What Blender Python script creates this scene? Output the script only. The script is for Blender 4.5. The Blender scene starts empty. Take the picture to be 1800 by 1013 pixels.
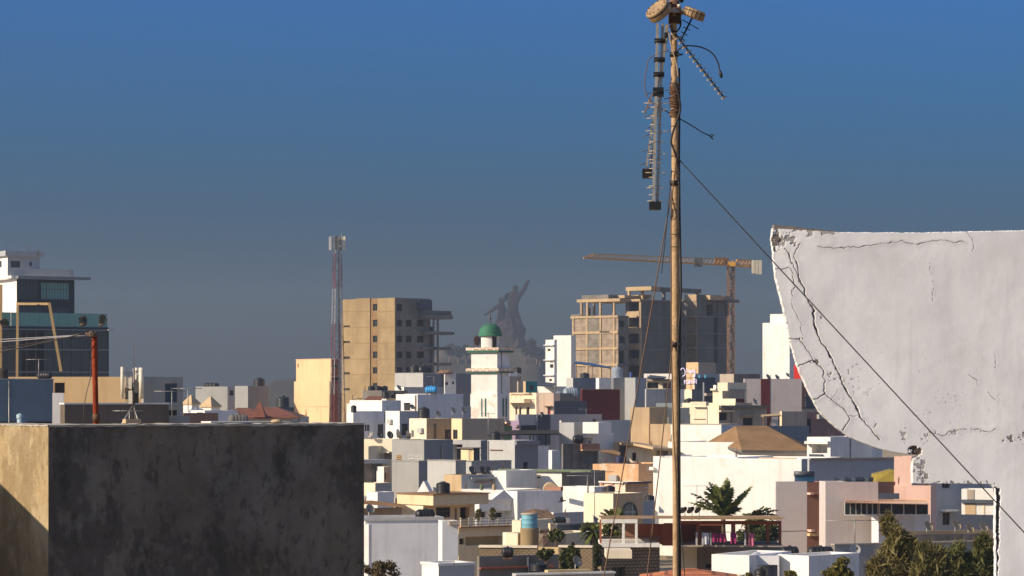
import bpy, bmesh, math, random
import numpy as np
from mathutils import Vector, Matrix
R = math.radians
random.seed(7)
sc = bpy.context.scene
col = sc.collection

# ---------------------------------------------------------------- camera
FPX, HZ, ZC = 5000.0, 700.0, 14.0          # focal length in photo pixels, horizon row, eye height (m)
cd = bpy.data.cameras.new('camera'); cam = bpy.data.objects.new('camera', cd); col.objects.link(cam)
cam.location = (0, 0, ZC); cam.rotation_euler = (R(90), 0, 0)
cd.sensor_fit = 'HORIZONTAL'; cd.sensor_width = 36.0; cd.lens = 36.0 * FPX / 1800.0
cd.shift_y = (HZ - 506.5) / 1800.0
cd.clip_start = 0.5; cd.clip_end = 9000
cd.dof.use_dof = True; cd.dof.focus_distance = 19.0; cd.dof.aperture_fstop = 50
sc.camera = cam

# ---------------------------------------------------------------- sky, sun, exposure
SUN_AZ, SUN_EL = 66.0, 27.0                 # degrees left of the direction behind the camera; elevation
w = bpy.data.worlds.new('World'); sc.world = w; w.use_nodes = True
nt = w.node_tree; nt.nodes.clear()
N = nt.nodes.new; LK = nt.links.new
out = N('ShaderNodeOutputWorld'); bg = N('ShaderNodeBackground'); sky = N('ShaderNodeTexSky')
sky.sky_type = 'NISHITA'; sky.sun_disc = False; sky.sun_elevation = R(SUN_EL)
sdir = Vector((-math.sin(R(SUN_AZ)) * math.cos(R(SUN_EL)), -math.cos(R(SUN_AZ)) * math.cos(R(SUN_EL)), math.sin(R(SUN_EL))))
sky.sun_rotation = math.atan2(sdir.x, sdir.y)
sky.air_density = 1.0; sky.dust_density = 1.0; sky.ozone_density = 2.0; sky.altitude = 0
tc = N('ShaderNodeTexCoord'); sx = N('ShaderNodeSeparateXYZ'); LK(tc.outputs['Generated'], sx.inputs[0])
mr = N('ShaderNodeMapRange'); mr.inputs['From Min'].default_value = 0.0; mr.inputs['From Max'].default_value = 0.42
LK(sx.outputs['Z'], mr.inputs['Value'])
rp = N('ShaderNodeValToRGB'); LK(mr.outputs[0], rp.inputs[0])
SKY_STOPS = [(0.0, (0.054, 0.073, 0.096)), (0.07, (0.047, 0.086, 0.130)), (0.148, (0.046, 0.138, 0.275)), (0.233, (0.049, 0.214, 0.437)), (0.34, (0.082, 0.288, 0.63)), (0.6, (0.5, 0.7, 1.0)), (1.0, (.94, .98, 1.04))]
el = rp.color_ramp.elements
el[0].position = 0; el[0].color = (*SKY_STOPS[0][1], 1); el[1].position = 1; el[1].color = (*SKY_STOPS[-1][1], 1)
for p_, c_ in SKY_STOPS[1:-1]:
    e_ = el.new(p_); e_.color = (*c_, 1)
mx = N('ShaderNodeMix'); mx.data_type = 'RGBA'; mx.blend_type = 'MULTIPLY'; mx.inputs[0].default_value = 1.0
LK(sky.outputs[0], mx.inputs[6]); LK(rp.outputs[0], mx.inputs[7])
bg.inputs[1].default_value = 0.11
LK(mx.outputs[2], bg.inputs[0]); LK(bg.outputs[0], out.inputs[0])
HAZE_D = 0.00017
sl = bpy.data.lights.new('sun', 'SUN'); so = bpy.data.objects.new('sun', sl); col.objects.link(so)
sl.energy = 5.0; sl.angle = R(0.5); sl.color = (1.0, 0.83, 0.62)
so.rotation_euler = sdir.to_track_quat('Z', 'Y').to_euler()
sc.view_settings.view_transform = 'Standard'; sc.view_settings.look = 'None'
sc.view_settings.exposure = 0.22; sc.view_settings.gamma = 1.0
sc.cycles.use_denoising = True
sc.cycles.max_bounces = 6; sc.cycles.volume_bounces = 0
sc.cycles.sample_clamp_indirect = 6.0

# ---------------------------------------------------------------- photo measurements -> places in the world
CR = [0.0, 0.0, 1.0]
def crop(ou, ov, s): CR[:] = [ou, ov, s]
def full(): crop(0, 0, 1.0)
def U(x): return CR[0] + CR[2] * x
def V(y): return CR[1] + CR[2] * y
def P(x, y, D): return Vector(((U(x) - 900) / FPX * D, D, ZC - (V(y) - HZ) / FPX * D))
def px(n, D): return n * CR[2] / FPX * D    # a length of n crop pixels at distance D, in metres
CROPS = dict(A=(620, 640, .1776), B=(820, 640, .1776), C=(1020, 630, .1776), D=(1220, 630, .1776), E=(620, 790, .2201), F=(900, 790, .2201),
             G=(1180, 790, .2201), H=(1440, 790, .2202), Z1=(0, 430, .1678), Z2=(0, 570, .1889), Z3=(300, 400, .3554), Z4=(500, 500, .2566),
             Z5=(780, 460, .2567), Z6=(1000, 490, .1777), Z7=(1150, 500, .1678), Z8=(980, 430, .2665), AN1=(1110, 0, .10857), AN2=(1110, 100, .2961),
             WL=(1330, 380, .4738))
def use(k): crop(*CROPS[k])

# ---------------------------------------------------------------- materials
MATS = {}
def mat_nodes(name):
    m = bpy.data.materials.new(name); m.use_nodes = True
    n = m.node_tree; b = n.nodes['Principled BSDF']
    return m, n, b
def paint(name, rgb, var=0.10, stain=0.25, scale=0.35, rough=0.85, bump=0.15, fine=6.0, streak=0.35, stain_rgb=None, metal=0.0, patch=0.0, patch_rgb=None):
    """painted render / concrete: broad tone drift, vertical weather streaks, blotchy stains and a fine bump, all fixed to the surface"""
    if name in MATS: return MATS[name]
    m, n, b = mat_nodes(name); nn = n.nodes.new; lk = n.links.new
    tcn = nn('ShaderNodeTexCoord'); co = tcn.outputs['Object']
    def noise(sc_, det=4, map_=None, rgh=.55):
        t = nn('ShaderNodeTexNoise'); t.inputs['Scale'].default_value = sc_; t.inputs['Detail'].default_value = det; t.inputs['Roughness'].default_value = rgh
        if map_:
            mp = nn('ShaderNodeMapping'); mp.inputs['Scale'].default_value = map_; lk(co, mp.inputs[0]); lk(mp.outputs[0], t.inputs[0])
        else: lk(co, t.inputs[0])
        return t.outputs['Fac']
    def rng(v, a, b_, c, d):
        r_ = nn('ShaderNodeMapRange'); r_.inputs[1].default_value = a; r_.inputs[2].default_value = b_; r_.inputs[3].default_value = c; r_.inputs[4].default_value = d
        lk(v, r_.inputs[0]); return r_.outputs[0]
    def mix(fac, a, b_, bt='MIX'):
        x = nn('ShaderNodeMix'); x.data_type = 'RGBA'; x.blend_type = bt
        for s_, v_ in ((0, fac), (6, a), (7, b_)):
            if hasattr(v_, 'links'): lk(v_, x.inputs[s_])
            elif isinstance(v_, (int, float)): x.inputs[s_].default_value = v_
            else: x.inputs[s_].default_value = (*v_, 1)
        return x.outputs[2]
    dk = tuple(c * (1 - var) for c in rgb); lt = tuple(min(.9, c * (1 + var)) for c in rgb)
    c = mix(rng(noise(scale, 5), .35, .65, 0, 1), dk, lt)
    sr = stain_rgb or tuple(cc * k for cc, k in zip(rgb, (.55, .5, .43)))
    f1 = rng(noise(1.0, 5, (1.6 * scale * 3, 1.6 * scale * 3, .12)), .52, .75, 0, streak)
    c = mix(f1, c, sr)
    f2 = rng(noise(scale * 2.2, 8, None, .7), .55, .72, 0, stain)
    c = mix(f2, c, sr)
    if patch > 0:
        f3 = rng(noise(scale * 1.1, 10, None, .72), .53, .56, 0, patch)
        c = mix(f3, c, patch_rgb)
    lk(c, b.inputs['Base Color']); b.inputs['Roughness'].default_value = rough; b.inputs['Metallic'].default_value = metal
    b.inputs['Specular IOR Level'].default_value = .08
    bp = nn('ShaderNodeBump'); bp.inputs['Strength'].default_value = bump; bp.inputs['Distance'].default_value = .05
    lk(noise(fine, 6), bp.inputs['Height']); lk(bp.outputs[0], b.inputs['Normal'])
    MATS[name] = m; return m
def plain(name, rgb, rough=.6, metal=0.0, var=.15, scale=4.0, bump=.05, spec=.4, emit=None, es=0):
    if name in MATS: return MATS[name]
    m, n, b = mat_nodes(name); nn = n.nodes.new; lk = n.links.new
    tcn = nn('ShaderNodeTexCoord'); t = nn('ShaderNodeTexNoise'); t.inputs['Scale'].default_value = scale; t.inputs['Detail'].default_value = 6
    lk(tcn.outputs['Object'], t.inputs[0])
    cr_ = nn('ShaderNodeValToRGB'); e = cr_.color_ramp.elements
    e[0].position = .3; e[1].position = .7
    e[0].color = (*[c * (1 - var) for c in rgb], 1); e[1].color = (*[min(.95, c * (1 + var)) for c in rgb], 1)
    lk(t.outputs['Fac'], cr_.inputs[0]); lk(cr_.outputs[0], b.inputs['Base Color'])
    b.inputs['Roughness'].default_value = rough; b.inputs['Metallic'].default_value = metal; b.inputs['Specular IOR Level'].default_value = spec
    bp = nn('ShaderNodeBump'); bp.inputs['Strength'].default_value = bump; bp.inputs['Distance'].default_value = .02
    lk(t.outputs['Fac'], bp.inputs['Height']); lk(bp.outputs[0], b.inputs['Normal'])
    if emit: b.inputs['Emission Color'].default_value = (*emit, 1); b.inputs['Emission Strength'].default_value = es
    MATS[name] = m; return m
def tiles(name, rgb, su=1.0, sv=1.0, kind='brick', mortar=.02, rgb2=None, mortar_rgb=None, bump=.6):
    if name in MATS: return MATS[name]
    m, n, b = mat_nodes(name); nn = n.nodes.new; lk = n.links.new
    tcn = nn('ShaderNodeTexCoord'); sep = nn('ShaderNodeSeparateXYZ'); lk(tcn.outputs['Object'], sep.inputs[0])
    add = nn('ShaderNodeMath'); add.operation = 'ADD'; lk(sep.outputs[0], add.inputs[0]); lk(sep.outputs[1], add.inputs[1])
    cmb = nn('ShaderNodeCombineXYZ'); lk(add.outputs[0], cmb.inputs[0]); lk(sep.outputs[2], cmb.inputs[1])
    br = nn('ShaderNodeTexBrick'); br.inputs['Scale'].default_value = 1.0; br.inputs['Brick Width'].default_value = su; br.inputs['Row Height'].default_value = sv
    br.inputs['Mortar Size'].default_value = mortar; br.inputs['Color1'].default_value = (*rgb, 1); br.inputs['Color2'].default_value = (*(rgb2 or [c * .7 for c in rgb]), 1)
    br.inputs['Mortar'].default_value = (*(mortar_rgb or [c * .4 for c in rgb]), 1)
    lk(cmb.outputs[0], br.inputs[0])
    t = nn('ShaderNodeTexNoise'); t.inputs['Scale'].default_value = .8; t.inputs['Detail'].default_value = 6; lk(tcn.outputs['Object'], t.inputs[0])
    x = nn('ShaderNodeMix'); x.data_type = 'RGBA'; x.blend_type = 'MULTIPLY'; x.inputs[0].default_value = .7
    cr_ = nn('ShaderNodeValToRGB'); cr_.color_ramp.elements[0].position = .3; cr_.color_ramp.elements[0].color = (.5, .47, .43, 1); cr_.color_ramp.elements[1].position = .6
    lk(t.outputs['Fac'], cr_.inputs[0]); lk(br.outputs['Color'], x.inputs[6]); lk(cr_.outputs[0], x.inputs[7]); lk(x.outputs[2], b.inputs['Base Color'])
    bp = nn('ShaderNodeBump'); bp.inputs['Strength'].default_value = bump; bp.inputs['Distance'].default_value = .04; bp.invert = True
    lk(br.outputs['Fac'], bp.inputs['Height']); lk(bp.outputs[0], b.inputs['Normal']); b.inputs['Roughness'].default_value = .85
    MATS[name] = m; return m
def glass(name, rgb=(.02, .026, .03), rough=.12):
    if name in MATS: return MATS[name]
    m, n, b = mat_nodes(name); b.inputs['Base Color'].default_value = (*rgb, 1); b.inputs['Roughness'].default_value = rough
    b.inputs['Specular IOR Level'].default_value = .5
    MATS[name] = m; return m

# ---------------------------------------------------------------- mesh collector
class MB:
    def __init__(s): s.v = []; s.f = []; s.m = []; s.mats = []; s.sm = []
    def mi(s, mat):
        if mat not in s.mats: s.mats.append(mat)
        return s.mats.index(mat)
    def add(s, vs, fs, mat, smooth=False):
        o = len(s.v); s.v += [tuple(p) for p in vs]; k = s.mi(mat)
        for f in fs: s.f.append([i + o for i in f]); s.m.append(k); s.sm.append(smooth)
    def quad(s, a, b, c, d, mat): s.add([a, b, c, d], [(0, 1, 2, 3)], mat)
    def box(s, lo, hi, mat, M=None):
        x0, y0, z0 = lo; x1, y1, z1 = hi
        vs = [Vector(p) for p in ((x0, y0, z0), (x1, y0, z0), (x1, y1, z0), (x0, y1, z0), (x0, y0, z1), (x1, y0, z1), (x1, y1, z1), (x0, y1, z1))]
        if M: vs = [M @ p for p in vs]
        s.add(vs, [(0, 3, 2, 1), (4, 5, 6, 7), (0, 1, 5, 4), (1, 2, 6, 5), (2, 3, 7, 6), (3, 0, 4, 7)], mat)
    def tube(s, pts, r, mat, n=8, caps=True, smooth=True):
        pts = [Vector(p) for p in pts]; rs = r if isinstance(r, (list, tuple)) else [r] * len(pts)
        vs = []; fs = []; up = None
        for i, p in enumerate(pts):
            d = (pts[min(i + 1, len(pts) - 1)] - pts[max(i - 1, 0)])
            if d.length < 1e-9: d = Vector((0, 0, 1))
            d.normalize()
            if up is None:
                up = Vector((0, 0, 1)) if abs(d.z) < .9 else Vector((1, 0, 0))
            a = d.cross(up); 
            if a.length < 1e-6: a = d.cross(Vector((0, 1, 0)))
            a.normalize(); b = a.cross(d).normalized(); up = b
            for k in range(n):
                t = 2 * math.pi * k / n
                vs.append(p + (a * math.cos(t) + b * math.sin(t)) * rs[i])
        for i in range(len(pts) - 1):
            for k in range(n):
                k2 = (k + 1) % n
                fs.append((i * n + k, i * n + k2, (i + 1) * n + k2, (i + 1) * n + k))
        s.add(vs, fs, mat, smooth)
        if caps:
            o = len(s.v) - len(vs); kk = s.mi(mat)
            s.f.append([o + k for k in reversed(range(n))]); s.m.append(kk); s.sm.append(False)
            s.f.append([o + (len(pts) - 1) * n + k for k in range(n)]); s.m.append(kk); s.sm.append(False)
    def bar(s, a, b, wd, mat, ht=None):
        """square bar from a to b"""
        a = Vector(a); b = Vector(b); d = (b - a); L = d.length
        q = d.to_track_quat('X', 'Z').to_matrix().to_4x4(); q.translation = a
        h = ht or wd
        s.box((0, -wd / 2, -h / 2), (L, wd / 2, h / 2), mat, q)
    def lathe(s, prof, mat, n=20, M=None, smooth=True):
        vs = []; fs = []
        for (r, z) in prof:
            for k in range(n):
                t = 2 * math.pi * k / n; p = Vector((r * math.cos(t), r * math.sin(t), z)); vs.append(M @ p if M else p)
        for i in range(len(prof) - 1):
            for k in range(n):
                k2 = (k + 1) % n; fs.append((i * n + k, i * n + k2, (i + 1) * n + k2, (i + 1) * n + k))
        s.add(vs, fs, mat, smooth)
    def build(s, name, parent=None, origin=None):
        """mesh given in world coordinates (origin=None: relative to the parent's place)"""
        me = bpy.data.meshes.new(name)
        o0 = Vector(origin) if origin is not None else Vector((0, 0, 0))
        me.from_pydata([Vector(p) - o0 for p in s.v], [], s.f); 
        for m in s.mats: me.materials.append(m)
        me.polygons.foreach_set('material_index', s.m); me.polygons.foreach_set('use_smooth', s.sm); me.update()
        o = bpy.data.objects.new(name, me); col.objects.link(o)
        if parent is not None: o.parent = parent
        elif origin is not None: o.location = o0
        return o
def tag(o, label=None, cat=None, group=None, kind=None):
    if label: o['label'] = label
    if cat: o['category'] = cat
    if group: o['group'] = group
    if kind: o['kind'] = kind
    return o
def empty(name, loc, label, cat, group=None, rz=0.0):
    o = bpy.data.objects.new(name, None); col.objects.link(o); o.location = loc; o.rotation_euler = (0, 0, rz); o.empty_display_size = .3
    return tag(o, label, cat, group)
def copy_tree(o, parent=None):
    c = o.copy(); col.objects.link(c)
    if parent is not None: c.parent = parent
    for ch in list(o.children): copy_tree(ch, c)
    return c

# ---------------------------------------------------------------- houses
GL = glass('window_glass'); 
FRAME_W = plain('frame_white', (.62, .61, .58), .5); FRAME_D = plain('frame_dark', (.08, .075, .07), .5); DARK = plain('dark_room', (.03, .028, .026), .9)
class House:
    def __init__(s, name, label, cat, x, D, group=None):
        s.root = empty(name, (px_x(x, D), D, 0), label, cat, group); s.o = s.root.location.copy(); s.blocks = []
    def block(s, *a, **k):
        b = Block(s, *a, **k); s.blocks.append(b); return b
    def done(s):
        for b in s.blocks: b.build()
        return s
def px_x(x, D): return (U(x) - 900) / FPX * D
ALLB = []
class Block:
    """a rectangular volume seen corner-on: front face F (catches the sun) from xl to xc, side face R from xc to xr, top at row yt"""
    def __init__(s, house, D, th, xl, xc, xr, yt, mat, matR=None, L=None, W=None, z0=0.0, parapet=.45, coping=None, name='wall', roofmat=None, out=.06, ch=.12, top=True):
        ALLB.append(s); s.h = house; s.D = D; s.th = R(th); s.mat = mat; s.matR = matR or mat; s.name = name; s.z0 = z0; s.parapet = parapet; s.coping = coping; s.roofmat = roofmat
        C = P(xc, yt, D); s.C = Vector((C.x, C.y, 0)); s.zt = C.z; s.out = out; s.ch = ch
        c, sn = math.cos(s.th), math.sin(s.th); kl = (U(xl) - 900) / FPX; kr = (U(xr) - 900) / FPX
        s.L = L if L else max(.3, (C.x - kl * D) / (c + kl * sn))
        den = (kr * c - sn)
        s.W = W if W else max(.3, (C.x - kr * D) / den)
        s.ex = Vector((c, -sn, 0)); s.ey = Vector((sn, c, 0)); s.holes = {'F': [], 'R': []}; s.parts = []
    def w(s, x, y, z): return s.C + s.ex * x + s.ey * y + Vector((0, 0, z))      # local -> world
    def hit(s, x, face):
        """local coordinate along the face where the line of sight at column x meets it, and the distance there"""
        k = (U(x) - 900) / FPX
        if face == 'F':
            t = (s.C.x - k * s.D) / (math.cos(s.th) + k * math.sin(s.th)); p = s.w(-t, 0, 0); return -t, p.y
        t = (s.C.x - k * s.D) / (k * math.cos(s.th) - math.sin(s.th)); p = s.w(0, t, 0); return t, p.y
    def zat(s, y, D): return ZC - (V(y) - HZ) / FPX * D
    def rect(s, face, x0, x1, y0, y1):
        a, da = s.hit(x0, face); b, db = s.hit(x1, face); d = (da + db) / 2
        return a, b, s.zat(y1, d), s.zat(y0, d)
    def fpt(s, face, t, off, z):
        return s.w(t, -off, z) if face == 'F' else s.w(off, t, z)
    def hole(s, face, x0, x1, y0, y1, depth=.18, kind='window', frame=None, pane=None, bars=1, cross=False, name=None):
        a, b, z0, z1 = s.rect(face, x0, x1, y0, y1)
        lim = (-s.L + .06, -.06) if face == 'F' else (.06, s.W - .06)
        a = max(a, lim[0]); b = min(b, lim[1]); z0 = max(z0, s.z0 + .05); z1 = min(z1, s.zt - .06)
        if b - a < .08 or z1 - z0 < .08: return
        s.holes[face].append((a, b, z0, z1, depth)); s.parts.append((face, a, b, z0, z1, depth, kind, frame, pane, bars, cross, name))
    def box(s, face, x0, x1, y0, y1, out, mat, name='trim', back=.05, zoff=0):
        """a box standing proud of the face by out metres"""
        a, b, z0, z1 = s.rect(face, x0, x1, y0, y1); mb = MB()
        corners = [s.fpt(face, t, o_, z) for z in (z0, z1) for (t, o_) in ((a, out), (b, out), (b, -back), (a, -back))]
        fs = [(0, 3, 2, 1), (4, 5, 6, 7), (0, 1, 5, 4), (1, 2, 6, 5), (2, 3, 7, 6), (3, 0, 4, 7)]
        if face == 'R': pass
        mb.add([p - s.h.o for p in corners], fs, mat)
        return mb.build(name, s.h.root)
    def slab(s, y0, y1, out, mat, name='slab'):
        """a slab round the whole block between two rows"""
        z1 = s.zat(y0, s.D); z0 = s.zat(y1, s.D); mb = MB()
        pts = [(-s.L - out, -out), (out, -out), (out, s.W + out), (-s.L - out, s.W + out)]
        vs = [s.w(x, y, z) - s.h.o for z in (z0, z1) for (x, y) in pts]
        mb.add(vs, [(0, 3, 2, 1), (4, 5, 6, 7), (0, 1, 5, 4), (1, 2, 6, 5), (2, 3, 7, 6), (3, 0, 4, 7)], mat)
        return mb.build(name, s.h.root)
    def on(s, x, inset=1.2):
        """a place on the roof deck, straight behind column x"""
        k = (U(x) - 900) / FPX; best = None
        tf, df = s.hit(x, 'F')
        if -s.L <= tf <= 0: d = df
        else: tr, dr_ = s.hit(x, 'R'); d = dr_
        d += inset
        return Vector((k * d, d, s.zt - s.parapet))
    def facade(s, mb, face, mat):
        n = s.L if face == 'F' else s.W
        t0 = -n if face == 'F' else 0.0
        t1 = 0.0 if face == 'F' else n
        hs = s.holes[face]
        ts = sorted({t0, t1, *[h[0] for h in hs], *[h[1] for h in hs]}); zs = sorted({s.z0, s.zt, *[h[2] for h in hs], *[h[3] for h in hs]})
        o = s.h.o
        Q = lambda t, of, z: s.fpt(face, t, of, z) - o
        for i in range(len(ts) - 1):
            for j in range(len(zs) - 1):
                tm = (ts[i] + ts[i + 1]) / 2; zm = (zs[j] + zs[j + 1]) / 2
                if any(h[0] < tm < h[1] and h[2] < zm < h[3] for h in hs): continue
                mb.quad(Q(ts[i], 0, zs[j]), Q(ts[i + 1], 0, zs[j]), Q(ts[i + 1], 0, zs[j + 1]), Q(ts[i], 0, zs[j + 1]), mat)
        for (a, b, z0, z1, d) in hs:
            mb.quad(Q(a, 0, z0), Q(a, 0, z1), Q(a, -d, z1), Q(a, -d, z0), mat); mb.quad(Q(b, 0, z1), Q(b, 0, z0), Q(b, -d, z0), Q(b, -d, z1), mat)
            mb.quad(Q(a, 0, z1), Q(b, 0, z1), Q(b, -d, z1), Q(a, -d, z1), mat); mb.quad(Q(b, 0, z0), Q(a, 0, z0), Q(a, -d, z0), Q(b, -d, z0), mat)
            mb.quad(Q(a, -d, z0), Q(b, -d, z0), Q(b, -d, z1), Q(a, -d, z1), mat)
    def build(s):
        mb = MB(); o = s.h.o
        s.facade(mb, 'F', s.mat); s.facade(mb, 'R', s.matR)
        Q = lambda x, y, z: s.w(x, y, z) - o
        L, W, zt, z0 = s.L, s.W, s.zt, s.z0
        mb.quad(Q(0, W, z0), Q(-L, W, z0), Q(-L, W, zt), Q(0, W, zt), s.mat); mb.quad(Q(-L, W, z0), Q(-L, 0, z0), Q(-L, 0, zt), Q(-L, W, zt), s.mat)
        if z0 > 0.01: mb.quad(Q(0, 0, z0), Q(-L, 0, z0), Q(-L, W, z0), Q(0, W, z0), s.mat)
        rm = s.roofmat or s.mat; p = s.parapet
        t = min(.2, L / 3, W / 3)
        if p < .03:
            mb.quad(Q(-L, 0, zt), Q(0, 0, zt), Q(0, W, zt), Q(-L, W, zt), rm)
        else:
            A = [(-L, 0), (0, 0), (0, W), (-L, W)]; B = [(-L + t, t), (-t, t), (-t, W - t), (-L + t, W - t)]
            for i in range(4):
                j = (i + 1) % 4
                mb.quad(Q(*A[i], zt), Q(*A[j], zt), Q(*B[j], zt), Q(*B[i], zt), s.mat)
                mb.quad(Q(*B[i], zt), Q(*B[j], zt), Q(*B[j], zt - p), Q(*B[i], zt - p), s.mat)
            mb.quad(*[Q(*q, zt - p) for q in B], rm)
        mb.build(s.name, s.h.root)
        if s.coping:
            cm = MB(); ou = s.out; hgt = s.ch
            A = [(-L - ou, -ou), (ou, -ou), (ou, W + ou), (-L - ou, W + ou)]; B = [(-L + t + .03, t + .03), (-t - .03, t + .03), (-t - .03, W - t - .03), (-L + t + .03, W - t - .03)]
            za, zb = zt - hgt * .35, zt + hgt * .65
            for i in range(4):
                j = (i + 1) % 4
                cm.quad(Q(*A[i], za), Q(*A[j], za), Q(*A[j], zb), Q(*A[i], zb), s.coping); cm.quad(Q(*A[i], zb), Q(*A[j], zb), Q(*B[j], zb), Q(*B[i], zb), s.coping)
                cm.quad(Q(*B[i], zb), Q(*B[j], zb), Q(*B[j], za), Q(*B[i], za), s.coping); cm.quad(Q(*A[j], za), Q(*A[i], za), Q(*B[i], za), Q(*B[j], za), s.coping)
            cm.build('coping', s.h.root)
        for (face, a, b, z0_, z1_, d, kind, frame, pane, bars, cross, nm) in s.parts:
            if kind == 'none': continue
            fr = frame or FRAME_W; pn = pane or GL; o = s.h.o
            def bx(mb_, ta, tb, za, zb, o0, o1, m_):
                vs = [s.fpt(face, t_, of, z) - o for z in (za, zb) for (t_, of) in ((ta, o1), (tb, o1), (tb, o0), (ta, o0))]
                mb_.add(vs, [(0, 3, 2, 1), (4, 5, 6, 7), (0, 1, 5, 4), (1, 2, 6, 5), (2, 3, 7, 6), (3, 0, 4, 7)], m_)
            e = .008; ta, tb, za, zb = a + e, b - e, z0_ + e, z1_ - e
            if kind in ('window', 'door'):
                fw = min(.07, (b - a) / 8); f_ = MB(); di = d - .012
                bx(f_, ta, ta + fw, za, zb, -di, -di + .09, fr); bx(f_, tb - fw, tb, za, zb, -di, -di + .09, fr)
                bx(f_, ta + fw, tb - fw, za, za + fw, -di, -di + .09, fr); bx(f_, ta + fw, tb - fw, zb - fw, zb, -di, -di + .09, fr)
                for k in range(1, bars + 1):
                    tm = ta + (tb - ta) * k / (bars + 1); bx(f_, tm - fw / 2, tm + fw / 2, za + fw, zb - fw, -di, -di + .07, fr)
                if cross:
                    zm = za + (zb - za) * .6; bx(f_, ta + fw, tb - fw, zm - fw / 2, zm + fw / 2, -di, -di + .06, fr)
                fo = f_.build(nm or kind, s.h.root)
                p_ = MB(); bx(p_, ta + fw * .6, tb - fw * .6, za + fw * .6, zb - fw * .6, -di + .004, -di + .03, pn); p_.build('pane', fo)
            elif kind == 'dark':
                p_ = MB(); bx(p_, ta, tb, za, zb, -d + .005, -d + .03, pane or DARK); p_.build(nm or 'window', s.h.root)
            elif kind == 'vent':
                p_ = MB(); n_ = max(3, int((b - a) / .16)); m_ = max(3, int((z1_ - z0_) / .16)); w_ = (b - a) / (n_ * 3.6)
                bx(p_, ta, tb, za, zb, -d + .005, -d + .03, DARK)
                for k in range(n_ + 1):
                    tm = ta + (tb - ta - w_) * k / n_; bx(p_, tm, tm + w_, za, zb, -d + .032, -d + .1, fr)
                for k in range(m_ + 1):
                    h_ = (zb - za) / (m_ * 3.6); zm = za + (zb - za - h_) * k / m_; bx(p_, ta, tb, zm, zm + h_, -d + .033, -d + .102, fr)
                p_.build(nm or 'vent_grille', s.h.root)

# ---------------------------------------------------------------- small rooftop things
TANK_B = plain('tank_black', (.018, .018, .02), .45, var=.25, scale=1.5); TANK_BLUE = plain('tank_blue', (.03, .28, .62), .4); TANK_G = plain('tank_grey', (.25, .30, .36), .5, var=.2, scale=1.0)
TANK_T = plain('tank_teal', (.16, .38, .47), .55, var=.2, scale=1.0); METAL = plain('galvanised', (.32, .31, .29), .5, .6, scale=3); RUSTM = plain('rusty_metal', (.16, .085, .05), .8, .2, var=.4, scale=5)
DISHM = plain('dish_grey', (.30, .28, .25), .6, .1, var=.3, scale=2)
def tank_v(loc, r, h, label, mat=None, group='upright rooftop water tanks', name='water_tank'):
    root = empty(name, loc, label, 'water tank', group); mat = mat or TANK_B; mb = MB()
    prof = [(.001, 0), (r * .97, 0), (r, .03 * h)]
    n = 5
    for i in range(n):
        z = h * (.04 + .70 * i / n); dz = h * .70 / n
        prof += [(r, z + dz * .15), (r, z + dz * .7), (r * .965, z + dz * .8), (r * .965, z + dz * .95)]
    prof += [(r, h * .76), (r * .98, h * .80), (r * .82, h * .87), (r * .5, h * .92), (r * .34, h * .93)]
    mb.lathe(prof, mat, 24); mb.build('tank_body', root)
    lid = MB(); lid.lathe([(r * .36, h * .91), (r * .36, h * .985), (r * .30, h), (.001, h)], mat, 16); lid.build('lid', root)
    return root
def tank_h(loc, r, L, ang, label, mat=None, group='tanks lying on their side on roofs', z0=0.0):
    root = empty('water_tank', loc, label, 'water tank', group, R(ang)); mat = mat or TANK_B; mb = MB()
    M = Matrix.Translation((0, 0, r + .08)) @ Matrix.Rotation(R(90), 4, 'Y')
    prof = [(.001, -L / 2), (r * .5, -L / 2 + .02 * L), (r * .85, -L / 2 + .08 * L), (r * .97, -L / 2 + .16 * L)]
    for i in range(4):
        z = -L / 2 + L * (.18 + .16 * i); prof += [(r, z), (r, z + .10 * L), (r * .96, z + .115 * L), (r * .96, z + .145 * L)]
    prof += [(r, L * .36), (r * .85, L * .42), (r * .5, L * .48), (.001, L * .5)]
    mb.lathe(prof, mat, 22, M); mb.build('tank_body', root)
    c = MB(); c.box((-L * .36, -r * .8, 0), (L * .36, r * .8, .09), RUSTM); c.box((-L * .32, -r * .8, .08), (-L * .22, r * .8, r * .4), RUSTM); c.box((L * .22, -r * .8, .08), (L * .32, r * .8, r * .4), RUSTM); c.build('cradle', root)
    n = MB(); n.lathe([(r * .25, r * 1.9), (r * .28, r * 2.14), (.001, r * 2.18)], mat, 14, Matrix.Translation((0, 0, .08))); n.build('filler_cap', root)
    return root
def dish(loc, r, az, elv, label, hgt=.8, mat=None, group='satellite dishes on the roofs'):
    """az: degrees, 0 = faces the camera, + = to the right; elv: tilt up"""
    root = empty('satellite_dish', loc, label, 'satellite dish', group); mat = mat or DISHM
    p = MB(); p.tube([(0, 0, 0), (0, 0, hgt)], .035, METAL, 6); p.build('mast', root)
    d = Vector((math.sin(R(az)) * math.cos(R(elv)), -math.cos(R(az)) * math.cos(R(elv)), math.sin(R(elv))))
    M = Matrix.Translation(Vector((0, 0, hgt)) + d * .08) @ d.to_track_quat('Z', 'Y').to_matrix().to_4x4()
    b = MB(); pr = [(r * t, .32 * r * t * t) for t in (.001, .2, .4, .6, .8, .92, 1)]
    b.lathe(pr + [(r * 1.02, .33 * r), (r * .99, .31 * r - .02)] + [(rr * .99, zz - .02) for rr, zz in reversed(pr)], mat, 22, M); b.build('reflector', root)
    f = MB(); q = M @ Vector((0, 0, r * .95)); f.tube([M @ Vector((0, -r * .95, .3 * r)), q], .02, METAL, 5); f.box((-.06, -.06, -.08), (.06, .06, .06), FRAME_D, Matrix.Translation(q)); f.build('feed_arm', root)
    return root
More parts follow.
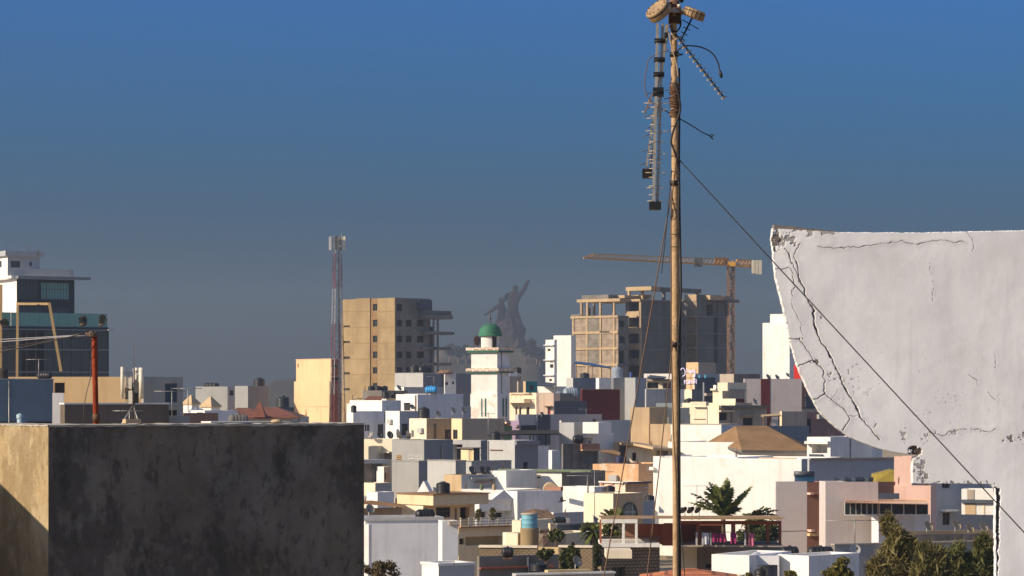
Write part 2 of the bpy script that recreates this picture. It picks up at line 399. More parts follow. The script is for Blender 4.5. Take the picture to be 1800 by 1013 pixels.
def yagi(loc, h, label, az=20, span=1.6, ns=5, group='television aerials on the roofs', mat=None):
    root = empty('television_aerial', loc, label, 'aerial', group, R(az)); mat = mat or METAL
    a = MB(); a.tube([(0, 0, 0), (0, 0, h)], .028, mat, 5); a.build('mast', root)
    b = MB(); b.tube([(-span * .55, 0, h * .96), (span * .45, 0, h * .96)], .02, mat, 5)
    for i in range(ns):
        x = -span * .5 + span * .92 * i / (ns - 1); l = .42 - .04 * i; b.tube([(x, -l, h * .96), (x, l, h * .96)], .012, mat, 4)
    b.build('boom', root); return root
# ================================================================ THE SETTING: ground, hills
WHITE = paint('white_paint', (.80, .77, .72), .06, .30, .4, streak=.3); WHITE_OLD = paint('white_paint_worn', (.74, .71, .66), .08, .45, .5, streak=.4)
CREAM = paint('cream_paint', (.76, .60, .38), .06, .2, .3); CREAM2 = paint('pale_cream_paint', (.78, .68, .51), .06, .2, .3); YELLOW = paint('yellow_render', (.78, .52, .30), .05, .12, .2)
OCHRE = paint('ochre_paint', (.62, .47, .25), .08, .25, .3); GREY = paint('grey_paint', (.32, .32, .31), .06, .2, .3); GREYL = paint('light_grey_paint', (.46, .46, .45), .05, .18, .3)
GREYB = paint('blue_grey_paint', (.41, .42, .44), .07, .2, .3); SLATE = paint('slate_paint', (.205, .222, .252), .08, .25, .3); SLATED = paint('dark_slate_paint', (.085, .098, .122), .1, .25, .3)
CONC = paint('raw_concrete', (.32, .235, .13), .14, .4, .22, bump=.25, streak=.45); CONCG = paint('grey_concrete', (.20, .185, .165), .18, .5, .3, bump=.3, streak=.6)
TAUPE = paint('taupe_render', (.42, .35, .28), .08, .3, .3, streak=.45); TAN = paint('tan_render', (.52, .38, .23), .1, .35, .35, streak=.45); MAROON = paint('maroon_paint', (.125, .024, .026), .1, .2, .3)
PINK = paint('pink_render', (.78, .52, .42), .05, .15, .3); PINKG = paint('pinkish_grey_render', (.56, .50, .475), .05, .2, .3); BROWNR = paint('brown_render', (.34, .18, .12), .1, .25, .3)
ORANGE = paint('orange_render', (.66, .40, .22), .12, .35, .6, patch=.8, patch_rgb=(.68, .55, .42)); TEAL = paint('teal_paint', (.03, .24, .24), .08, .2, .4); BLUE = paint('blue_paint', (.17, .225, .275), .08, .2, .3)
MAUVE = paint('mauve_paint', (.34, .26, .36), .08, .2, .3); REDB = paint('red_brown_paint', (.36, .12, .07), .08, .2, .3); WHITE_SHADE = paint('shaded_white_paint', (.70, .70, .72), .06, .32, .4, streak=.4)  # last one: darker, bluer copy of the white paint, shade in its colour
ROOFT = paint('roof_screed', (.45, .42, .38), .15, .4, .5)
DIRTY = paint('dirty_plaster', (.20, .175, .15), .25, .7, .8, streak=.9, stain_rgb=(.07, .06, .05))
TILE = tiles('clay_tiles', (.72, .24, .085), .28, .16, mortar=.02, rgb2=(.6, .19, .07), mortar_rgb=(.3, .09, .04)); TILED = tiles('dull_shaded_tiles', (.34, .115, .065), .28, .16, mortar=.03, mortar_rgb=(.14, .05, .03)); THATCH = paint('brown_roof', (.27, .165, .085), .15, .3, .4, streak=.3); SHEET = paint('rusty_sheet', (.30, .18, .10), .2, .5, .5, metal=.1)  # TILED: duller, darker copy of TILE, shade of the far roofs in its colour
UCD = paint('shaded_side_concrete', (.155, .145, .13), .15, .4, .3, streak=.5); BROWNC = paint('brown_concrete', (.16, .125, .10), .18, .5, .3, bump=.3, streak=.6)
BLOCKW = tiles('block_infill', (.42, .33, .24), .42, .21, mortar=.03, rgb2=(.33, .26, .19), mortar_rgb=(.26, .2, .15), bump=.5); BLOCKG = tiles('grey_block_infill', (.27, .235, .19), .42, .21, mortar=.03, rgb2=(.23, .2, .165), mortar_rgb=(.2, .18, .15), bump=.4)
BREEZE = tiles('patterned_blocks', (.62, .50, .34), .22, .11, mortar=.045, rgb2=(.55, .43, .28), mortar_rgb=(.2, .14, .08), bump=.9)
PLASTERED = TAN
def ground():
    mb = MB(); n = 60; vs = []; fs = []
    m = paint('sandy_ground', (.34, .27, .18), .15, .35, .05, bump=.3)
    for j in range(n + 1):
        for i in range(n + 1):
            vs.append((-1500 + 3000 * i / n, -200 + 3300 * j / n, 0))
    for j in range(n):
        for i in range(n): a = j * (n + 1) + i; fs.append((a, a + 1, a + n + 2, a + n + 1))
    mb.add(vs, fs, m); o = mb.build('ground'); tag(o, kind='structure')
ground()
def hill(name, prof, D, depth, mat, ridge=.12):
    """a hill whose skyline passes through the given photo points, falling away to the ground on both sides"""
    pts = [(px_x(x, D), P(x, y, D).z) for x, y in prof]; rnd = random.Random(3)
    xs = np.linspace(pts[0][0], pts[-1][0], 90); zs = np.interp(xs, [p[0] for p in pts], [p[1] for p in pts]); m = 24; vs = []; fs = []
    for j in range(m + 1):
        t = j / m * 2 - 1; s = (1 - abs(t) ** 1.4)
        for x, z in zip(xs, zs):
            k = math.sin(x * .045 + t * 7) * .5 + math.sin(x * .11 - t * 13) * .3 + rnd.uniform(-.3, .3)
            vs.append((x, D + t * depth + k * 4 * (1 - s), max(-.5, z * s + k * z * ridge * s * (1 - s))))
    w_ = len(xs)
    for j in range(m):
        for i in range(w_ - 1): a = j * w_ + i; fs.append((a, a + 1, a + w_ + 1, a + w_))
    mb = MB(); mb.add(vs, fs, mat, True); return tag(mb.build(name), kind='structure')
HILLM = paint('scrub_hill', (.07, .06, .04), .3, .5, .02, fine=.3, bump=.5)
full()
hill('hill', [(690, 705), (740, 660), (775, 612), (800, 611), (850, 611), (880, 607), (925, 606), (945, 612), (965, 640), (1020, 690), (1080, 705)], 2030, 120, HILLM)
hill('far_hill', [(300, 700), (430, 690), (462, 678), (482, 668), (520, 666), (560, 672), (620, 690), (700, 702)], 1700, 120, HILLM)

# ================================================================ FAR BUILDINGS
# ---- glass office block on the left
use('Z1')
GLASSD = glass('curtain_glass', (.05, .062, .07), .18); TEALG = glass('teal_glass', (.15, .33, .31), .25); GOLD = paint('gold_cladding', (.36, .25, .12), .08, .1, .3); SLATEC = paint('slate_cladding', (.035, .045, .055), .1, .15, .3)
h = House('office_building', 'dark glass office block with slanting tan frame and white penthouse', 'building', 300, 400)
b = h.block(388, 60, -500, -260, 1140, 850, GREYB, SLATEC, parapet=.2, W=None)
for gx in range(-200, 1100, 95): b.box('R', gx, gx + 8, 905, 1900, .12, FRAME_D, 'mullion')
for gy in (885, 1095, 1330, 1560): b.box('R', -200, 1136, gy, gy + 12, .14, SLATE, 'transom')
b.hole('R', -195, 225, 900, 1900, .06, 'dark', pane=GLASSD, name='glazing'); b.hole('R', 235, 455, 925, 1900, .9, 'dark', pane=DARK, name='recess'); b.hole('R', 465, 1125, 905, 1900, .06, 'dark', pane=GLASSD, name='glazing')
b.box('R', 1120, 1180, 888, 900, .6, GREYB, 'ledge')
u = h.block(396, 60, -60, 175, 780, 360, WHITE, SLATEC, parapet=.2)
u.hole('R', 190, 400, 375, 570, .15, 'window', FRAME_D, GLASSD, bars=5, cross=True); u.hole('R', 428, 725, 398, 578, .12, 'window', FRAME_D, TEALG, bars=9, cross=True)
u.hole('R', 205, 500, 655, 845, .2, 'window', FRAME_D, GLASSD, bars=6, cross=True); u.hole('R', 540, 722, 660, 845, .2, 'window', FRAME_D, GLASSD, bars=2, cross=True)
u.box('R', 165, 925, 338, 366, 1.0, SLATE, 'canopy'); u.box('F', -60, 176, 338, 366, .8, WHITE, 'canopy')
k = h.block(397, 60, -80, 80, 768, 248, WHITE, GREYL, parapet=.3, z0=ZC + 16.6, name='parapet_wall')
p_ = h.block(398, 60, -50, 80, 415, 115, WHITE, GREYB, parapet=.2, z0=ZC + 17, name='penthouse_wall')
p_.hole('R', 112, 212, 172, 242, .15, 'window', FRAME_D, GLASSD, bars=1); p_.hole('R', 308, 333, 182, 228, .15, 'dark', pane=GLASSD); p_.hole('F', -12, 18, 172, 240, .15, 'dark', pane=GLASSD)
h.done(); p_.slab(66, 120, .5, GREYB, 'roof_slab')
def beam(pa, pb, wd, dep, mat, D0, D1, parent, name, org):
    mb = MB(); a = P(*pa, D0) - org; c_ = P(*pb, D1) - org; mb.bar(a, c_, wd, mat, wd); return mb.build(name, parent)
for (pa, pb, D0, D1, wd) in (((186, 606), (178, 1500), 388, 388, .32), ((186, 622), (520, 622), 388, 384, .32), ((516, 610), (640, 1330), 384, 384, .36), ((8, 420), (4, 1500), 383, 383, .4)):
    beam(pa, pb, wd, wd, GOLD, D0, D1, h.root, 'frame_beam', h.o)
gl = MB(); 
for x in range(20, 1130, 100):
    a, _ = b.hit(x, 'R'); c2, _ = b.hit(min(x + 97, 1128), 'R'); gl.add([b.w(-.15, t, z) - h.o for (t, z) in ((a, b.zt), (c2, b.zt), (c2, b.zt + 1.35 * 1.4), (a, b.zt + 1.35 * 1.4))], [(0, 1, 2, 3)], TEALG)
    gl.add([b.w(-.19, t, z) - h.o for (t, z) in ((a, b.zt), (c2, b.zt), (c2, b.zt + 1.35 * 1.4), (a, b.zt + 1.35 * 1.4))], [(3, 2, 1, 0)], TEALG)
gl.build('balustrade', h.root)
LEAFD = None
# ---- concrete apartment tower
use('Z4')
h = House('apartment_tower', 'raw concrete apartment tower with tan sunlit front and grey slabs', 'apartment tower', 765, 550)
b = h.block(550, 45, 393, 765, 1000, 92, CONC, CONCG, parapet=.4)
for (y0, y1) in ((135, 182), (243, 290), (352, 399), (460, 507), (568, 613), (676, 700)):
    b.hole('F', 606, 636, y0, y1, .25, 'window', FRAME_D, GL, bars=1)
    b.hole('R', 769, 808, y0, y1 - 1, .3, 'dark')
    if y0 > 200:
        b.hole('R', 833, 871, y0, y1 - 1, .3, 'dark'); b.hole('R', 908, 956, y0, y1 - 1, .3, 'dark')
for y in (282, 389, 495, 603, 712): b.hole('F', 405, 448, y, y + 15, .3, 'dark', name='vent_slot')
OCHC = paint('brown_recess_render', (.26, .165, .08), .1, .2, .3)
b.holes['F'] += []
h.done()
# the brown strip between the two tan bays and the shallow band lines at each floor
for (a_, c_) in ((593, 605), (637, 645)): b.box('F', a_, c_, 100, 760, .02, OCHC, 'recess_strip')
for (y0, y1) in ((98, 134), (184, 242), (292, 351), (401, 459), (509, 567), (615, 675)): b.box('F', 605.5, 636.5, y0, y1, .018, OCHC, 'recess_strip')
b.box('F', 495, 592, 96, 780, .25, CONC, 'bay'); b.box('F', 646, 764, 94, 740, .3, CONC, 'bay')
for y in (184, 292, 401, 510, 616):
    b.box('F', 495.5, 591.5, y, y + 5, .262, OCHC, 'floor_line'); b.box('F', 646.5, 763.5, y, y + 4, .312, OCHC, 'floor_line'); b.box('F', 396, 494, y, y + 4, .012, OCHC, 'floor_line')
b.box('R', 908, 1000, 108, 180, .5, SLATED, 'penthouse_glazing')
for (x0, x1, y0, y1) in ((1000, 1098, 178, 210), (985, 1122, 208, 235), (1012, 1122, 322, 342), (1010, 1095, 428, 446), (1010, 1095, 536, 555)):
    o1 = b.w(0, b.W, 0); mb = MB(); xa = P(x0, y0, o1.y - 2); xb = P(x1, y1, o1.y - 2)
    M = Matrix.Translation(Vector((xa.x, o1.y, 0)) - h.o) @ Matrix.Rotation(-b.th, 4, 'Z')
    Lx = (xb.x - xa.x) * .95
    mb.box((-3, -3.0, xb.z), (Lx - 2.0, 5.0, xa.z), CONCG, M); mb.build('balcony_slab', h.root)
for (x0, x1) in ((1015, 1028), (1042, 1058)):
    o1 = b.w(0, b.W, 0); xa = P(x0, 210, o1.y); xb = P(x1, 760, o1.y); mb = MB()
    mb.box((xa.x, o1.y - .4, 0), (xb.x, o1.y + .4, xa.z), CONCG, Matrix.Translation(-h.o)); mb.build('column', h.root)
mb = MB(); o1 = b.w(0, b.W, 0); xa = P(990, 350, o1.y + 1); xb = P(1016, 760, o1.y + 1); mb.box((xa.x, o1.y + .3, 0), (xb.x, o1.y + 4, P(990, 290, o1.y).z), CONCG, Matrix.Translation(-h.o)); mb.build('concrete_wall', h.root)
# ---- yellow block with a red-brown side
h = House('house', 'pale yellow windowless block with a red brown side behind the lattice mast', 'building', 320, 445)
b = h.block(445, 55, 80, 322, 386, 512, YELLOW, REDB, parapet=.4, coping=YELLOW); b.hole('F', 90, 97, 542, 570, .2, 'dark')
b2 = h.block(441, 55, 66, 308, 322, 664, YELLOW, YELLOW, parapet=.3)
for y in (550, 640): b.hole('R', 330, 370, y, y + 18, .3, 'dark')
h.done()
# ---- half-built concrete frame with block infill
use('Z6')
h = House('unfinished_building', 'half built concrete frame block with open top floors and block infill', 'building', 490, 600)
FR = paint('frame_concrete', (.46, .34, .205), .12, .35, .3, streak=.35)
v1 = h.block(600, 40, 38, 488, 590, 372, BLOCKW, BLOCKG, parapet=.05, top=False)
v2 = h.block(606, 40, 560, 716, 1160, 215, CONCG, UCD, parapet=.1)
v1.hole('R', 498, 552, 415, 480, .4, 'dark'); v1.hole('R', 500, 556, 570, 640, .4, 'dark'); v1.hole('R', 496, 548, 712, 840, .6, 'dark')
for (y0, y1) in ((238, 320), (392, 480), (548, 640), (705, 788), (865, 960)):
    v2.hole('F', 592, 708, y0, y1, 2.2, 'none'); 
h.done()
for (y0, y1) in ((368, 390), (522, 546), (682, 704), (842, 866)):
    v1.box('F', 22 if y0 == 368 else 38, 490, y0, y1, .25, FR, 'floor_beam'); v1.box('R', 488, 585, y0, y1, .2, CONCG, 'floor_beam')
for x in (38, 175, 308, 442): v1.box('F', x, x + 15, 372, 1100, .2, FR, 'column')
v1.box('F', 190, 303, 391, 521, .06, BLOCKG, 'infill_panel'); v1.box('F', 190, 303, 547, 681, .06, BLOCKG, 'infill_panel'); v1.box('F', 190, 303, 705, 841, .06, BLOCKG, 'infill_panel')
def uc_box(D, th, x0, x1, y0, y1, dep, mat, name, xf=None):
    mb = MB(); a = P(x0, y0, D); c_ = P(x1, y1, D); M = Matrix.Translation(Vector((a.x, D, 0)) - h.o) @ Matrix.Rotation(R(-th), 4, 'Z')
    mb.box((0, 0, c_.z), ((c_.x - a.x) / math.cos(R(th)), dep, a.z), mat, M); return mb.build(name, h.root)
uc_box(612, 40, 78, 492, 207, 236, 12, FR, 'roof_slab'); uc_box(613, 40, 128, 382, 166, 206, 9, CONCG, 'formwork'); uc_box(612.5, 40, 385, 545, 168, 196, 9, FR, 'formwork')
for x in (112, 172, 300, 436): uc_box(611.5 - x * .018, 40, x, x + 13, 236, 372, .5, FR, 'column')
for x in (236, 428): uc_box(619, 40, x, x + 12, 236, 372, .5, CONCG, 'column')
uc_box(616, 40, 128, 172, 275, 366, .3, SLATED, 'site_board'); uc_box(616, 40, 192, 236, 275, 366, .3, SLATED, 'site_board')
uc_box(600, 40, 20, 110, 355, 370, .3, CONCG, 'edge_upstand')
for (y0, y1, sh) in ((322, 385, 0), (480, 545, 0), (640, 704, 0), (788, 858, 1)):
    v2.box('F', 590, 708, y0, y1, .5, BLOCKW if sh else FR, 'balcony_wall')
v2.box('F', 704, 720, 215, 1100, .35, FR, 'column')
v2.box('F', 480, 720, 205, 228, .6, FR, 'roof_edge'); v2.box('R', 716, 1150, 215, 232, .3, CONCG, 'roof_edge')
for y in (380, 540, 700): v2.box('R', 718, 1150, y, y + 8, .1, SLATE, 'floor_line')
# rooftop pavilion
uc_box(614, 40, 562, 805, 84, 122, 3, FR, 'pavilion_roof'); 
for x in (580, 712): uc_box(613.5, 40, x, x + 16, 122, 212, .6, FR, 'column')
uc_box(618, 40, 590, 800, 165, 200, .3, FR, 'pavilion_wall')
use('Z7')
def uc7(D, th, x0, x1, y0, y1, dep, mat, name): return uc_box(D, th, x0, x1, y0, y1, dep, mat, name)
a = P(0, 26, 622); 
mb = MB(); M = Matrix.Translation(Vector((P(-35, 0, 613).x, 613, 0)) - h.o) @ Matrix.Rotation(R(-40), 4, 'Z')
mb.box((-.2, 0, P(0, 72, 613).z), (1.0, 17, P(0, 28, 613).z), CONCG, M); mb.build('pavilion_roof', h.root)
for y_ in (4, 9, 16):
    mb = MB(); mb.box((0, y_, P(0, 160, 613).z), (.5, y_ + .6, P(0, 72, 613).z), CONCG, M); mb.build('column', h.root)
w3 = House.__new__(House); w3.root = h.root; w3.o = h.o; w3.blocks = []
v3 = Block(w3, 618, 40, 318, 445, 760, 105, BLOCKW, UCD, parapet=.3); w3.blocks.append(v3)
v3.hole('R', 548, 612, 210, 325, 1.5, 'dark'); v3.hole('R', 625, 668, 350, 830, 1.2, 'dark')
v3.hole('F', 322, 330, 360, 420, .2, 'none')
w3.done()
v4 = Block(w3, 613, 40, 255, 335, 345, 195, UCD, UCD, parapet=.2)
for y in (385, 545, 710): v4.hole('F', 300, 328, y, y + 35, .4, 'dark')
v4.build()
for y in (335, 510, 660): v3.box('F', 310, 446, y, y + 14, .7, FR, 'floor_beam'); v3.box('R', 446, 760, y, y + 10, .15, SLATE, 'floor_line')
v3.box('F', 325, 445, 108, 180, .15, FR, 'upper_band'); v3.box('F', 255, 345, 165, 198, .5, CONC, 'upper_band')
mb = MB(); t0, d0 = v3.hit(535, 'R'); t1, d1 = v3.hit(755, 'R')
for (x0, x1, y0, y1, mt, nm) in ((535, 672, 118, 165, FR, 'formwork'), (680, 755, 122, 165, FR, 'formwork')):
    v3.box('R', x0, x1, y0, y1, 1.3, mt, nm, back=-.05)
v3.box('R', 690, 815, 160, 192, 2.0, CONCG, 'roof_edge', back=-.02)
SKYH = None
for (x0, x1) in ((660, 676), (745, 762), (608, 616)): v3.box('R', x0, x1, 190, 330, .5, CONCG, 'column')
for x in range(345, 445, 20): v3.box('F', x, x + 4, 180, 330, .06, FR, 'rib')
for x in range(355, 445, 22): v3.box('F', x, x + 4, 355, 830, .05, FR, 'rib')
# ---- white towers
use('Z5')
h = House('apartment_block', 'slim white apartment block beside the unfinished concrete frame', 'building', 872, 540)
b = h.block(540, 30, 752, 872, 905, 505, WHITE, parapet=.3); b2 = h.block(536, 30, 697, 757, 775, 535, WHITE, parapet=.3)
for (x0, x1, y0, y1) in ((711, 731, 597, 613), (727, 751, 703, 728), (722, 741, 803, 819), (727, 751, 686, 692)): b2.hole('F', x0, x1, y0, y1, .3, 'dark')
h.done()
for y in (570, 672, 776): b2.box('F', 690, 758, y, y + 5, .5, WHITE, 'sill_band')
use('WL')
h = House('apartment_block', 'tall blank white block rising behind the cracked foreground wall', 'building', 130, 560)
b = h.block(560, 35, 22, 122, 160, 395, WHITE, WHITE_SHADE, parapet=.3); b2 = h.block(563, 35, 50, 110, 135, 363, WHITE, WHITE_SHADE, parapet=.3); h.done()
h = House('house', 'bright red house side glimpsed between the white block and cracked wall', 'building', 150, 470)
b = h.block(470, 30, 138, 190, 240, 550, paint('bright_red_paint', (.5, .03, .02), .05, .1, .3), parapet=.3); h.done()
# ================================================================ THE MINARET
use('Z5')
h = House('minaret', 'worn white square minaret with green dome and two patterned balconies', 'minaret', 366, 400)
GREEND = paint('green_dome_paint', (.045, .16, .095), .15, .4, .5, rough=.6, stain_rgb=(.16, .17, .10)); GREENT = paint('green_trim_paint', (.045, .14, .095), .1, .2, .5)
MINW = paint('minaret_wall', (.80, .76, .70), .05, .35, .5, streak=.25, patch=.5, patch_rgb=(.55, .42, .30))
TRIMP = tiles('balcony_pattern', (.74, .60, .44), .42, .3, mortar=.05, rgb2=(.42, .22, .10), mortar_rgb=(.75, .70, .62), bump=.4)
b = h.block(400, 30, 188, 366, 450, 610, WHITE_OLD, WHITE_SHADE, parapet=.05)
b2 = h.block(399.7, 30, 182, 367, 449, 905, MINW, WHITE_SHADE, parapet=.02)
h.done(); b.slab(588, 608, .55, TRIMP, 'balcony'); b.slab(608, 622, .42, GREENT, 'balcony_edge'); b.slab(731, 752, .55, TRIMP, 'balcony'); b.slab(752, 762, .42, GREENT, 'balcony_edge')
for (f_, x0, x1) in (('F', 259, 289), ('R', 403, 428)):
    b2.box(f_, x0, x0 + 5, 937, 1060, .12, GREENT, 'grille_post'); b2.box(f_, x1 - 5, x1, 937, 1060, .12, GREENT, 'grille_post')
    for y in range(942, 1060, 12): b2.box(f_, x0 + 5, x1 - 5, y, y + 4, .08, WHITE, 'grille_bar')
ctr = b.w(-b.L / 2, b.W / 2, 0); cx, cy = ctr.x, ctr.y; cc = Vector((px_x(318, cy), cy, 0))
r0 = px(62, 400); zb = P(0, 590, cy).z - h.o.z; zd = P(0, 512, cy).z; 
mb = MB(); mb.lathe([(r0, P(0, 592, cy).z), (r0, zd + .05)], WHITE_OLD, 28, Matrix.Translation(cc - h.o)); mb.build('drum', h.root)
mb = MB(); rd = px(80, 400); hd = px(84, 400)
prof = [(rd * 1.0, zd), (rd * 1.02, zd + .1)] + [(rd * math.cos(t) ** .85, zd + .1 + hd * math.sin(t)) for t in [math.pi / 2 * i / 12 for i in range(12)]] + [(.01, zd + .1 + hd)]
mb.lathe([(.01, zd)] + prof, GREEND, 28, Matrix.Translation(cc - h.o)); mb.build('dome', h.root)
mb = MB(); zt_ = zd + .1 + hd; mb.lathe([(.06, zt_ - .1), (.06, zt_ + .5), (.22, zt_ + .7), (.06, zt_ + .95), (.14, zt_ + 1.2), (.04, zt_ + 1.4), (.01, zt_ + 2.4)], FRAME_D, 10, Matrix.Translation(cc - h.o)); mb.build('finial', h.root)
mb = MB(); dd = Vector((.45, -.89, 0)); q = Matrix.Translation(cc - h.o + Vector((.45 * r0, -.89 * r0, 0))) @ Matrix.Rotation(math.atan2(.45, .89), 4, 'Z')
mb.box((-px(15, 400), -.12, P(0, 588, cy).z), (px(16, 400), .3, P(0, 515, cy).z), DARK, q); mb.build('doorway', h.root)

# ================================================================ MIDDLE ROWS, from left to right
H = House
# ---- left edge, beyond the near concrete box
use('Z2')
h = H('house', 'blue rendered house front with two dark strip windows at the left edge', 'house', 200, 175)
b = h.block(175, 62, -200, -60, 497, 512, BLUE, coping=GREYL, out=.03, ch=.06); b.hole('R', 4, 222, 905, 950, .3, 'window', FRAME_D, bars=3); b.hole('R', 255, 477, 905, 950, .3, 'window', FRAME_D, bars=3); h.done()
h = H('pillar', 'plain white rendered chimney slab beside the blue house', 'pillar', 540, 168); b = h.block(168, 82, 482, 487, 592, 640, WHITE, parapet=.02); b.L = .8; h.done()
h = H('house', 'tan house with grey side and blue window behind the rooftop phone mast', 'house', 900, 235)
b = h.block(232, 3, 70, 1336, 1345, 490, paint('tan_wall', (.56, .39, .21), .06, .2, .3), GREY, W=9); b.hole('F', 505, 602, 545, 640, .5, 'dark', name='recess')
b2 = h.block(231, 62, 1318, 1335, 1702, 490, GREY, GREY); b2.hole('R', 1535, 1650, 552, 728, .2, 'window', FRAME_D, glass('blue_pane', (.03, .07, .11), .15), bars=1, cross=True); b2.hole('R', 1560, 1650, 800, 850, .3, 'dark'); h.done()
h = H('house', 'brown stained concrete block with white coping carrying the phone mast', 'house', 1000, 160)
b = h.block(160, 66, 560, 602, 1570, 742, BROWNC, coping=WHITE, out=.04, ch=.09)
b2 = h.block(140, 66, 1000, 1010, 1500, 965, CONCG, parapet=.03, name='lower_roof_wall', L=4); h.done(); MASTH = b2
h = H('house', 'small grey rendered annex at the end of the brown concrete block', 'house', 1650, 165); b = h.block(163, 62, 1560, 1572, 1765, 855, GREY); h.done()
# ---- distance between the glass block and the lattice mast
use('Z3')
h = H('house', 'pale grey two storey house with small tanks on its flat roof', 'house', 200, 455); b = h.block(455, 30, 123, 281, 316, 787, GREY, GREYB); b.hole('R', 291, 311, 805, 832, .2, 'window', FRAME_D); h.done(); 
for x in (178, 192, 206, 222): tank_v(b.on(x, 2), .55, 1.1, 'small dark tank on the roof of the pale grey two storey house', group='small tanks in a row on the pale grey house')
h = H('house', 'pale grey house with slate side next to the far hill', 'house', 382, 445); b = h.block(445, 40, 318, 382, 486, 784, GREY, SLATE); h.done()
tank_v(b.on(438, 2), .9, 1.8, 'dark tank on the slate sided house near the far hill'); b3 = b
h = H('house', 'low dark house beyond the tiled roofs with one tank on top', 'house', 520, 470); b = h.block(470, 40, 440, 484, 640, 890, SLATE, SLATED); h.done(); tank_v(b.on(555, 3), 1.1, 2.4, 'dark tank on the low dark house beyond the tiled roofs')
def pyramid(name, label, cat, x0, x1, ya, ye, D, mat, th=35, xa=None, wall=None, yb=None, group=None):
    """a small square pavilion with a pyramid roof"""
    a = P(x0, ye, D); c_ = P(x1, ye, D); wd = c_.x - a.x; s_ = wd / (math.cos(R(th)) + math.sin(R(th))); ze = a.z; za = P(x0, ya, D).z
    root = empty(name, ((a.x + c_.x) / 2, D, 0), label, cat, group, R(-th)); mb = MB(); e = s_ / 2
    mb.add([(-e, -e, ze), (e, -e, ze), (e, e, ze), (-e, e, ze), (0, 0, za)], [(0, 1, 4), (1, 2, 4), (2, 3, 4), (3, 0, 4), (3, 2, 1, 0)], mat)
    mb.box((-e - .04, -e - .04, ze - .22), (e + .04, e + .04, ze - .004), mat); mb.build('roof', root)
    w_ = MB(); e2 = e * .88; w_.box((-e2, -e2, 0), (e2, e2, ze - .05), wall or WHITE); w_.build('wall', root); return root
pyramid('pavilion', 'white rooftop pavilion with pointed tan roof, left one of two', 'pavilion', 58, 145, 826, 866, 300, TAN); pyramid('pavilion', 'white rooftop pavilion with pointed brown roof, right one of two', 'pavilion', 146, 249, 832, 880, 305, TAN)
tank_h(P(128, 905, 290) - Vector((0, 0, 1.1)), .6, 1.7, 20, 'silvery grey tank lying between the two pointed pavilions', TANK_G)
tank_h(P(110, 876, 303) - Vector((0, 0, .5)), .35, 1.0, 20, 'small blue tank beside the pointed pavilions', TANK_BLUE)
h = H('house', 'low white house in shade below the two pointed pavilions', 'house', 240, 285); b = h.block(285, 45, 100, 168, 330, 905, WHITE, WHITE_SHADE); b.hole('F', 130, 160, 915, 935, .15, 'dark'); h.done()
h = H('house', 'dark brown roofed shed below the pointed pavilions', 'shed', 130, 255); b = h.block(255, 60, 40, 62, 235, 918, CONCG, BROWNR, roofmat=SHEET); h.done()
def hip(root, org, x0, x1, xr0, xr1, yr, ye, D, dep, mat, th=0, name='roof'):
    """hipped roof: eaves from x0 to x1 at row ye, ridge from xr0 to xr1 at row yr"""
    a = P(x0, ye, D); c_ = P(x1, ye, D); k0 = P(xr0, yr, D + dep / 2); k1 = P(xr1, yr, D + dep / 2); mb = MB()
    M = Matrix.Translation(-org)
    lo = .18
    pts = [(a.x, D, a.z), (c_.x, D, a.z), (c_.x + dep * .05, D + dep, a.z), (a.x + dep * .05, D + dep, a.z), tuple(k0), tuple(k1)]
    mb.add([M @ Vector(p) for p in pts], [(0, 1, 5, 4), (1, 2, 5), (2, 3, 4, 5), (3, 0, 4), (3, 2, 1, 0)], mat)
    mb.add([M @ Vector(p) for p in [(a.x, D, a.z - lo), (c_.x, D, a.z - lo), (c_.x, D, a.z - .004), (a.x, D, a.z - .004)]], [(0, 1, 2, 3)], mat)
    return mb.build(name, root)
h = H('house', 'house under dark red clay tile roofs with a small pointed turret', 'house', 450, 322)
h.block(326, 10, 270, 600, 624, 937, GREYB, W=8); h.done()
hip(h.root, h.o, 240, 490, 330, 385, 892, 938, 322, 9, TILED); hip(h.root, h.o, 400, 632, 470, 530, 890, 936, 324, 9, TILED)
mb = MB(); D_ = 320; c0 = P(440, 912, D_ + 2); s_ = px(33, D_); za = P(440, 857, D_ + 2).z
mb.add([Vector(p) - h.o for p in ((c0.x - s_, D_ + .5, c0.z - .6), (c0.x + s_, D_ + .5, c0.z - .6), (c0.x + s_ * .6, D_ + 1.2, c0.z + .35), (c0.x - s_ * .6, D_ + 1.2, c0.z + .35), (c0.x + s_, D_ + 4, c0.z - .6), (c0.x - s_, D_ + 4, c0.z - .6), (c0.x, D_ + 2, za))],
       [(0, 1, 2, 3), (3, 2, 6), (1, 4, 6, 2), (4, 5, 6), (5, 0, 3, 6)], TILED); mb.build('turret_roof', h.root)
h = H('house', 'low grey house in front of the red tile roofs', 'house', 400, 250); h.block(252, 55, 250, 272, 640, 960, GREYB, SLATE); h.done()
tank_h(h.blocks[0].on(235 + 100, .6) + Vector((0, 0, -.1)), .55, 1.8, 10, 'dull grey tank lying on the low grey house before the tile roofs', paint('tank_dull', (.16, .15, .14), .2, .3, 1), z0=0)
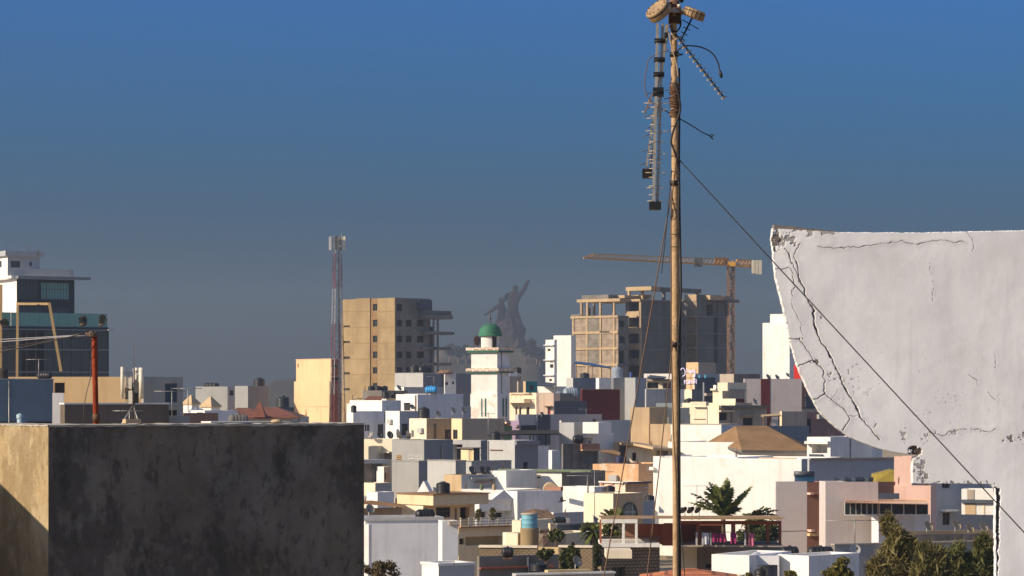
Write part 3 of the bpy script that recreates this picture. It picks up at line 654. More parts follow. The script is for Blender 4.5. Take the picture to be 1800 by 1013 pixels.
# ---- rows between the near concrete box and the minaret (A)
use('A')
h = H('house', 'pale green grey flat roofed house under the concrete tower, slate side', 'house', 695, 440)
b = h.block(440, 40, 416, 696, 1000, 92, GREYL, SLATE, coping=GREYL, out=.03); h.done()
tank_v(b.on(615, 3), px(54, 445), px(92, 445) + .4, 'tall dark tank on the pale green grey house by the concrete tower'); tank_h(b.on(705, 4), .8, 2.2, 30, 'dark tank lying on the pale green grey house')
h = H('house', 'greyish white stair tower with small dark windows and a tan lean-to roof', 'stair tower', 960, 425)
b = h.block(425, 70, 905, 912, 1022, 92, WHITE_SHADE, WHITE_SHADE); b.hole('R', 912, 945, 180, 208, .2, 'dark'); b.hole('R', 984, 1005, 172, 202, .2, 'dark'); b.hole('R', 912, 922, 208, 240, .2, 'dark')
b2 = h.block(432, 55, 995, 1015, 1200, 96, SLATE, SLATE); h.done()
mb = MB(); a = P(835, 93, 424); mb.add([p - h.o for p in (P(830, 92, 423), P(935, 92, 421), P(1005, 90, 424), P(955, 58, 425.5), P(872, 60, 425))], [(0, 1, 2, 3, 4)], SHEET)
mb.add([p - h.o - Vector((0, 0, .12)) for p in (P(830, 92, 423), P(935, 92, 421), P(1005, 90, 424), P(955, 58, 425.5), P(872, 60, 425))], [(4, 3, 2, 1, 0)], SHEET); mb.build('lean_to_roof', h.root)
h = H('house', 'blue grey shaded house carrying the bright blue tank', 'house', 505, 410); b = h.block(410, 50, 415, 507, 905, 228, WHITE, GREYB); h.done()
h = H('house', 'long white house with dark terrace windows and stepped flat roofs', 'house', 470, 352)
h2b = h.block(362, 45, 428, 642, 770, 300, WHITE, WHITE_SHADE); h2b.hole('F', 505, 570, 384, 462, .3, 'dark', name='door')
h2c = h.block(372, 45, 700, 768, 836, 296, WHITE, WHITE_SHADE, W=6, L=5); h2d = h.block(380, 45, 770, 836, 998, 300, WHITE, GREYB); h2e = h.block(384, 45, 980, 1000, 1170, 420, WHITE, GREYB)
a1 = h.block(350, 55, -60, 5, 330, 468, WHITE, WHITE_SHADE); a2 = h.block(347, 55, 325, 464, 645, 466, WHITE, GREYB)
a3 = h.block(356, 50, -30, 290, 340, 360, WHITE, WHITE_SHADE, W=3.0)
a1.hole('R', 118, 172, 598, 668, .2, 'window', FRAME_W, bars=1); a1.hole('R', 248, 304, 596, 705, .2, 'door', FRAME_D); a2.hole('R', 486, 548, 592, 706, .2, 'door', FRAME_D)
h.done(); h2b.box('F', 622, 630, 310, 460, .1, RUSTM, 'drainpipe'); a1.box('R', 315, 325, 470, 580, .15, SLATED, 'awning_bracket')
tank_h(h2c.on(778, .5) + Vector((0, 0, .42)), px(36, 372), px(126, 372), -12, 'bright blue tank lying on top of the white house', TANK_BLUE)
lt = Block(h, 339, 50, 560, 690, 790, 545, WHITE, WHITE_SHADE, parapet=.03); lt.build(); tank_v(Vector((px_x(703, 341), 341, lt.zt)), px(61, 341), px(118, 341), 'fat black tank with a stone on its lid, on the long white house'); 
h = H('house', 'small white house with red tiled hip roof and laundry beside the lattice mast', 'house', 130, 372)
b = h.block(374, 20, -60, 285, 300, 392, WHITE, W=6); b.hole('F', 52, 140, 410, 462, .6, 'dark', name='recess'); h.done(); hip(h.root, h.o, 62, 292, 160, 292, 318, 392, 372, 6, TILED)
h = H('house', 'mottled grey concrete roof room carrying black tanks under the concrete tower', 'roof room', 190, 400)
b = h.block(402, 25, 100, 288, 300, 262, CONCG, W=8); b2 = h.block(415, 25, -20, 165, 175, 352, TAUPE, W=6); h.done()
for x in (185, 250, 315): tank_v(b.on(x, 1.5) + Vector((0, 0, .42)), px(34, 402), px(50, 402), 'squat black tank in a row on the mottled grey roof room', group='row of squat black tanks on the mottled roof room')
h = H('house', 'white roof stair head holding two black tanks behind the lattice mast', 'roof room', 310, 390); b = h.block(366, 45, 288, 330, 432, 338, WHITE, OCHRE, W=3); b.hole('R', 340, 365, 345, 420, .4, 'dark'); h.done()
tank_v(b.on(325, .4) + Vector((0, 0, .4)), px(36, 366), px(76, 366), 'left black tank of the pair on the white stair head'); tank_v(b.on(408, .5) + Vector((0, 0, .4)), px(34, 366), px(58, 366), 'right black tank of the pair on the white stair head')
dish(P(450, 275, 364), .42, 60, 35, 'dark dish beside the pair of black tanks', .4); dish(P(582, 470, 358), .36, 40, 30, 'tan dish on the terrace door of the long white house', .5)
tank_v(P(10, 465, 345) - Vector((0, 0, .2)), px(28, 345), px(75, 345), 'black tank at the foot of the lattice mast')
# beige house with barred vents
h = H('house', 'beige rendered house with white end wall and ladder of vents', 'house', 730, 322)
b = h.block(322, 50, 563, 730, 985, 540, CREAM2, TAN, coping=None); b2 = h.block(319.5, 50, 978, 1082, 1500, 541, CREAM, TAUPE)
b.hole('F', 577, 608, 650, 732, .15, 'window', FRAME_W, bars=1); b.hole('R', 912, 972, 648, 745, .2, 'window', FRAME_D, bars=2); b2.hole('F', 992, 1038, 650, 745, .2, 'window', FRAME_D, bars=1)
for y in range(592, 730, 22): b.hole('R', 800, 830, y, y + 14, .12, 'dark', name='vent_slot')
h.done()
dish(b.on(838, 2) + Vector((0, 0, .3)), .38, 50, 30, 'leftmost of three tan dishes above the beige house', .6); dish(b2.on(985, 3) + Vector((0, 0, .4)), .4, 60, 35, 'middle of three tan dishes above the beige house', .9); dish(b2.on(1088, 2.5) + Vector((0, 0, .4)), .42, 55, 32, 'rightmost of three tan dishes above the beige house', .9)
# cream house with a balcony at the box's edge
h = H('house', 'cream house with small porch and dish just right of the dark box', 'house', 390, 300)
b = h.block(300, 20, 40, 392, 410, 745, CREAM2, W=5, parapet=.5); b2 = h.block(297, 20, -60, 155, 170, 815, CREAM2, W=4); b.hole('F', 178, 240, 808, 880, .5, 'dark', pane=OCHRE, name='recess'); b.hole('F', 175, 236, 880, 924, .4, 'window', bars=2); b.hole('F', 305, 388, 880, 940, .8, 'none'); h.done()
b.box('F', -50, 345, 942, 990, 1.2, GREYL, 'balcony_slab'); b.box('F', 300, 390, 866, 880, .9, CREAM2, 'porch_roof')
dish(b.on(188, -.5) + Vector((0, 0, .4)), .36, -50, 25, 'small dish on the cream porch house by the dark box', .45)
for x, s_, lb in ((262, .40, 'dark tilted dish left of four beneath the long white house'), (360, .42, 'second of four dark tilted dishes beneath the long white house'), (440, .48, 'third of four dark tilted dishes beneath the long white house'), (535, .46, 'last of four dark tilted dishes, against the beige house')):
    dish(P(x, 745, 303) - Vector((0, 0, .5)), s_, 40 if x < 400 else 120, 20, lb, .9, FRAME_D)
# grey house with lattice vents and stepped wings
h = H('house', 'grey house with slate side, lattice vents and stepped lower wings', 'house', 705, 275)
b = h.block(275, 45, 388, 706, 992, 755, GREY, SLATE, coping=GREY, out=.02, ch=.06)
use('E')
for x0, x1 in ((347, 393), (445, 490), (504, 552)): b.hole('F', x0, x1, 44, 90, .1, 'vent', paint('vent_tan', (.5, .34, .2), .1, .1, 1) if x0 == 347 else FRAME_W)
b.hole('F', 330, 388, 232, 336, .15, 'window', FRAME_W, bars=1)
c1 = h.block(262, 45, 315, 527, 600, 95, GREY, SLATE, coping=GREY, out=.05, ch=.08); c2 = h.block(257, 45, 597, 822, 905, 92, GREYL, SLATE, coping=GREY, out=.05, ch=.08); c3 = h.block(261, 45, 900, 948, 1268, 97, GREYL, SLATE, coping=SLATE, out=.05, ch=.06)
h.done()
for hh in (b,): hh.box('R', 704, 712, -20, 90, .15, METAL, 'pipe')
use('A')
h = H('house', 'pale grey house with small orange door and dark stair recess', 'house', 1270, 285)
b = h.block(285, 20, 985, 1268, 1352, 757, GREYL, SLATE); b.hole('F', 992, 1085, 795, 1000, 1.2, 'dark', pane=SLATED, name='recess')
b2 = h.block(282, 50, 1140, 1196, 1258, 832, CREAM, SLATED, L=2.0); b2.hole('F', 1147, 1188, 850, 965, .15, 'door', FRAME_W, OCHRE, bars=0); h.done()
b2.slab(828, 838, .3, CONCG, 'door_canopy')
use('B')
h = H('house', 'pale grey house with tall slate side and one dark window', 'house', 480, 272)
b = h.block(272, 45, 208, 478, 708, 757, GREYL, SLATE); b2 = h.block(276, 45, 690, 704, 812, 815, GREYB, WHITE_SHADE); b.hole('R', 563, 606, 972, 1060, .25, 'dark', name='window'); h.done()
b.box('R', 478, 712, 760, 800, .25, SLATE, 'parapet_band'); b.box('F', 236, 360, 848, 856, .12, RUSTM, 'pipe'); b.box('F', 214, 222, 760, 960, .1, METAL, 'pipe')
tank_v(b.on(287, 4) + Vector((0, 0, .3)), px(52, 276), px(100, 276), 'ribbed black tank on the pale grey house with slate side')
# canopy and white house right of it
DARKROOF = paint('dark_roof_sheet', (.05, .042, .038), .2, .4, .8); h = H('canopy', 'dark corrugated canopy on thin steel posts above the pale grey houses', 'canopy', 600, 300)
mb = MB(); q = [P(180, 708, 296), P(445, 655, 300), P(920, 655, 303), P(915, 690, 296), P(520, 695, 293)]
mb.add([p - h.o for p in q], [(0, 4, 3, 2, 1)], DARKROOF); mb.add([p - h.o - Vector((0, 0, .1)) for p in q], [(0, 1, 2, 3, 4)], DARKROOF); mb.build('roof', h.root)
for x in (360, 628, 660, 785): 
    mb = MB(); a = P(x, 680, 298); mb.tube([Vector((a.x, 298, 0)) - h.o, a - h.o], .07, SLATED, 6); mb.build('post', h.root)
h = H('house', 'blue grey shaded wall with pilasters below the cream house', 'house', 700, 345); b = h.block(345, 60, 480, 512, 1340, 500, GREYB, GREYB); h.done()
for x0, x1 in ((712, 822), (690, 700), (780, 790)): b.box('R', x0, x1, 505, 800, .2, SLATED if x1 - x0 > 50 else SLATE, 'pilaster')
b.box('R', 525, 712, 608, 660, .06, DARK, 'window_band')
h = H('house', 'green and mauve rooftop stair room with two copper coloured globes', 'roof room', 420, 325); GRN = paint('green_paint', (.16, .22, .12), .1, .2, .4)
b = h.block(325, 55, 368, 380, 452, 615, GRN, GRN, L=1.5); b2 = h.block(327, 40, 452, 520, 536, 560, MAUVE, MAUVE, L=2); h.done()
for (x, y, s_) in ((405, 600, 36), (505, 632, 20)):
    mb = MB(); rr = px(s_, 324); c_ = P(x, y, 325.5) - h.o + Vector((0, 0, .1)); mb.lathe([(rr * math.sin(t) + .001, -rr * math.cos(t)) for t in [math.pi * i / 12 for i in range(13)]], plain('copper', (.40, .24, .16), .3, .8), 18, Matrix.Translation(c_)); mb.build('globe', h.root)
# cream house right of the minaret
h = H('house', 'cream house with curved balcony and small red door right of the minaret', 'house', 690, 430)
b = h.block(430, 38, 424, 690, 700, 285, CREAM2, W=5); b2 = h.block(427, 12, 692, 862, 872, 287, paint('peach_cream', (.76, .58, .44), .05, .15, .3), W=5); b3 = h.block(437, 62, 840, 862, 1200, 290, TAUPE, CONCG)
for x0, x1 in ((484, 502), (520, 542), (592, 622)): b.hole('F', x0, x1, 427, 560, .3, 'dark', name='door')
b2.hole('F', 802, 836, 418, 520, .2, 'door', FRAME_W, paint('door_red', (.35, .07, .05), .1, .1, 2), bars=0); h.done()
b.box('F', 432, 635, 345, 385, 1.6, CREAM2, 'balcony'); b.box('F', 428, 640, 285, 293, .5, CREAM2, 'cornice')
b2.box('F', 770, 845, 412, 420, .7, TAUPE, 'door_canopy')
for x in (450, 500, 548, 590, 625): b.box('F', x, x + 4, 295, 345, 1.5, CREAM, 'railing_post', back=-1.44)
b.box('F', 435, 632, 296, 300, 1.5, CREAM, 'railing', back=-1.44)
tank_v(b3.on(916, 1.0) + Vector((0, 0, -.9)), px(42, 436), px(50, 436) + .9, 'pale blue barrel on the roof beside the cream balcony house', TANK_G); tank_h(b3.on(1030, 1) + Vector((0, 0, -.6)), .9, 2.4, 10, 'dull tank lying in the shade beside the maroon wall', TANK_G)
h = H('house', 'teal painted roof room with small square window and tan end', 'roof room', 585, 470); b = h.block(470, 60, 538, 586, 702, 172, TAN, TEAL); b.hole('R', 616, 664, 208, 260, .2, 'window', FRAME_D, bars=1, cross=True); h.done()
h = H('house', 'beige house with white parapet next to the minaret shaft', 'house', 465, 455); b = h.block(455, 55, 410, 426, 540, 122, TAUPE, TAUPE); b2 = h.block(457, 55, 410, 426, 506, 82, WHITE, WHITE, L=3); b.hole('R', 508, 524, 220, 280, .2, 'dark'); b3 = h.block(453, 55, 500, 512, 560, 172, TAUPE, TAUPE); h.done()
tank_v(b2.on(508, 1.5) + Vector((0, 0, .3)), px(36, 458), px(62, 458), 'black tank next to the minaret in front of the hill')
h = H('house', 'low white terrace with plastic roofing sheets below the slim white block', 'house', 780, 490); b = h.block(490, 30, 700, 900, 950, 222, WHITE, W=6); h.done()
mb = MB(); q = [P(700, 215, 487), P(860, 215, 487), P(885, 190, 492), P(700, 172, 492)]; mb.add([p - h.o for p in q], [(0, 1, 2, 3)], SLATED); mb.add([p - h.o - Vector((0, 0, .12)) for p in q], [(3, 2, 1, 0)], SLATED); mb.build('sheet_roof', h.root)
h = H('house', 'dark slate roof wall in front of the maroon block', 'house', 1000, 405); b = h.block(405, 66, 870, 884, 1195, 368, SLATED, SLATED); h.done()
h = H('house', 'maroon painted flat roofed block in the middle of the town', 'house', 1200, 412); use('C'); b = h.block(412, 63, 5, 18, 392, 306, MAROON, MAROON); h.done()
b.box('R', 20, 390, 304, 312, .1, BROWNR, 'coping')
# ---- middle and right of the town (C, D)
use('C')
h = H('house', 'blue grey house with pale end panels under the unfinished frame', 'house', 180, 470)
b = h.block(470, 60, -140, -72, 305, 194, GREYL, SLATE); b2 = h.block(466, 60, 182, 186, 304, 194, WHITE_SHADE, WHITE_SHADE, L=1.0, W=None); h.done(); HB = b
h = H('house', 'pale fronted house with a blue grey side left of the bamboo pole', 'house', 540, 440)
b = h.block(440, 20, 440, 545, 655, 192, GREYL, GREYB); b.hole('F', 300, 301, 0, 1); b2 = h.block(436, 62, 640, 652, 838, 304, GREYB, GREYB); b3 = h.block(438, 62, 820, 838, 1000, 304, GREY, GREY); 
b4 = h.block(455, 40, 310, 330, 440, 194, SLATE, SLATE); h.done()
tank_v(Vector(P(45, 190, 474)) - Vector((0, 0, .3)), px(46, 474), px(66, 474), 'dark tank under the blue tarpaulin before the unfinished frame')
tank_v(Vector(P(366, 192, 462)) - Vector((0, 0, .3)), px(54, 462), px(112, 462) + .3, 'big pale blue ribbed tank before the unfinished frame', TANK_G)
TARP = plain('blue_tarpaulin', (.03, .09, .22), .5, var=.4, scale=.8)
mb = MB(); q = [P(-70, 45, 480), P(120, 72, 478), P(300, 98, 476), P(310, 88, 484), P(120, 48, 486), P(-40, 30, 486)]
mb.add([*q, *[p - Vector((0, 0, .1)) for p in q]], [(0, 1, 2, 3, 4, 5), (11, 10, 9, 8, 7, 6)], TARP)
t = empty('tarpaulin_shelter', P(100, 190, 480), 'sagging blue tarpaulin shelter before the unfinished frame', 'shelter'); mb.v = [tuple(Vector(p) - t.location) for p in mb.v]; mb.build('tarpaulin', t)
pm = MB()
for (x, y, d_) in ((-65, 45, 480), (300, 96, 476.5), (-38, 32, 485.8), (120, 70, 478)):
    p0 = P(x, y, d_); pm.tube([Vector((p0.x, d_, 0)) - t.location, p0 - t.location], .06, RUSTM, 5)
pm.build('pole', t)
h = H('house', 'cream house with dark shutters and rooftop clutter behind the bamboo pole', 'house', 780, 450)
b = h.block(450, 10, 650, 900, 920, 206, CREAM2, W=7); b.hole('F', 660, 772, 240, 300, .5, 'window', FRAME_D, bars=2); b.hole('F', 818, 900, 245, 300, .5, 'window', FRAME_D, bars=2, pane=BROWNR); b2 = h.block(456, 10, 630, 905, 920, 152, WHITE, W=3); h.done(); b.box('F', 645, 905, 204, 226, .6, TAUPE, 'eave')
mb = MB(); q = [P(655, 195, 447), P(830, 195, 447), P(860, 182, 452), P(690, 165, 453)]; mb.add([p - h.o for p in q], [(0, 1, 2, 3)], SLATED); mb.add([p - h.o - Vector((0, 0, .15)) for p in q], [(3, 2, 1, 0)], SLATED); mb.build('sheet_roof', h.root)
h = H('house', 'grey house edge and white slab right of the bamboo pole', 'house', 1060, 432)
b = h.block(432, 45, 1022, 1104, 1220, 306, CREAM2, SLATE); b2 = h.block(428, 55, 975, 985, 1030, 306, WHITE_SHADE, WHITE_SHADE); h.done()
tank_v(P(1078, 478, 405) - Vector((0, 0, .2)), px(52, 405), px(98, 405), 'ribbed black tank on the beige house right of the bamboo pole')
h = H('house', 'sand coloured concrete house with plain stepped walls left of the bamboo pole', 'house', 680, 345)
b = h.block(345, 25, 496, 684, 760, 486, TAN, TAN, W=6); b2 = h.block(341, 25, 692, 914, 960, 652, TAN, TAN, W=4); b3 = h.block(356, 30, 600, 870, 960, 490, CREAM2, W=6); b3.hole('F', 792, 850, 590, 652, .4, 'dark'); h.done()
b3.box('F', 738, 872, 492, 524, 1.2, CREAM2, 'balcony'); b.box('F', 683, 691, 655, 850, .1, RUSTM, 'drainpipe')
gl_ = MB(); q = [P(750, 444, 352), P(1010, 444, 352), P(1010, 480, 352), P(750, 480, 352)]; gl_.add([p - h.o for p in q] + [p - h.o + Vector((0, .08, 0)) for p in q], [(3, 2, 1, 0), (4, 5, 6, 7), (0, 1, 5, 4), (2, 3, 7, 6)], plain('pale_glass', (.36, .42, .40), .3)); gl_.build('glass_parapet', h.root)
h = H('house', 'beige house with small window behind the long white wall', 'house', 1100, 392)
b = h.block(392, 30, 985, 1255, 1275, 484, CREAM2, W=7, roofmat=ROOFT); b.hole('F', 1055, 1088, 553, 646, .25, 'dark'); h.done()
b.box('F', 1115, 1270, 430, 470, .8, CREAM2, 'roof_parapet'); b.box('F', 1125, 1240, 600, 606, .1, RUSTM, 'rail'); b.box('F', 995, 1045, 605, 611, .1, RUSTM, 'rail')
h = H('house', 'long white boundary house with pinkish tint right of the bamboo pole', 'house', 1000, 312); use('D')
b = h.block(312, 30, -230, 270, 282, 656, WHITE, WHITE_SHADE, W=5, coping=TAUPE, out=.04, ch=.06); b2 = h.block(298, 30, -260, 460, 480, 832, WHITE, WHITE_SHADE, W=9); h.done()
# hip roofed house
h = H('house', 'white house under a wide brown hipped roof', 'house', 700, 296)
h.block(299, 8, 470, 1150, 1160, 935, WHITE_SHADE, WHITE_SHADE, W=9, parapet=.02); h.done()
a, c_ = P(128, 830, 306), P(1165, 915, 296); D1 = 294
mb = MB(); e0, e1 = P(128, 828, 312), P(470, 905, 294); 
pts = [P(470, 908, 294), P(1168, 914, 294.5), P(1168, 880, 312), P(128, 830, 306), P(412, 668, 303), P(720, 668, 303.6), P(590, 668, 303.4)]
mb.add([p - h.o for p in pts], [(0, 1, 5, 6), (3, 0, 6, 4), (1, 2, 5), (2, 3, 4, 6, 5)], THATCH)
q = [P(470, 908, 294), P(1168, 914, 294.5), P(1168, 936, 294.6), P(470, 936, 294.1)]; mb.add([p - h.o for p in q], [(3, 2, 1, 0)], CONCG)
q = [P(470, 908, 294), P(470, 936, 294.1), P(128, 850, 306.1), P(128, 830, 306)]; mb.add([p - h.o for p in q], [(3, 2, 1, 0)], CONCG); mb.build('roof', h.root)
h = H('house', 'slate blue rendered wall behind the brown hipped roof', 'house', 900, 322); b = h.block(322, 66, 262, 278, 1140, 672, SLATE, SLATE); h.done()
h = H('house', 'beige shuttered house with rust stained eaves behind the brown hipped roof', 'house', 500, 345)
b = h.block(345, 62, 135, 245, 722, 480, CREAM2, TAUPE); b.hole('R', 484, 582, 590, 664, .25, 'dark'); b.hole('R', 248, 328, 540, 615, .3, 'dark')
h.done(); b.box('R', 245, 722, 466, 488, .5, CONCG, 'eave'); b.box('R', 455, 610, 560, 572, .6, TAN, 'window_canopy'); b.box('R', 240, 375, 515, 530, .6, CREAM, 'window_canopy')
dish(b.on(592, .3) + Vector((0, 0, .3)), px(34, 346), 60, 30, 'tan dish above the eaves of the beige shuttered house', .7)
h = H('house', 'cream stepped house with parapets in front of the grey maroon house', 'house', 300, 405)
b = h.block(405, 40, 185, 280, 500, 322, CREAM2, TAUPE); b2 = h.block(412, 40, 232, 332, 520, 240, CREAM2, CREAM2); b3 = h.block(398, 40, -120, 408, 430, 442, CREAM2, TAUPE, W=4); b4 = h.block(403, 40, 200, 410, 500, 400, CREAM2, MAROON); h.done()
b.box('F', 180, 232, 300, 318, .5, CREAM2, 'coping'); b2.box('R', 335, 500, 312, 320, .3, CONCG, 'ledge'); b.box('F', 203, 230, 265, 305, .3, WHITE, 'chimney')
h = H('house', 'dark shaded house with red shutters left of the cream stepped house', 'house', 160, 430); b = h.block(430, 50, 90, 100, 240, 240, SLATE, SLATED); h.done(); b.box('R', 100, 215, 345, 372, .5, TAUPE, 'slab')
h = H('house', 'pale grey flat roofed house with a dark maroon vertical band', 'house', 760, 420)
b = h.block(420, 79, 490, 498, 1066, 203, PINKG, PINKG); b2 = h.block(424, 66, 1050, 1066, 1300, 205, OCHRE, BROWNR, L=3); h.done()
b.box('R', 662, 752, 203.4, 900, .04, MAROON, 'painted_band')
b2.box('R', 1066, 1290, 500, 540, .6, TAUPE, 'balcony_slab'); b2.box('R', 1100, 1300, 350, 498, .2, SLATED, 'shutter')
for x, y, s_, lb in ((728, 196, 36, 'first of three dishes on the grey and maroon house'), (815, 198, 34, 'second of three dishes on the grey and maroon house'), (918, 172, 26, 'last of three dishes on the grey and maroon house, by the red wall')):
    dish(P(x, y, 421.5) - Vector((0, 0, .5)), px(s_, 421), 55, 35, lb, .5)
h = H('house', 'low brown roof room with timber awning right of the beige shuttered house', 'roof room', 980, 340)
b = h.block(340, 64, 848, 868, 1115, 526, CREAM, TAUPE); h.done(); mb = MB(); q = [P(655, 560, 337), P(850, 545, 337), P(865, 565, 334), P(680, 575, 334)]; mb.add([p - h.o for p in q], [(0, 1, 2, 3)], TAN); mb.add([p - h.o - Vector((0, 0, .12)) for p in q], [(3, 2, 1, 0)], TAN); mb.build('awning', h.root)
for x in (690, 760, 840):
    mb = MB(); a = P(x, 566, 335.5); mb.tube([Vector((a.x, a.y, 0)) - h.o, a - h.o], .07, RUSTM, 5); mb.build('post', h.root)
h = H('house', 'mauve brown house front in shade beside the cracked wall', 'house', 1250, 365); MB_ = paint('mauve_brown', (.25, .15, .15), .1, .2, .3); b = h.block(365, 66, 1105, 1112, 1500, 535, MB_, MB_); b.hole('R', 1118, 1160, 600, 740, .3, 'dark'); h.done(); b.box('R', 1215, 1258, 555, 600, .6, GREY, 'air_conditioner')
h = H('house', 'white house with deep balcony and planted parapet beside the brown hipped roof', 'house', 1250, 290)
b = h.block(290, 30, 1118, 1350, 1700, 780, WHITE, WHITE_SHADE); b.hole('F', 1165, 1320, 850, 940, 1.6, 'none'); b2 = h.block(296, 20, 1340, 1760, 1790, 800, WHITE, WHITE_SHADE, W=5); h.done()
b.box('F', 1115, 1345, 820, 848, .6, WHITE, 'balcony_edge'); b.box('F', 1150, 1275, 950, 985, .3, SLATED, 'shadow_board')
b2.box('F', 1440, 1500, 850, 1000, .2, WHITE, 'pilaster'); b2.box('F', 1520, 1560, 950, 1000, .3, CREAM, 'parapet_block')
use('C')
# brown stained house with plaster and cantilevered slab
h = H('house', 'sand coloured house with rough slab roof and small door left of the bamboo pole', 'house', 500, 300)
b = h.block(300, 15, 455, 712, 735, 880, CREAM2, W=5, roofmat=TAN); b.hole('F', 512, 552, 935, 1015, .3, 'dark', name='door'); b2 = h.block(304, 55, 300, 384, 500, 828, TAN, CONCG); b3 = h.block(305, 30, 700, 1000, 1030, 905, TAUPE, W=5); b3.hole('F', 718, 790, 935, 972, .3, 'dark'); h.done()
mb = MB(); q = [P(380, 835, 302), P(500, 835, 299), P(720, 880, 296), P(970, 905, 297), P(900, 880, 306), P(560, 830, 308)]; mb.add([p - h.o for p in q], [(0, 1, 2, 3, 4, 5)], TAN); mb.add([p - h.o - Vector((0, 0, .25)) for p in q], [(5, 4, 3, 2, 1, 0)], TAN)
for i in range(4): mb.add([q[i % 6] - h.o, q[(i + 1) % 6] - h.o, q[(i + 1) % 6] - h.o - Vector((0, 0, .25)), q[i % 6] - h.o - Vector((0, 0, .25))], [(3, 2, 1, 0)], TAN)
mb.build('roof_slab', h.root)
mb = MB(); q = [P(180, 905, 297), P(330, 905, 297), P(400, 935, 294), P(390, 962, 293), P(230, 930, 294)]; mb.add([p - h.o for p in q], [(0, 4, 3, 2, 1)], SHEET); mb.add([p - h.o - Vector((0, 0, .1)) for p in q], [(0, 1, 2, 3, 4)], SHEET); mb.build('sheet_awning', h.root)
h = H('house', 'blue grey wall in shade between the brown stained house and sand coloured house', 'house', 330, 330); b = h.block(330, 62, 130, 150, 500, 612, GREYB, GREYB); h.done()
use('B')
h = H('house', 'white cornered house with box balcony above the black stained wall', 'house', 1060, 298)
b = h.block(298, 25, 918, 1065, 1100, 580, GREYL, W=6); b4 = h.block(297, 35, 1150, 1306, 1312, 576, WHITE, WHITE_SHADE, W=2.5, z0=10.3); b2 = h.block(300, 35, 1066, 1250, 1312, 690, WHITE, WHITE, W=4); b2.hole('F', 1200, 1232, 760, 790, .2, 'window', bars=1); b3 = h.block(290, 58, 832, 845, 925, 856, WHITE, WHITE, L=2); h.done()
b2.box('F', 1066, 1150, 600, 690, .3, GREYL, 'parapet_return'); b2.box('F', 1100, 1240, 708, 730, .6, WHITE, 'window_canopy')
b.box('F', 922, 940, 560, 582, .05, WHITE, 'pilaster')
h = H('house', 'black stained concrete house with brown lintel and dark open room', 'house', 1050, 285)
b = h.block(285, 64, 945, 955, 1306, 790, CONCG, DIRTY); b.hole('R', 1160, 1290, 880, 985, 1.5, 'dark', name='recess'); h.done()
b.box('R', 1128, 1306, 792, 846, .3, BROWNR, 'lintel'); b.box('R', 1128, 1306, 846, 858, .5, TAN, 'ledge')
tank_h(b.on(1105, 1.2) + Vector((0, 0, .35)), px(42, 288), px(112, 288), 8, 'ribbed black tank lying on the black stained house')
# ---- lower rows (E, F)
use('E')
h = H('house', 'low cream house with slate side beside the dark box', 'house', 150, 235); b = h.block(235, 45, 40, 180, 312, 270, CREAM2, SLATE); h.done()
h = H('house', 'dark concrete house with white pilaster and orange end wall beside the dark box', 'house', 170, 255)
b = h.block(255, 62, 60, 70, 232, 112, CONCG, DIRTY); b2 = h.block(254, 62, 232, 248, 300, 140, WHITE, ORANGE, L=1.5); b2.hole('R', 258, 268, 185, 240, .2, 'dark'); h.done(); b.box('R', 70, 270, 82, 112, .5, GREYL, 'roof_slab', back=1.0)
h = H('house', 'small white cube house with a wall top in shade beside the dark box', 'house', 200, 222); b = h.block(222, 50, 112, 198, 330, 342, WHITE, WHITE_SHADE); b2 = h.block(225, 50, 330, 340, 425, 392, TAUPE, CONCG); h.done()
h = H('house', 'brown sheet roofed house with worn beige wall beside the dark box', 'house', 250, 195)
b = h.block(197, 66, 30, 40, 392, 472, TAUPE, TAUPE); h.done()
mb = MB(); q = [P(60, 422, 193), P(150, 418, 193), P(418, 452, 193), P(400, 436, 203), P(150, 408, 203), P(60, 410, 203)]; mb.add([p - h.o for p in q], [(0, 1, 2, 3, 4, 5)], SHEET); mb.add([p - h.o - Vector((0, 0, .12)) for p in q], [(5, 4, 3, 2, 1, 0)], SHEET)
mb.add([q[0] - h.o, q[1] - h.o, q[2] - h.o, q[2] - h.o - Vector((0, 0, .12)), q[1] - h.o - Vector((0, 0, .12)), q[0] - h.o - Vector((0, 0, .12))], [(0, 5, 4, 1), (1, 4, 3, 2)], SHEET); mb.build('roof', h.root)
dish(P(130, 545, 150) - Vector((0, 0, .35)), px(38, 150), 35, 30, 'tan dish at the edge of the dark box above the white house', .75)
h = H('house', 'white house with small triangular gable behind the cream porch house', 'house', 570, 232)
b = h.block(232, 20, 520, 625, 640, 352, WHITE, W=5, parapet=.02); h.done()
def gable(x0, xa, x1, yb, ya, D, mat, dep, parent, org, dx=0, k=0.0):
    mb = MB(); a = P(x0, yb, D); q = [(U(x) - 900) / FPX for x in (xa, x1)]; dd = [(D - k * (a.x - qq * 0)) * 0 + (D - k * a.x) / (1 - k * qq) for qq in q]; t_, c_ = P(xa, ya, dd[0]), P(x1, yb, dd[1]); o2 = Vector((dx, dep, 0)); v = [a, c_, t_, a + o2, c_ + o2, t_ + o2]
    mb.add([p - org for p in v], [(0, 1, 2), (3, 5, 4), (0, 2, 5, 3), (1, 4, 5, 2)], mat); return mb.build('gable', parent)
gable(508, 565, 620, 356, 252, 231, WHITE, .5, h.root, h.o, .3, -.6)
h = H('house', 'cream porch house with barred window and railed terrace', 'house', 570, 195)
b = h.block(200, 50, 372, 562, 975, 450, CREAM2, CREAM, parapet=.05); b.hole('R', 665, 780, 462, 545, .15, 'window', FRAME_D, bars=5, cross=True); b.hole('R', 858, 932, 462, 560, .5, 'dark', name='door'); b2 = h.block(196, 57, 800, 846, 1308, 618, OCHRE, CREAM, parapet=.05)
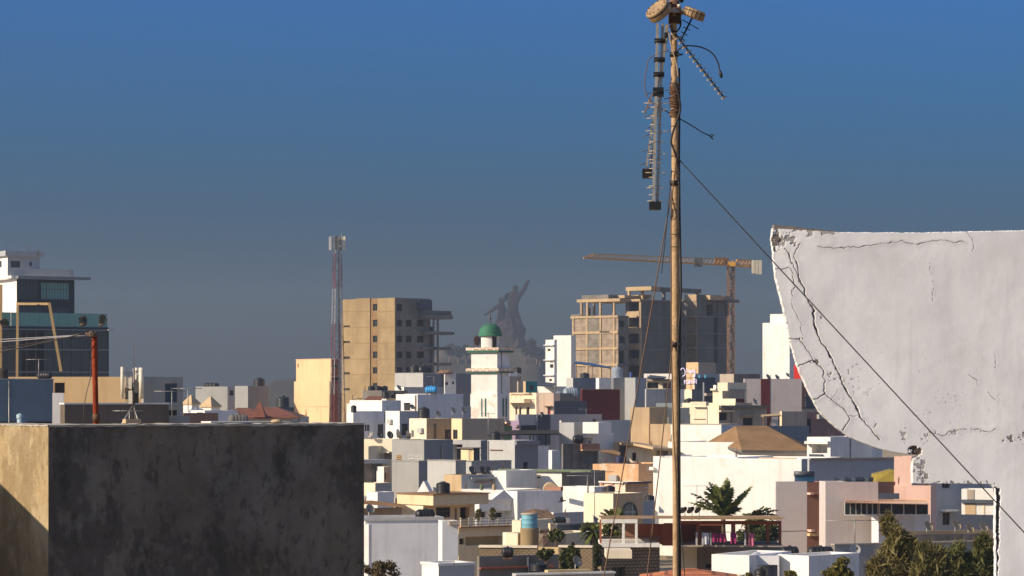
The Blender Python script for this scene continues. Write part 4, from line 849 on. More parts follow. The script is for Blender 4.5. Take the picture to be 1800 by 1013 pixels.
b3 = h.block(188, 50, 1198, 1318, 1372, 670, CREAM2, OCHRE); b2.hole('R', 900, 1200, 695, 765, 1.0, 'none'); b2.hole('R', 852, 892, 712, 760, .3, 'dark'); h.done()
mb = MB(); z0, z1 = P(0, 445, 200).z, P(0, 362, 200).z
vs = [b.w(x, y, z) - h.o for z in (z0, z1) for x, y in ((-b.L - .1, -.12), (1.3, -.12), (1.3, b.W + .2), (-b.L - .1, b.W + .2))]; mb.add(vs, [(0, 3, 2, 1), (4, 5, 6, 7), (0, 1, 5, 4), (1, 2, 6, 5), (2, 3, 7, 6), (3, 0, 4, 7)], CREAM); mb.build('roof_slab', h.root)
PORCHTOP = z1; PB = b; PH = h
mb = MB(); a0, a1 = z1, z1 + .07; vs = [b.w(x, y, z) - h.o for z in (a0 + .003, a1) for x, y in ((-b.L - .2, -.22), (1.42, -.22), (1.42, b.W + .3), (-b.L - .2, b.W + .3))]; mb.add(vs, [(0, 3, 2, 1), (4, 5, 6, 7), (0, 1, 5, 4), (1, 2, 6, 5), (2, 3, 7, 6), (3, 0, 4, 7)], SHEET); mb.build('roof_coping', h.root)
for x in (860, 925, 965, 1020, 1090, 1160, 1230, 1285): b2.box('R', x, x + 6 if x != 925 else x + 20, 548, 620, .05, CREAM2, 'railing_post')
for y in (550, 572, 594): b2.box('R', 855, 1290, y, y + 6, .04, TAUPE, 'railing')
b2.box('R', 846, 1308, 612, 622, .25, BROWNR, 'terrace_edge')
kk = b.w(1.0, b.W * .35, PORCHTOP + .07); tank_v(Vector((px_x(722, kk.y), kk.y, PORCHTOP + .075)), px(56, 200), px(96, 200), 'tall black tank on the porch house beside the white gable')
# white house with pediment porch
h = H('house', 'white house with triangular pediment porch and plants in shade', 'house', 1210, 232)
b = h.block(232, 62, 960, 990, 1350, 488, GREYL, WHITE_SHADE, parapet=.02); b.hole('R', 1020, 1062, 500, 545, .3, 'dark'); b.hole('R', 1140, 1195, 505, 545, .3, 'dark'); b.hole('R', 1255, 1275, 500, 545, .3, 'dark', pane=WHITE); h.done()
b.box('R', 975, 1345, 398, 488, .8, WHITE_SHADE, 'porch_fascia'); b.box('R', 970, 1350, 392, 402, 1.0, WHITE, 'cornice')
gable(1112, 1210, 1292, 402, 325, 229, WHITE_SHADE, .6, h.root, h.o, -.3, .6)
for x in (1250,): b.box('R', x, x + 18, 490, 545, .9, WHITE, 'porch_column')
h = H('house', 'white house front with grey roof shed and weathered white wall', 'house', 1100, 242)
b = h.block(242, 35, 868, 1230, 1500, 325, WHITE_OLD, WHITE_OLD); b2 = h.block(246, 45, 730, 868, 1128, 205, TAN, GREYB); b3 = h.block(248, 33, 1085, 1225, 1240, 172, WHITE, W=5); h.done(); b2.box('R', 970, 1120, 258, 266, .3, BROWNR, 'ledge'); b2.box('R', 930, 1130, 222, 235, .35, GREY, 'eave')
for x, lb in ((945, 'left of three dark dishes on the roofs above the white pediment house'), (1030, 'middle of three dark dishes above the white pediment house'), (1075, 'right of three dark dishes above the white pediment house')):
    dish(P(x, 205, 249) - Vector((0, 0, .3)), .42, 50, 30, lb, .6, FRAME_D)
for x, m_ in ((1028, GRN), (1128, TAN)): tank_v(P(x, 326, 240.8), px(14, 241), px(46, 241), 'small %s drum on the weathered white wall' % ('green' if x < 1100 else 'orange'), m_, group='small coloured drums on the white wall')
# nearest white house
h = H('house', 'big plain white house with lit pilaster, nearest the dark box', 'house', 500, 138)
b = h.block(138, 79, 40, 100, 716, 562, WHITE, WHITE_SHADE, parapet=.5, coping=GREYL, out=.06, ch=.16); b2 = h.block(133, 79, 684, 715, 842, 572, WHITE, WHITE_SHADE, parapet=.3); b3 = h.block(126, 62, 552, 686, 972, 925, WHITE, GREYL, parapet=.3, coping=WHITE, out=.05)
b.hole('F', 104, 131, 605, 830, .2, 'none'); h.done(); b2.box('R', 765, 845, 572, 602, .25, TAUPE, 'roof_coping')
tank_h(b.on(578, 1.2) + Vector((0, 0, .32)), px(44, 140), px(158, 140), 12, 'shiny black tank lying on the big plain white house')
h = H('planter_wall', 'strip of white wall lit by sun at the foot of the dark box', 'wall', 115, 132); b = h.block(131, 20, 60, 128, 131, 600, WHITE, WHITE_SHADE, W=.35); h.done()
use('F')
h = H('house', 'dark grey concrete house with patterned block parapet', 'house', 100, 150)
b = h.block(150, 66, -270, -262, 374, 855, CONCG, CONCG, parapet=.02); b2 = h.block(153.5, 10, -265, 202, 215, 778, BREEZE, W=.3, parapet=.01); b3 = h.block(155, 10, 370, 642, 655, 778, BREEZE, W=.4, parapet=.01); b4 = h.block(155.6, 10, 190, 372, 376, 783, OCHRE, W=.3, parapet=.01); h.done()
b2.box('F', -265, 202, 768, 786, .08, CREAM2, 'coping', back=.35); b3.box('F', 370, 642, 768, 784, .08, CREAM2, 'coping', back=.4)
b.box('R', 120, 134, 860, 1100, .2, SLATED, 'column'); b.box('R', -260, 325, 935, 950, .15, REDB, 'beam')
tank_h(P(-35, 862, 147) - Vector((0, 0, .1)), px(42, 147), px(95, 147), 5, 'dull black tank tucked behind the big plain white house')
h = H('roof_slab_house', 'white flat roof edge with black tank at the very bottom', 'house', 420, 122); b = h.block(122, 70, 10, 20, 820, 992, GREYL, GREYL, parapet=.02); h.done(); b.box('R', 20, 820, 986, 998, .15, WHITE, 'roof_edge', back=.3)
b.box('R', 300, 640, 965, 990, -.2, OCHRE, 'ridge_block', back=.6)
tank_v(b.w(-0, 0, 0) * 0 + Vector((px_x(215, 124), 124, b.zt)), px(72, 124), px(62, 124), 'wide black tank on the white flat roof at the very bottom')
mb = MB(); 
h = H('water_tower', 'teal drum on a round concrete pedestal with side ladder', 'water tower', 140, 175)
mb = MB(); r_ = px(74, 175); mb.lathe([(r_ * .98, 0), (r_, P(0, 640, 175).z), (r_ * 1.02, P(0, 628, 175).z), (.01, P(0, 627, 175).z)], CONC, 24); mb.build('pedestal', h.root)
mb = MB(); r2 = px(64, 175); z0, z1 = P(0, 627, 175).z, P(0, 520, 175).z
mb.lathe([(r2, z0), (r2, z0 + (z1 - z0) * .3), (r2 * 1.03, z0 + (z1 - z0) * .33), (r2, z0 + (z1 - z0) * .36), (r2, z0 + (z1 - z0) * .66), (r2 * 1.03, z0 + (z1 - z0) * .7), (r2, z0 + (z1 - z0) * .73), (r2, z1)], TANK_T, 26); mb.lathe([(r2 * 1.08, z1), (r2 * 1.08, z1 + .07), (r2 * .4, z1 + .1), (.01, z1 + .11)], TAUPE, 26); mb.build('drum', h.root)
mb = MB(); a, c_ = P(215, 765, 173.5), P(270, 655, 174.5)
for s_ in (0, .35): mb.bar(a - h.o + Vector((s_, 0, 0)), c_ - h.o + Vector((s_, 0, 0)), .05, RUSTM)
for i in range(8): q = a.lerp(c_, i / 8); mb.bar(q - h.o, q - h.o + Vector((.35, 0, 0)), .035, RUSTM)
mb.build('ladder', h.root)
h = H('house', 'cream roof terrace with grey panel beside the teal water drum', 'house', 400, 182)
b = h.block(182, 66, 290, 305, 700, 592, CREAM, TAUPE); b2 = h.block(178, 30, 225, 425, 435, 672, CREAM2, W=4); b3 = h.block(186, 35, 0, 70, 320, 570, CREAM2, CREAM2); b4 = h.block(177, 30, -50, 45, 75, 672, CREAM2, OCHRE, W=2); h.done()
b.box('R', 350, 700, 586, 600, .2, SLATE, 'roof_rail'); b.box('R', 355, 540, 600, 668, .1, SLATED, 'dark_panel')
tank_h(b.on(378, .8) + Vector((0, 0, .25)), px(30, 183), px(110, 183), 10, 'low black tank on the cream terrace beside the teal drum')
h = H('house', 'brown sheet roofed shed above the teal water drum', 'shed', 200, 200); b = h.block(206, 30, 60, 300, 330, 560, WHITE_SHADE, W=3); h.done()
mb = MB(); q = [P(70, 505, 200), P(170, 475, 202), P(290, 490, 204), P(375, 560, 199), P(230, 548, 197)]; mb.add([p - h.o for p in q], [(0, 4, 3, 2, 1)], SHEET); mb.add([p - h.o - Vector((0, 0, .12)) for p in q], [(0, 1, 2, 3, 4)], CONCG); mb.build('roof', h.root)
h = H('house', 'white house with slot windows and green roof edge behind the flying crow', 'house', 100, 245)
b = h.block(252, 30, -100, 398, 410, 178, WHITE, CONCG, W=7); b.hole('F', 50, 119, 202, 230, .25, 'dark'); b.hole('F', 159, 229, 203, 232, .25, 'dark')
b2 = h.block(253, 66, 392, 400, 745, 172, DIRTY, CONCG); b3 = h.block(232, 55, -60, 42, 418, 335, WHITE, WHITE_SHADE); b4 = h.block(228, 35, 405, 657, 760, 300, WHITE, WHITE_SHADE); b5 = h.block(216, 58, 320, 330, 575, 505, WHITE, GREYB); h.done()
b.box('F', -100, 640, 160, 178, .3, paint('green_edge', (.15, .19, .12), .1, .3, .5), 'roof_edge', back=.6); 
mb = MB(); c0 = P(310, 330, 244); rr = px(62, 244); vs = [(c0.x + rr * math.cos(math.pi * i / 12), 0, c0.z + rr * math.sin(math.pi * i / 12)) for i in range(13)]; n = len(vs)
mb.add([Vector((x, 243 + d_, z)) - h.o for d_ in (0, 4) for (x, _, z) in vs], [tuple(reversed(range(n))), tuple(range(n, 2 * n)), *[(i, i + 1, n + i + 1, n + i) for i in range(n - 1)]], TAN); mb.build('vault', h.root)
b3.box('F', 280, 405, 298, 328, .2, BROWNR, 'brown_ledge'); 
for x in (72, 190): b.box('F', x, x + 4, 290, 332, .5, RUSTM, 'rail_post')
b.box('F', 72, 194, 290, 294, .5, RUSTM, 'rail')
h = H('house', 'cream house with arched window behind the palms', 'house', 800, 205)
b = h.block(205, 42, 572, 808, 1046, 355, CREAM2, paint('tan_side', (.62, .44, .27), .06, .2, .3)); h.done()
b2 = Block(h, 214, 58, 1030, 1046, 1140, 412, GREYB, GREYB); b2.build()
mb = MB(); xs = [(878 + 58 * (1 - math.cos(math.pi * i / 10)), 540 - 0 - 112 * math.sin(math.pi * i / 10) ** .8 if 0 < i < 10 else 540) for i in range(11)]
def rpt(x, y, of):
    t, d = b.hit(x, 'R'); return b.fpt('R', t, of, b.zat(y, d)) - h.o
pts = [(x, y) for x, y in xs]; n = len(pts)
mb.add([rpt(x, y, .03) for x, y in pts], [tuple(range(n))], glass('arch_glass', (.16, .19, .16), .3)); 
wo = mb.build('window', h.root); mb = MB()
for i in range(n - 1): mb.bar(rpt(*pts[i], .06), rpt(*pts[i + 1], .06), .1, FRAME_D)
for x in (912, 955): mb.bar(rpt(x, 540, .06), rpt(x, 440, .06), .05, FRAME_W)
mb.bar(rpt(885, 500, .06), rpt(988, 500, .06), .05, FRAME_W); mb.build('window_frame', h.root)
h = H('house', 'orange and cream weathered house with peeling parapet', 'house', 850, 245)
b = h.block(262, 32, 720, 1010, 1140, 118, ORANGE, ORANGE, W=7); b1 = h.block(265, 25, 645, 725, 745, 118, ORANGE, W=5); b2 = h.block(240, 50, 700, 905, 1090, 262, paint('peach_render', (.72, .52, .38), .08, .3, .5, patch=.6, patch_rgb=(.72, .66, .6)), ORANGE); h.done()
b2.box('R', 900, 1095, 258, 272, .3, SLATED, 'roof_edge'); b2.box('F', 704, 900, 256, 268, .2, WHITE_OLD, 'roof_edge')
for x in (712, 795, 872): b2.box('F', x, x + 22, 268, 284, .1, BROWNR, 'bracket')
tank_v(P(782, 352, 222), px(42, 222), px(64, 222), 'black tank beside the white house behind the flying crow'); tank_v(P(742, 352, 223), px(26, 223), px(48, 223), 'small black tank next to a larger tank behind the cream arched house')
tank_v(P(1100, 415, 215), px(38, 215), px(50, 215), 'small black tank beyond the arched window house')
tank_v(P(858, 110, 264), px(34, 264), px(60, 264), 'dark blue barrel on the orange roof beside the seated person', plain('barrel_navy', (.03, .03, .08), .5))
h = H('house', 'tall white blank house wall behind the tall palm', 'house', 1150, 252)
b = h.block(252, 28, 1128, 1800, 1815, 62, WHITE, WHITE_SHADE, W=8); use('G'); b2 = h.block(247, 28, -100, 1040, 1060, 78, WHITE, GREYB, W=10); b3 = h.block(249, 66, 1043, 1045, 1800, 80, GREYB, GREYB); h.done()
b.box('F', 705, 1000, 66, 78, .2, TAN, 'coping'); b3.box('R', 1045, 1800, 70, 84, .15, TAUPE, 'coping')
use('F'); 
for y in (140, 480): b.box('F', 1110, 1140, y, y + 26, .4, WHITE, 'corbel')
# red brown pergola terrace house
h = H('house', 'terrace house with corrugated canopy on red brown and white posts', 'house', 1000, 178)
use('F')
b = h.block(170, 64, 640, 712, 1180, 790, BREEZE, tiles('dark_blocks', (.30, .235, .17), .36, .2, mortar=.04, rgb2=(.25, .19, .14), mortar_rgb=(.12, .09, .06), bump=.8), parapet=.02); b.hole('R', 798, 905, 940, 1100, .4, 'window', FRAME_D, bars=1); 
use('G'); c2 = h.block(176, 48, 60, 205, 880, 782, CREAM2, paint('terrace_brick', (.26, .21, .16), .15, .4, .6), parapet=.02); c2.hole('R', 275, 322, 918, 948, .15, 'dark'); h.done(); use('F')
def tb(x0, x1, y0, y1, D, dep, mat, name):
    mb = MB(); a, c_ = P(x0, y0, D), P(x1, y1, D); mb.box((a.x, D, c_.z), (c_.x, D + dep, a.z), mat, Matrix.Translation(-h.o)); return mb.build(name, h.root)
tb(710, 1180, 752, 782, 170.3, 6.5, WHITE, 'terrace_floor'); tb(1010, 1300, 596, 760, 177.2, .2, REDB, 'back_wall'); tb(905, 1008, 600, 760, 177.3, .2, BROWNR, 'back_wall'); tb(712, 1002, 560, 590, 170.4, .25, WHITE, 'beam')
for x0, x1, m_ in ((700, 716, REDB), (880, 900, WHITE), (984, 1003, WHITE)): tb(x0, x1, 560 if m_ is REDB else 590, 752, 170.42, .22, m_, 'post')
use('G')
for x0, x1 in ((202, 226), (480, 512), (592, 608), (760, 785), (860, 880)): tb(x0, x1, 585, 770, 172.5, .3, REDB, 'post')
use('F')
for x0, x1 in ((1100, 1140), (1200, 1290)): tb(x0, x1, 600, 770, 174, .3, REDB, 'post')
use('G'); tb(-60, 210, 590, 768, 177, .2, REDB, 'back_wall'); tb(226, 400, 590, 768, 178, .2, REDB, 'back_wall')
tb(75, 880, 572, 600, 172.4, .2, REDB, 'beam'); tb(70, 890, 765, 780, 172, 5, TAUPE, 'terrace_floor'); tb(515, 880, 656, 664, 172.6, .05, FRAME_D, 'rail'); tb(515, 880, 745, 752, 172.6, .05, FRAME_D, 'rail'); tb(515, 880, 700, 706, 172.6, .05, FRAME_D, 'rail')
use('F')
for y in (695, 712, 730): tb(716, 1180, y, y + 5, 171.4, .04, FRAME_D, 'rail')
CORR = paint('corrugated_sheet', (.33, .22, .125), .15, .4, 1.0, streak=.5, stain_rgb=(.25, .14, .07))
mb = MB(); n = 130; vs = []; fs = []
a0, a1 = P(712, 556, 171), P(1000, 582, 171); ZF_ = P(712, 552, 170.7).z; use('G'); a2 = P(890, 556, 171.5); 
xs = np.linspace(a0.x, a2.x + .2, 420)
for x in xs:
    t = (x - a0.x) / (a2.x - a0.x); zf = ZF_ - .02 * math.sin(t * 3); wv = .006 * math.sin(x * 36)
    vs.append((x, 170.72, zf + wv)); vs.append((x, 177.5, zf - .10 + wv))
k = len(vs) // 2
for i in range(k - 1): fs.append((2 * i, 2 * i + 2, 2 * i + 3, 2 * i + 1))
mb.add([Vector(v) - h.o for v in vs], fs, CORR); mb.build('canopy_roof', h.root); TERR = h; use('F'); tb(712, 1006, 547, 558, 170.68, .035, CORR, 'canopy_edge'); use('G'); tb(74, 888, 546, 560, 170.68, .035, CORR, 'canopy_edge')
use('F'); tb(752, 958, 808, 872, 166, 3.0, CREAM2, 'balcony')
use('G')
CLOTHS = [(258, 300, 668, 760, (.55, .56, .62), 'pale grey sheet hanging on the terrace line'), (326, 372, 672, 742, (.28, .035, .12), 'magenta cloth left of the others on the terrace line'), (384, 432, 672, 742, (.29, .04, .115), 'magenta cloth in the middle of the terrace line'), (472, 522, 668, 752, (.26, .035, .12), 'dark pink cloth hanging beside a post on the terrace'), (618, 664, 672, 772, (.50, .14, .22), 'light pink towel at the right of the terrace line')]
for i, (x0, x1, y0, y1, c_, lb) in enumerate(CLOTHS):
    m_ = plain('cloth_%d' % i, c_, .9, var=.1, spec=.1); D_ = 171.6; vs = []; nx = 10
    for j in range(2 * 6 + 1):
        for q in range(nx + 1):
            t = q / nx; s_ = j / 12; p = P(x0 + (x1 - x0) * t, y0 + (y1 - y0) * s_, D_); vs.append(p + Vector((0, .07 * math.sin(t * 9 + i) * s_ + .02, 0)))
    o_ = vs[0].copy(); mb = MB(); mb.add(vs, [(r * (nx + 1) + q, (r + 1) * (nx + 1) + q, (r + 1) * (nx + 1) + q + 1, r * (nx + 1) + q + 1) for r in range(12) for q in range(nx)], m_, True)
    oo = mb.build('cloth', None, o_); tag(oo, lb, 'laundry', 'laundry on the terrace line')
h2 = empty('clothes_line', P(180, 760, 171.7), 'wire clothes line on pale posts along the terrace', 'clothes line'); ol = h2.location
for x in (202, 250, 313, 590):
    mb = MB(); mb.box((P(x - 6, 0, 171.7).x, 171.68, P(0, 768, 171.7).z), (P(x + 7, 0, 171.7).x, 171.8, P(0, 658, 171.7).z), GREYL, Matrix.Translation(-ol)); mb.build('post', h2)
mb = MB(); mb.tube([P(180, 660, 171.66) - ol, P(590, 662, 171.66) - ol, P(1090, 652, 171.66) - ol], .02, FRAME_D, 4); mb.build('wire', h2)
# dark domes on the terrace roof, left
for i, (x, s_) in enumerate(((108, 34), (165, 36), (222, 32))):
    dish(P(x, 525, 176) - Vector((0, 0, .3)), px(s_, 176), -140, 40, ['left', 'middle', 'right'][i] + ' one of three dark dishes standing on the corrugated canopy', .5, FRAME_D)
h = H('house', 'small house with orange tiled hip roof at the bottom edge', 'house', 150, 128); h.block(131, 15, 0, 400, 420, 1060, CREAM2, W=6); h.done()
hip(h.root, h.o, -260, 560, 130, 190, 950, 1075, 128, 7, TILE)
h = H('house', 'white house with open porch bottom right below the brick terrace', 'house', 620, 150)
b = h.block(150, 32, 322, 622, 640, 848, WHITE, WHITE_SHADE, W=5); b2 = h.block(150.6, 10, 615, 858, 870, 852, WHITE_SHADE, W=4); b2.hole('F', 628, 850, 922, 1100, 1.8, 'none'); b3 = h.block(150, 45, 858, 1098, 1500, 852, WHITE, WHITE_SHADE); h.done()
tank_v(P(716, 1060, 150) - Vector((0, 0, .2)), px(54, 150), px(120, 150) + .2, 'black tank standing in the open porch of the white house'); 
for x, L_, lb in ((945, 150, 'ribbed black tank lying on the white porch house, left of two'), (1190, 215, 'long ribbed black tank lying on the white porch house, right of two')):
    tank_h(P(x, 850, 157) - Vector((0, 0, .25)), px(50, 157), px(L_, 157), 5, lb)
dish(P(1460, 850, 155), .3, 20, 20, 'small pale dish beside the long ribbed black tank', .3, GREYL)
# grey pink houses on the right
h = H('house', 'pinkish grey house with brown recessed bay and solar tank on top', 'house', 960, 222)
b = h.block(222, 80, 832, 836, 1084, 258, PINKG, PINKG); b2 = h.block(226, 72, 1080, 1084, 1236, 262, BROWNR, BROWNR, L=2); b2.hole('R', 1184, 1222, 448, 550, .2, 'window', FRAME_W, bars=1); b3 = h.block(219, 82, 1225, 1232, 1400, 258, PINKG, PINKG, L=2); h.done()
for x, y in ((1078, 345), (1200, 336), (1085, 640), (1205, 672)): b2.box('R', x, x + 28, y, y + 16, .8, PINK, 'balcony_slab')
b2.box('R', 1084, 1228, 345, 362, .4, BROWNR, 'slab'); b2.box('R', 1085, 1230, 668, 690, .5, OCHRE, 'slab')
r = empty('solar_heater', P(1060, 256, 223.5), 'solar water heater with grey cylinder and blue panels on the pinkish grey house', 'solar heater')
mb = MB(); a, c_ = P(980, 196, 224), P(1142, 196, 224); mb.tube([a - r.location, c_ - r.location], px(21, 224), plain('heater_cylinder', (.07, .075, .085), .4), 16); mb.build('cylinder', r)
mb = MB(); PV = glass('solar_panel', (.015, .06, .12), .2); q = [P(985, 256, 222.6), P(1142, 256, 222.6), P(1142, 215, 224), P(985, 215, 224)]; mb.add([p - r.location for p in q] + [p - r.location + Vector((0, .05, -.06)) for p in q], [(0, 1, 2, 3), (7, 6, 5, 4), (0, 4, 5, 1), (2, 6, 7, 3), (1, 5, 6, 2), (3, 7, 4, 0)], PV); mb.build('panel', r)
use('H')
h = H('house', 'pinkish grey house with glazed veranda and salmon side wall', 'house', 330, 210)
b = h.block(212, 80, 44, 50, 470, 262, PINKG, PINKG, W=None); bb = h.block(211, 66, 468, 474, 886, 530, WHITE_SHADE, WHITE_SHADE, L=1.0); b1 = h.block(218, 66, 190, 205, 615, 264, BROWNR, BROWNR); b2 = h.block(219, 15, 598, 890, 900, 290, PINK, PINK, W=4); b4 = h.block(219.5, 15, 598, 738, 745, 58, PINK, PINK, W=3); h.done()
h.done
fr = MB(); Z_t, Z_b = 420, 528
def vb(x0, x1, y0, y1, D, dep, mat, name):
    mb = MB(); a, c_ = P(x0, y0, D), P(x1, y1, D); mb.box((a.x, D, c_.z), (c_.x, D + dep, a.z), mat, Matrix.Translation(-h.o)); return mb.build(name, h.root)
def veranda(x0, x1, n):
    w_ = vb(x0, x1, 424, 528, 209.2, .12, FRAME_W, 'window'); st = (x1 - x0) / n
    for i in range(n):
        a, c_ = P(x0 + st * i + 5, 432, 209.17), P(x0 + st * (i + 1) - 5, 518, 209.17); mb = MB(); mb.box((a.x, 209.17, c_.z), (c_.x, 209.2 - .004, a.z), GL, Matrix.Translation(-h.o)); mb.build('pane', w_)
veranda(202, 470, 6); veranda(480, 870, 4)
mb = MB(); q = [P(200, 402, 208), P(880, 432, 208), P(870, 402, 216), P(480, 398, 217), P(230, 392, 217)]
vs = []; n = 120
for i in range(n):
    t = i / (n - 1); f0 = P(200, 428, 208).lerp(P(885, 440, 208), t); f1 = P(215, 398, 215).lerp(P(850, 402, 215), t); wv = Vector((0, 0, .035 * (1 if i % 2 else -1))); vs += [f0 + wv - h.o, f1 + wv - h.o]
mb.add(vs, [(2 * i, 2 * i + 2, 2 * i + 3, 2 * i + 1) for i in range(n - 1)], paint('salmon_sheet', (.66, .42, .27), .1, .3, 1)); mb.build('veranda_roof', h.root)
vb(205, 640, 352, 398, 216.5, .3, SLATED, 'roof_gutter')
h = H('house', 'long blue grey wall house with yellow tarpaulin and rooftop clutter', 'house', 400, 238); b = h.block(238, 66, -90, -80, 640, 72, GREYB, GREYB); h.done(); b.box('R', -80, 640, 66, 78, .2, TAUPE, 'coping')
mb = MB(); q = [P(455, 200, 229), P(600, 165, 229), P(610, 262, 228), P(452, 262, 228)]; q2 = [p + Vector((0, 3, 0)) for p in q]; mb.add([*q, *q2], [(3, 2, 1, 0), (4, 5, 6, 7), (0, 1, 5, 4), (1, 2, 6, 5), (3, 0, 4, 7)], plain('yellow_tarp', (.30, .22, .03), .7, var=.2, scale=1)); o_ = q[3].copy(); tag(mb.build('tarpaulin_cover', None, o_), 'dull yellow tarpaulin cover beside the salmon wall', 'tarpaulin')
for i, (x, s_, w_) in enumerate(((130, 26, 66), (215, 30, 70), (310, 32, 110), (405, 30, 90))):
    tank_h(P(x, 262, 230) - Vector((0, 0, .3)), px(s_, 230), px(w_, 230), 5 + 8 * i, 'dark blue grey tank lying among the clutter beside the yellow tarpaulin', paint('tank_slate', (.05, .065, .085), .2, .2, 1), 'slate tanks beside the yellow tarpaulin')
h = H('house', 'shaded blue grey house with lit balcony openings behind the cracked wall', 'house', 1000, 225)
b = h.block(232, 66, 880, 888, 1600, 200, GREYB, GREYB); b.hole('R', 980, 1045, 270, 310, .3, 'window', FRAME_D); b.hole('R', 985, 1043, 505, 605, .2, 'window', FRAME_D, bars=1, cross=True); h.done()
b.box('R', 965, 1075, 478, 494, .8, WHITE, 'window_canopy')
c = Block(h, 228, 20, 1136, 1500, 1520, 320, WHITE, W=2); c.z0 = c.zat(525, 228); c.build(); 
for y in (402, ): c.box('F', 1136, 1400, y, y + 26, .3, SLATED, 'slab')
c.box('F', 1182, 1238, 322, 400, .05, TAUPE, 'shutter'); c.box('F', 1166, 1250, 432, 520, .05, TAN, 'shutter'); c.box('F', 1310, 1320, 432, 522, .05, CREAM, 'frame_post')
for i, (x, y, s_) in enumerate(((860, 600, 44), (1085, 590, 42), (1190, 615, 40), (1300, 605, 42))):
    dish(P(x, 668, 190) - Vector((0, 0, .2)), px(s_, 190), 40, 35, ['first', 'second', 'third', 'last'][i] + ' of four tan dishes in a row above the dark trees, counted from the left', px(668 - y, 190), TAN)
h = H('house', 'low flat house with brown parapet below the row of tan dishes', 'house', 1000, 190)
b = h.block(190, 70, 640, 650, 1600, 655, TAUPE, TAN); b1 = h.block(187, 70, 700, 712, 1300, 682, CONCG, DIRTY); h.done()
h = H('house', 'grey flat roofed house with cream piers behind the dark trees', 'house', 700, 165)
b = h.block(165, 68, 100, 125, 1400, 762, CONCG, GREY, coping=TAUPE, out=.05, ch=.08); b.hole('R', 740, 825, 850, 905, .3, 'dark', pane=BLUE); h.done()
for x0, x1 in ((505, 562), (882, 935)): b.box('R', x0, x1, 765, 850, .3, CREAM2, 'pier')
# ================================================================ LATTICE MAST, CRANE, PHONE MAST, SIGN, STATUE
REDP = plain('mast_red', (.20, .045, .038), .5); WHP = plain('mast_white', (.34, .325, .315), .5); YEL = plain('crane_yellow', (.64, .32, .04), .5, var=.2); PANEL = plain('antenna_panel', (.66, .60, .48), .5)
full()
def lattice_mast():
    D = 415; base = P(593, 720, D); r = empty('lattice_mast', (base.x, D, 0), 'tall red and white steel lattice phone mast on four legs', 'mast'); o = r.location
    ztop, zb = P(0, 416, D).z, P(0, 724, D).z; wb, wt = px(26, D) / 2, px(15, D) / 2; zk = P(0, 500, D).z
    def half(z): return wt if z > zk else wt + (wb - wt) * (zk - z) / (zk - zb)
    mb = MB(); levels = []; z = zb; rot = R(25)
    zs = [0, zb] + [zb + (ztop - zb) * i / 10 for i in range(1, 11)]
    def pt(k, z): a = rot + math.pi / 2 * k + math.pi / 4; q = half(z) * 1.414 * .8; return Vector((math.cos(a) * q, math.sin(a) * q, z))
    for i in range(len(zs) - 1):
        m = REDP if (i // 2) % 2 == 0 else WHP
        for k in range(4):
            mb.bar(pt(k, zs[i]), pt(k, zs[i + 1]), .085, m)
            mb.bar(pt(k, zs[i + 1]), pt(k + 1, zs[i + 1]), .04, m)
            if k % 2 == i % 2: mb.bar(pt(k, zs[i]), pt(k + 1, zs[i + 1]), .035, m)
            else: mb.bar(pt(k + 1, zs[i]), pt(k, zs[i + 1]), .04, m)
    mb.build('lattice', r)
    cb = MB(); cb.box((.12, -.08, 0), (.32, .08, ztop - 2), FRAME_D); 
    for i in range(30): z_ = zb + (ztop - 3 - zb) * i / 30; cb.box((.02, -.2, z_), (.42, -.12, z_ + .05), METAL)
    cb.build('cable_ladder', r)
    for k, (dx, dy) in enumerate(((-1.05, .1), (1.0, -.3), (.3, 1.0), (-.1, -.9))):
        p = MB(); z0 = P(0, 440, D).z; p.box((dx - .19, dy - .1, z0), (dx + .19, dy + .1, P(0, 416, D).z), PANEL if k == 1 else FRAME_D if k > 1 else GREYL); p.bar((dx, dy, z0 + .6), (0, 0, z0 + .6), .08, METAL); p.bar((dx, dy, z0 + 1.6), (0, 0, z0 + 1.6), .08, METAL); p.build('panel_antenna', r)
    t = MB(); t.tube([(.6, 0, ztop - 1), (.6, 0, P(0, 409, D).z)], .03, METAL, 5); t.build('whip', r)
    for s in (-1, 1):
        f = MB(); 
        for k in range(4): pass
lattice_mast()
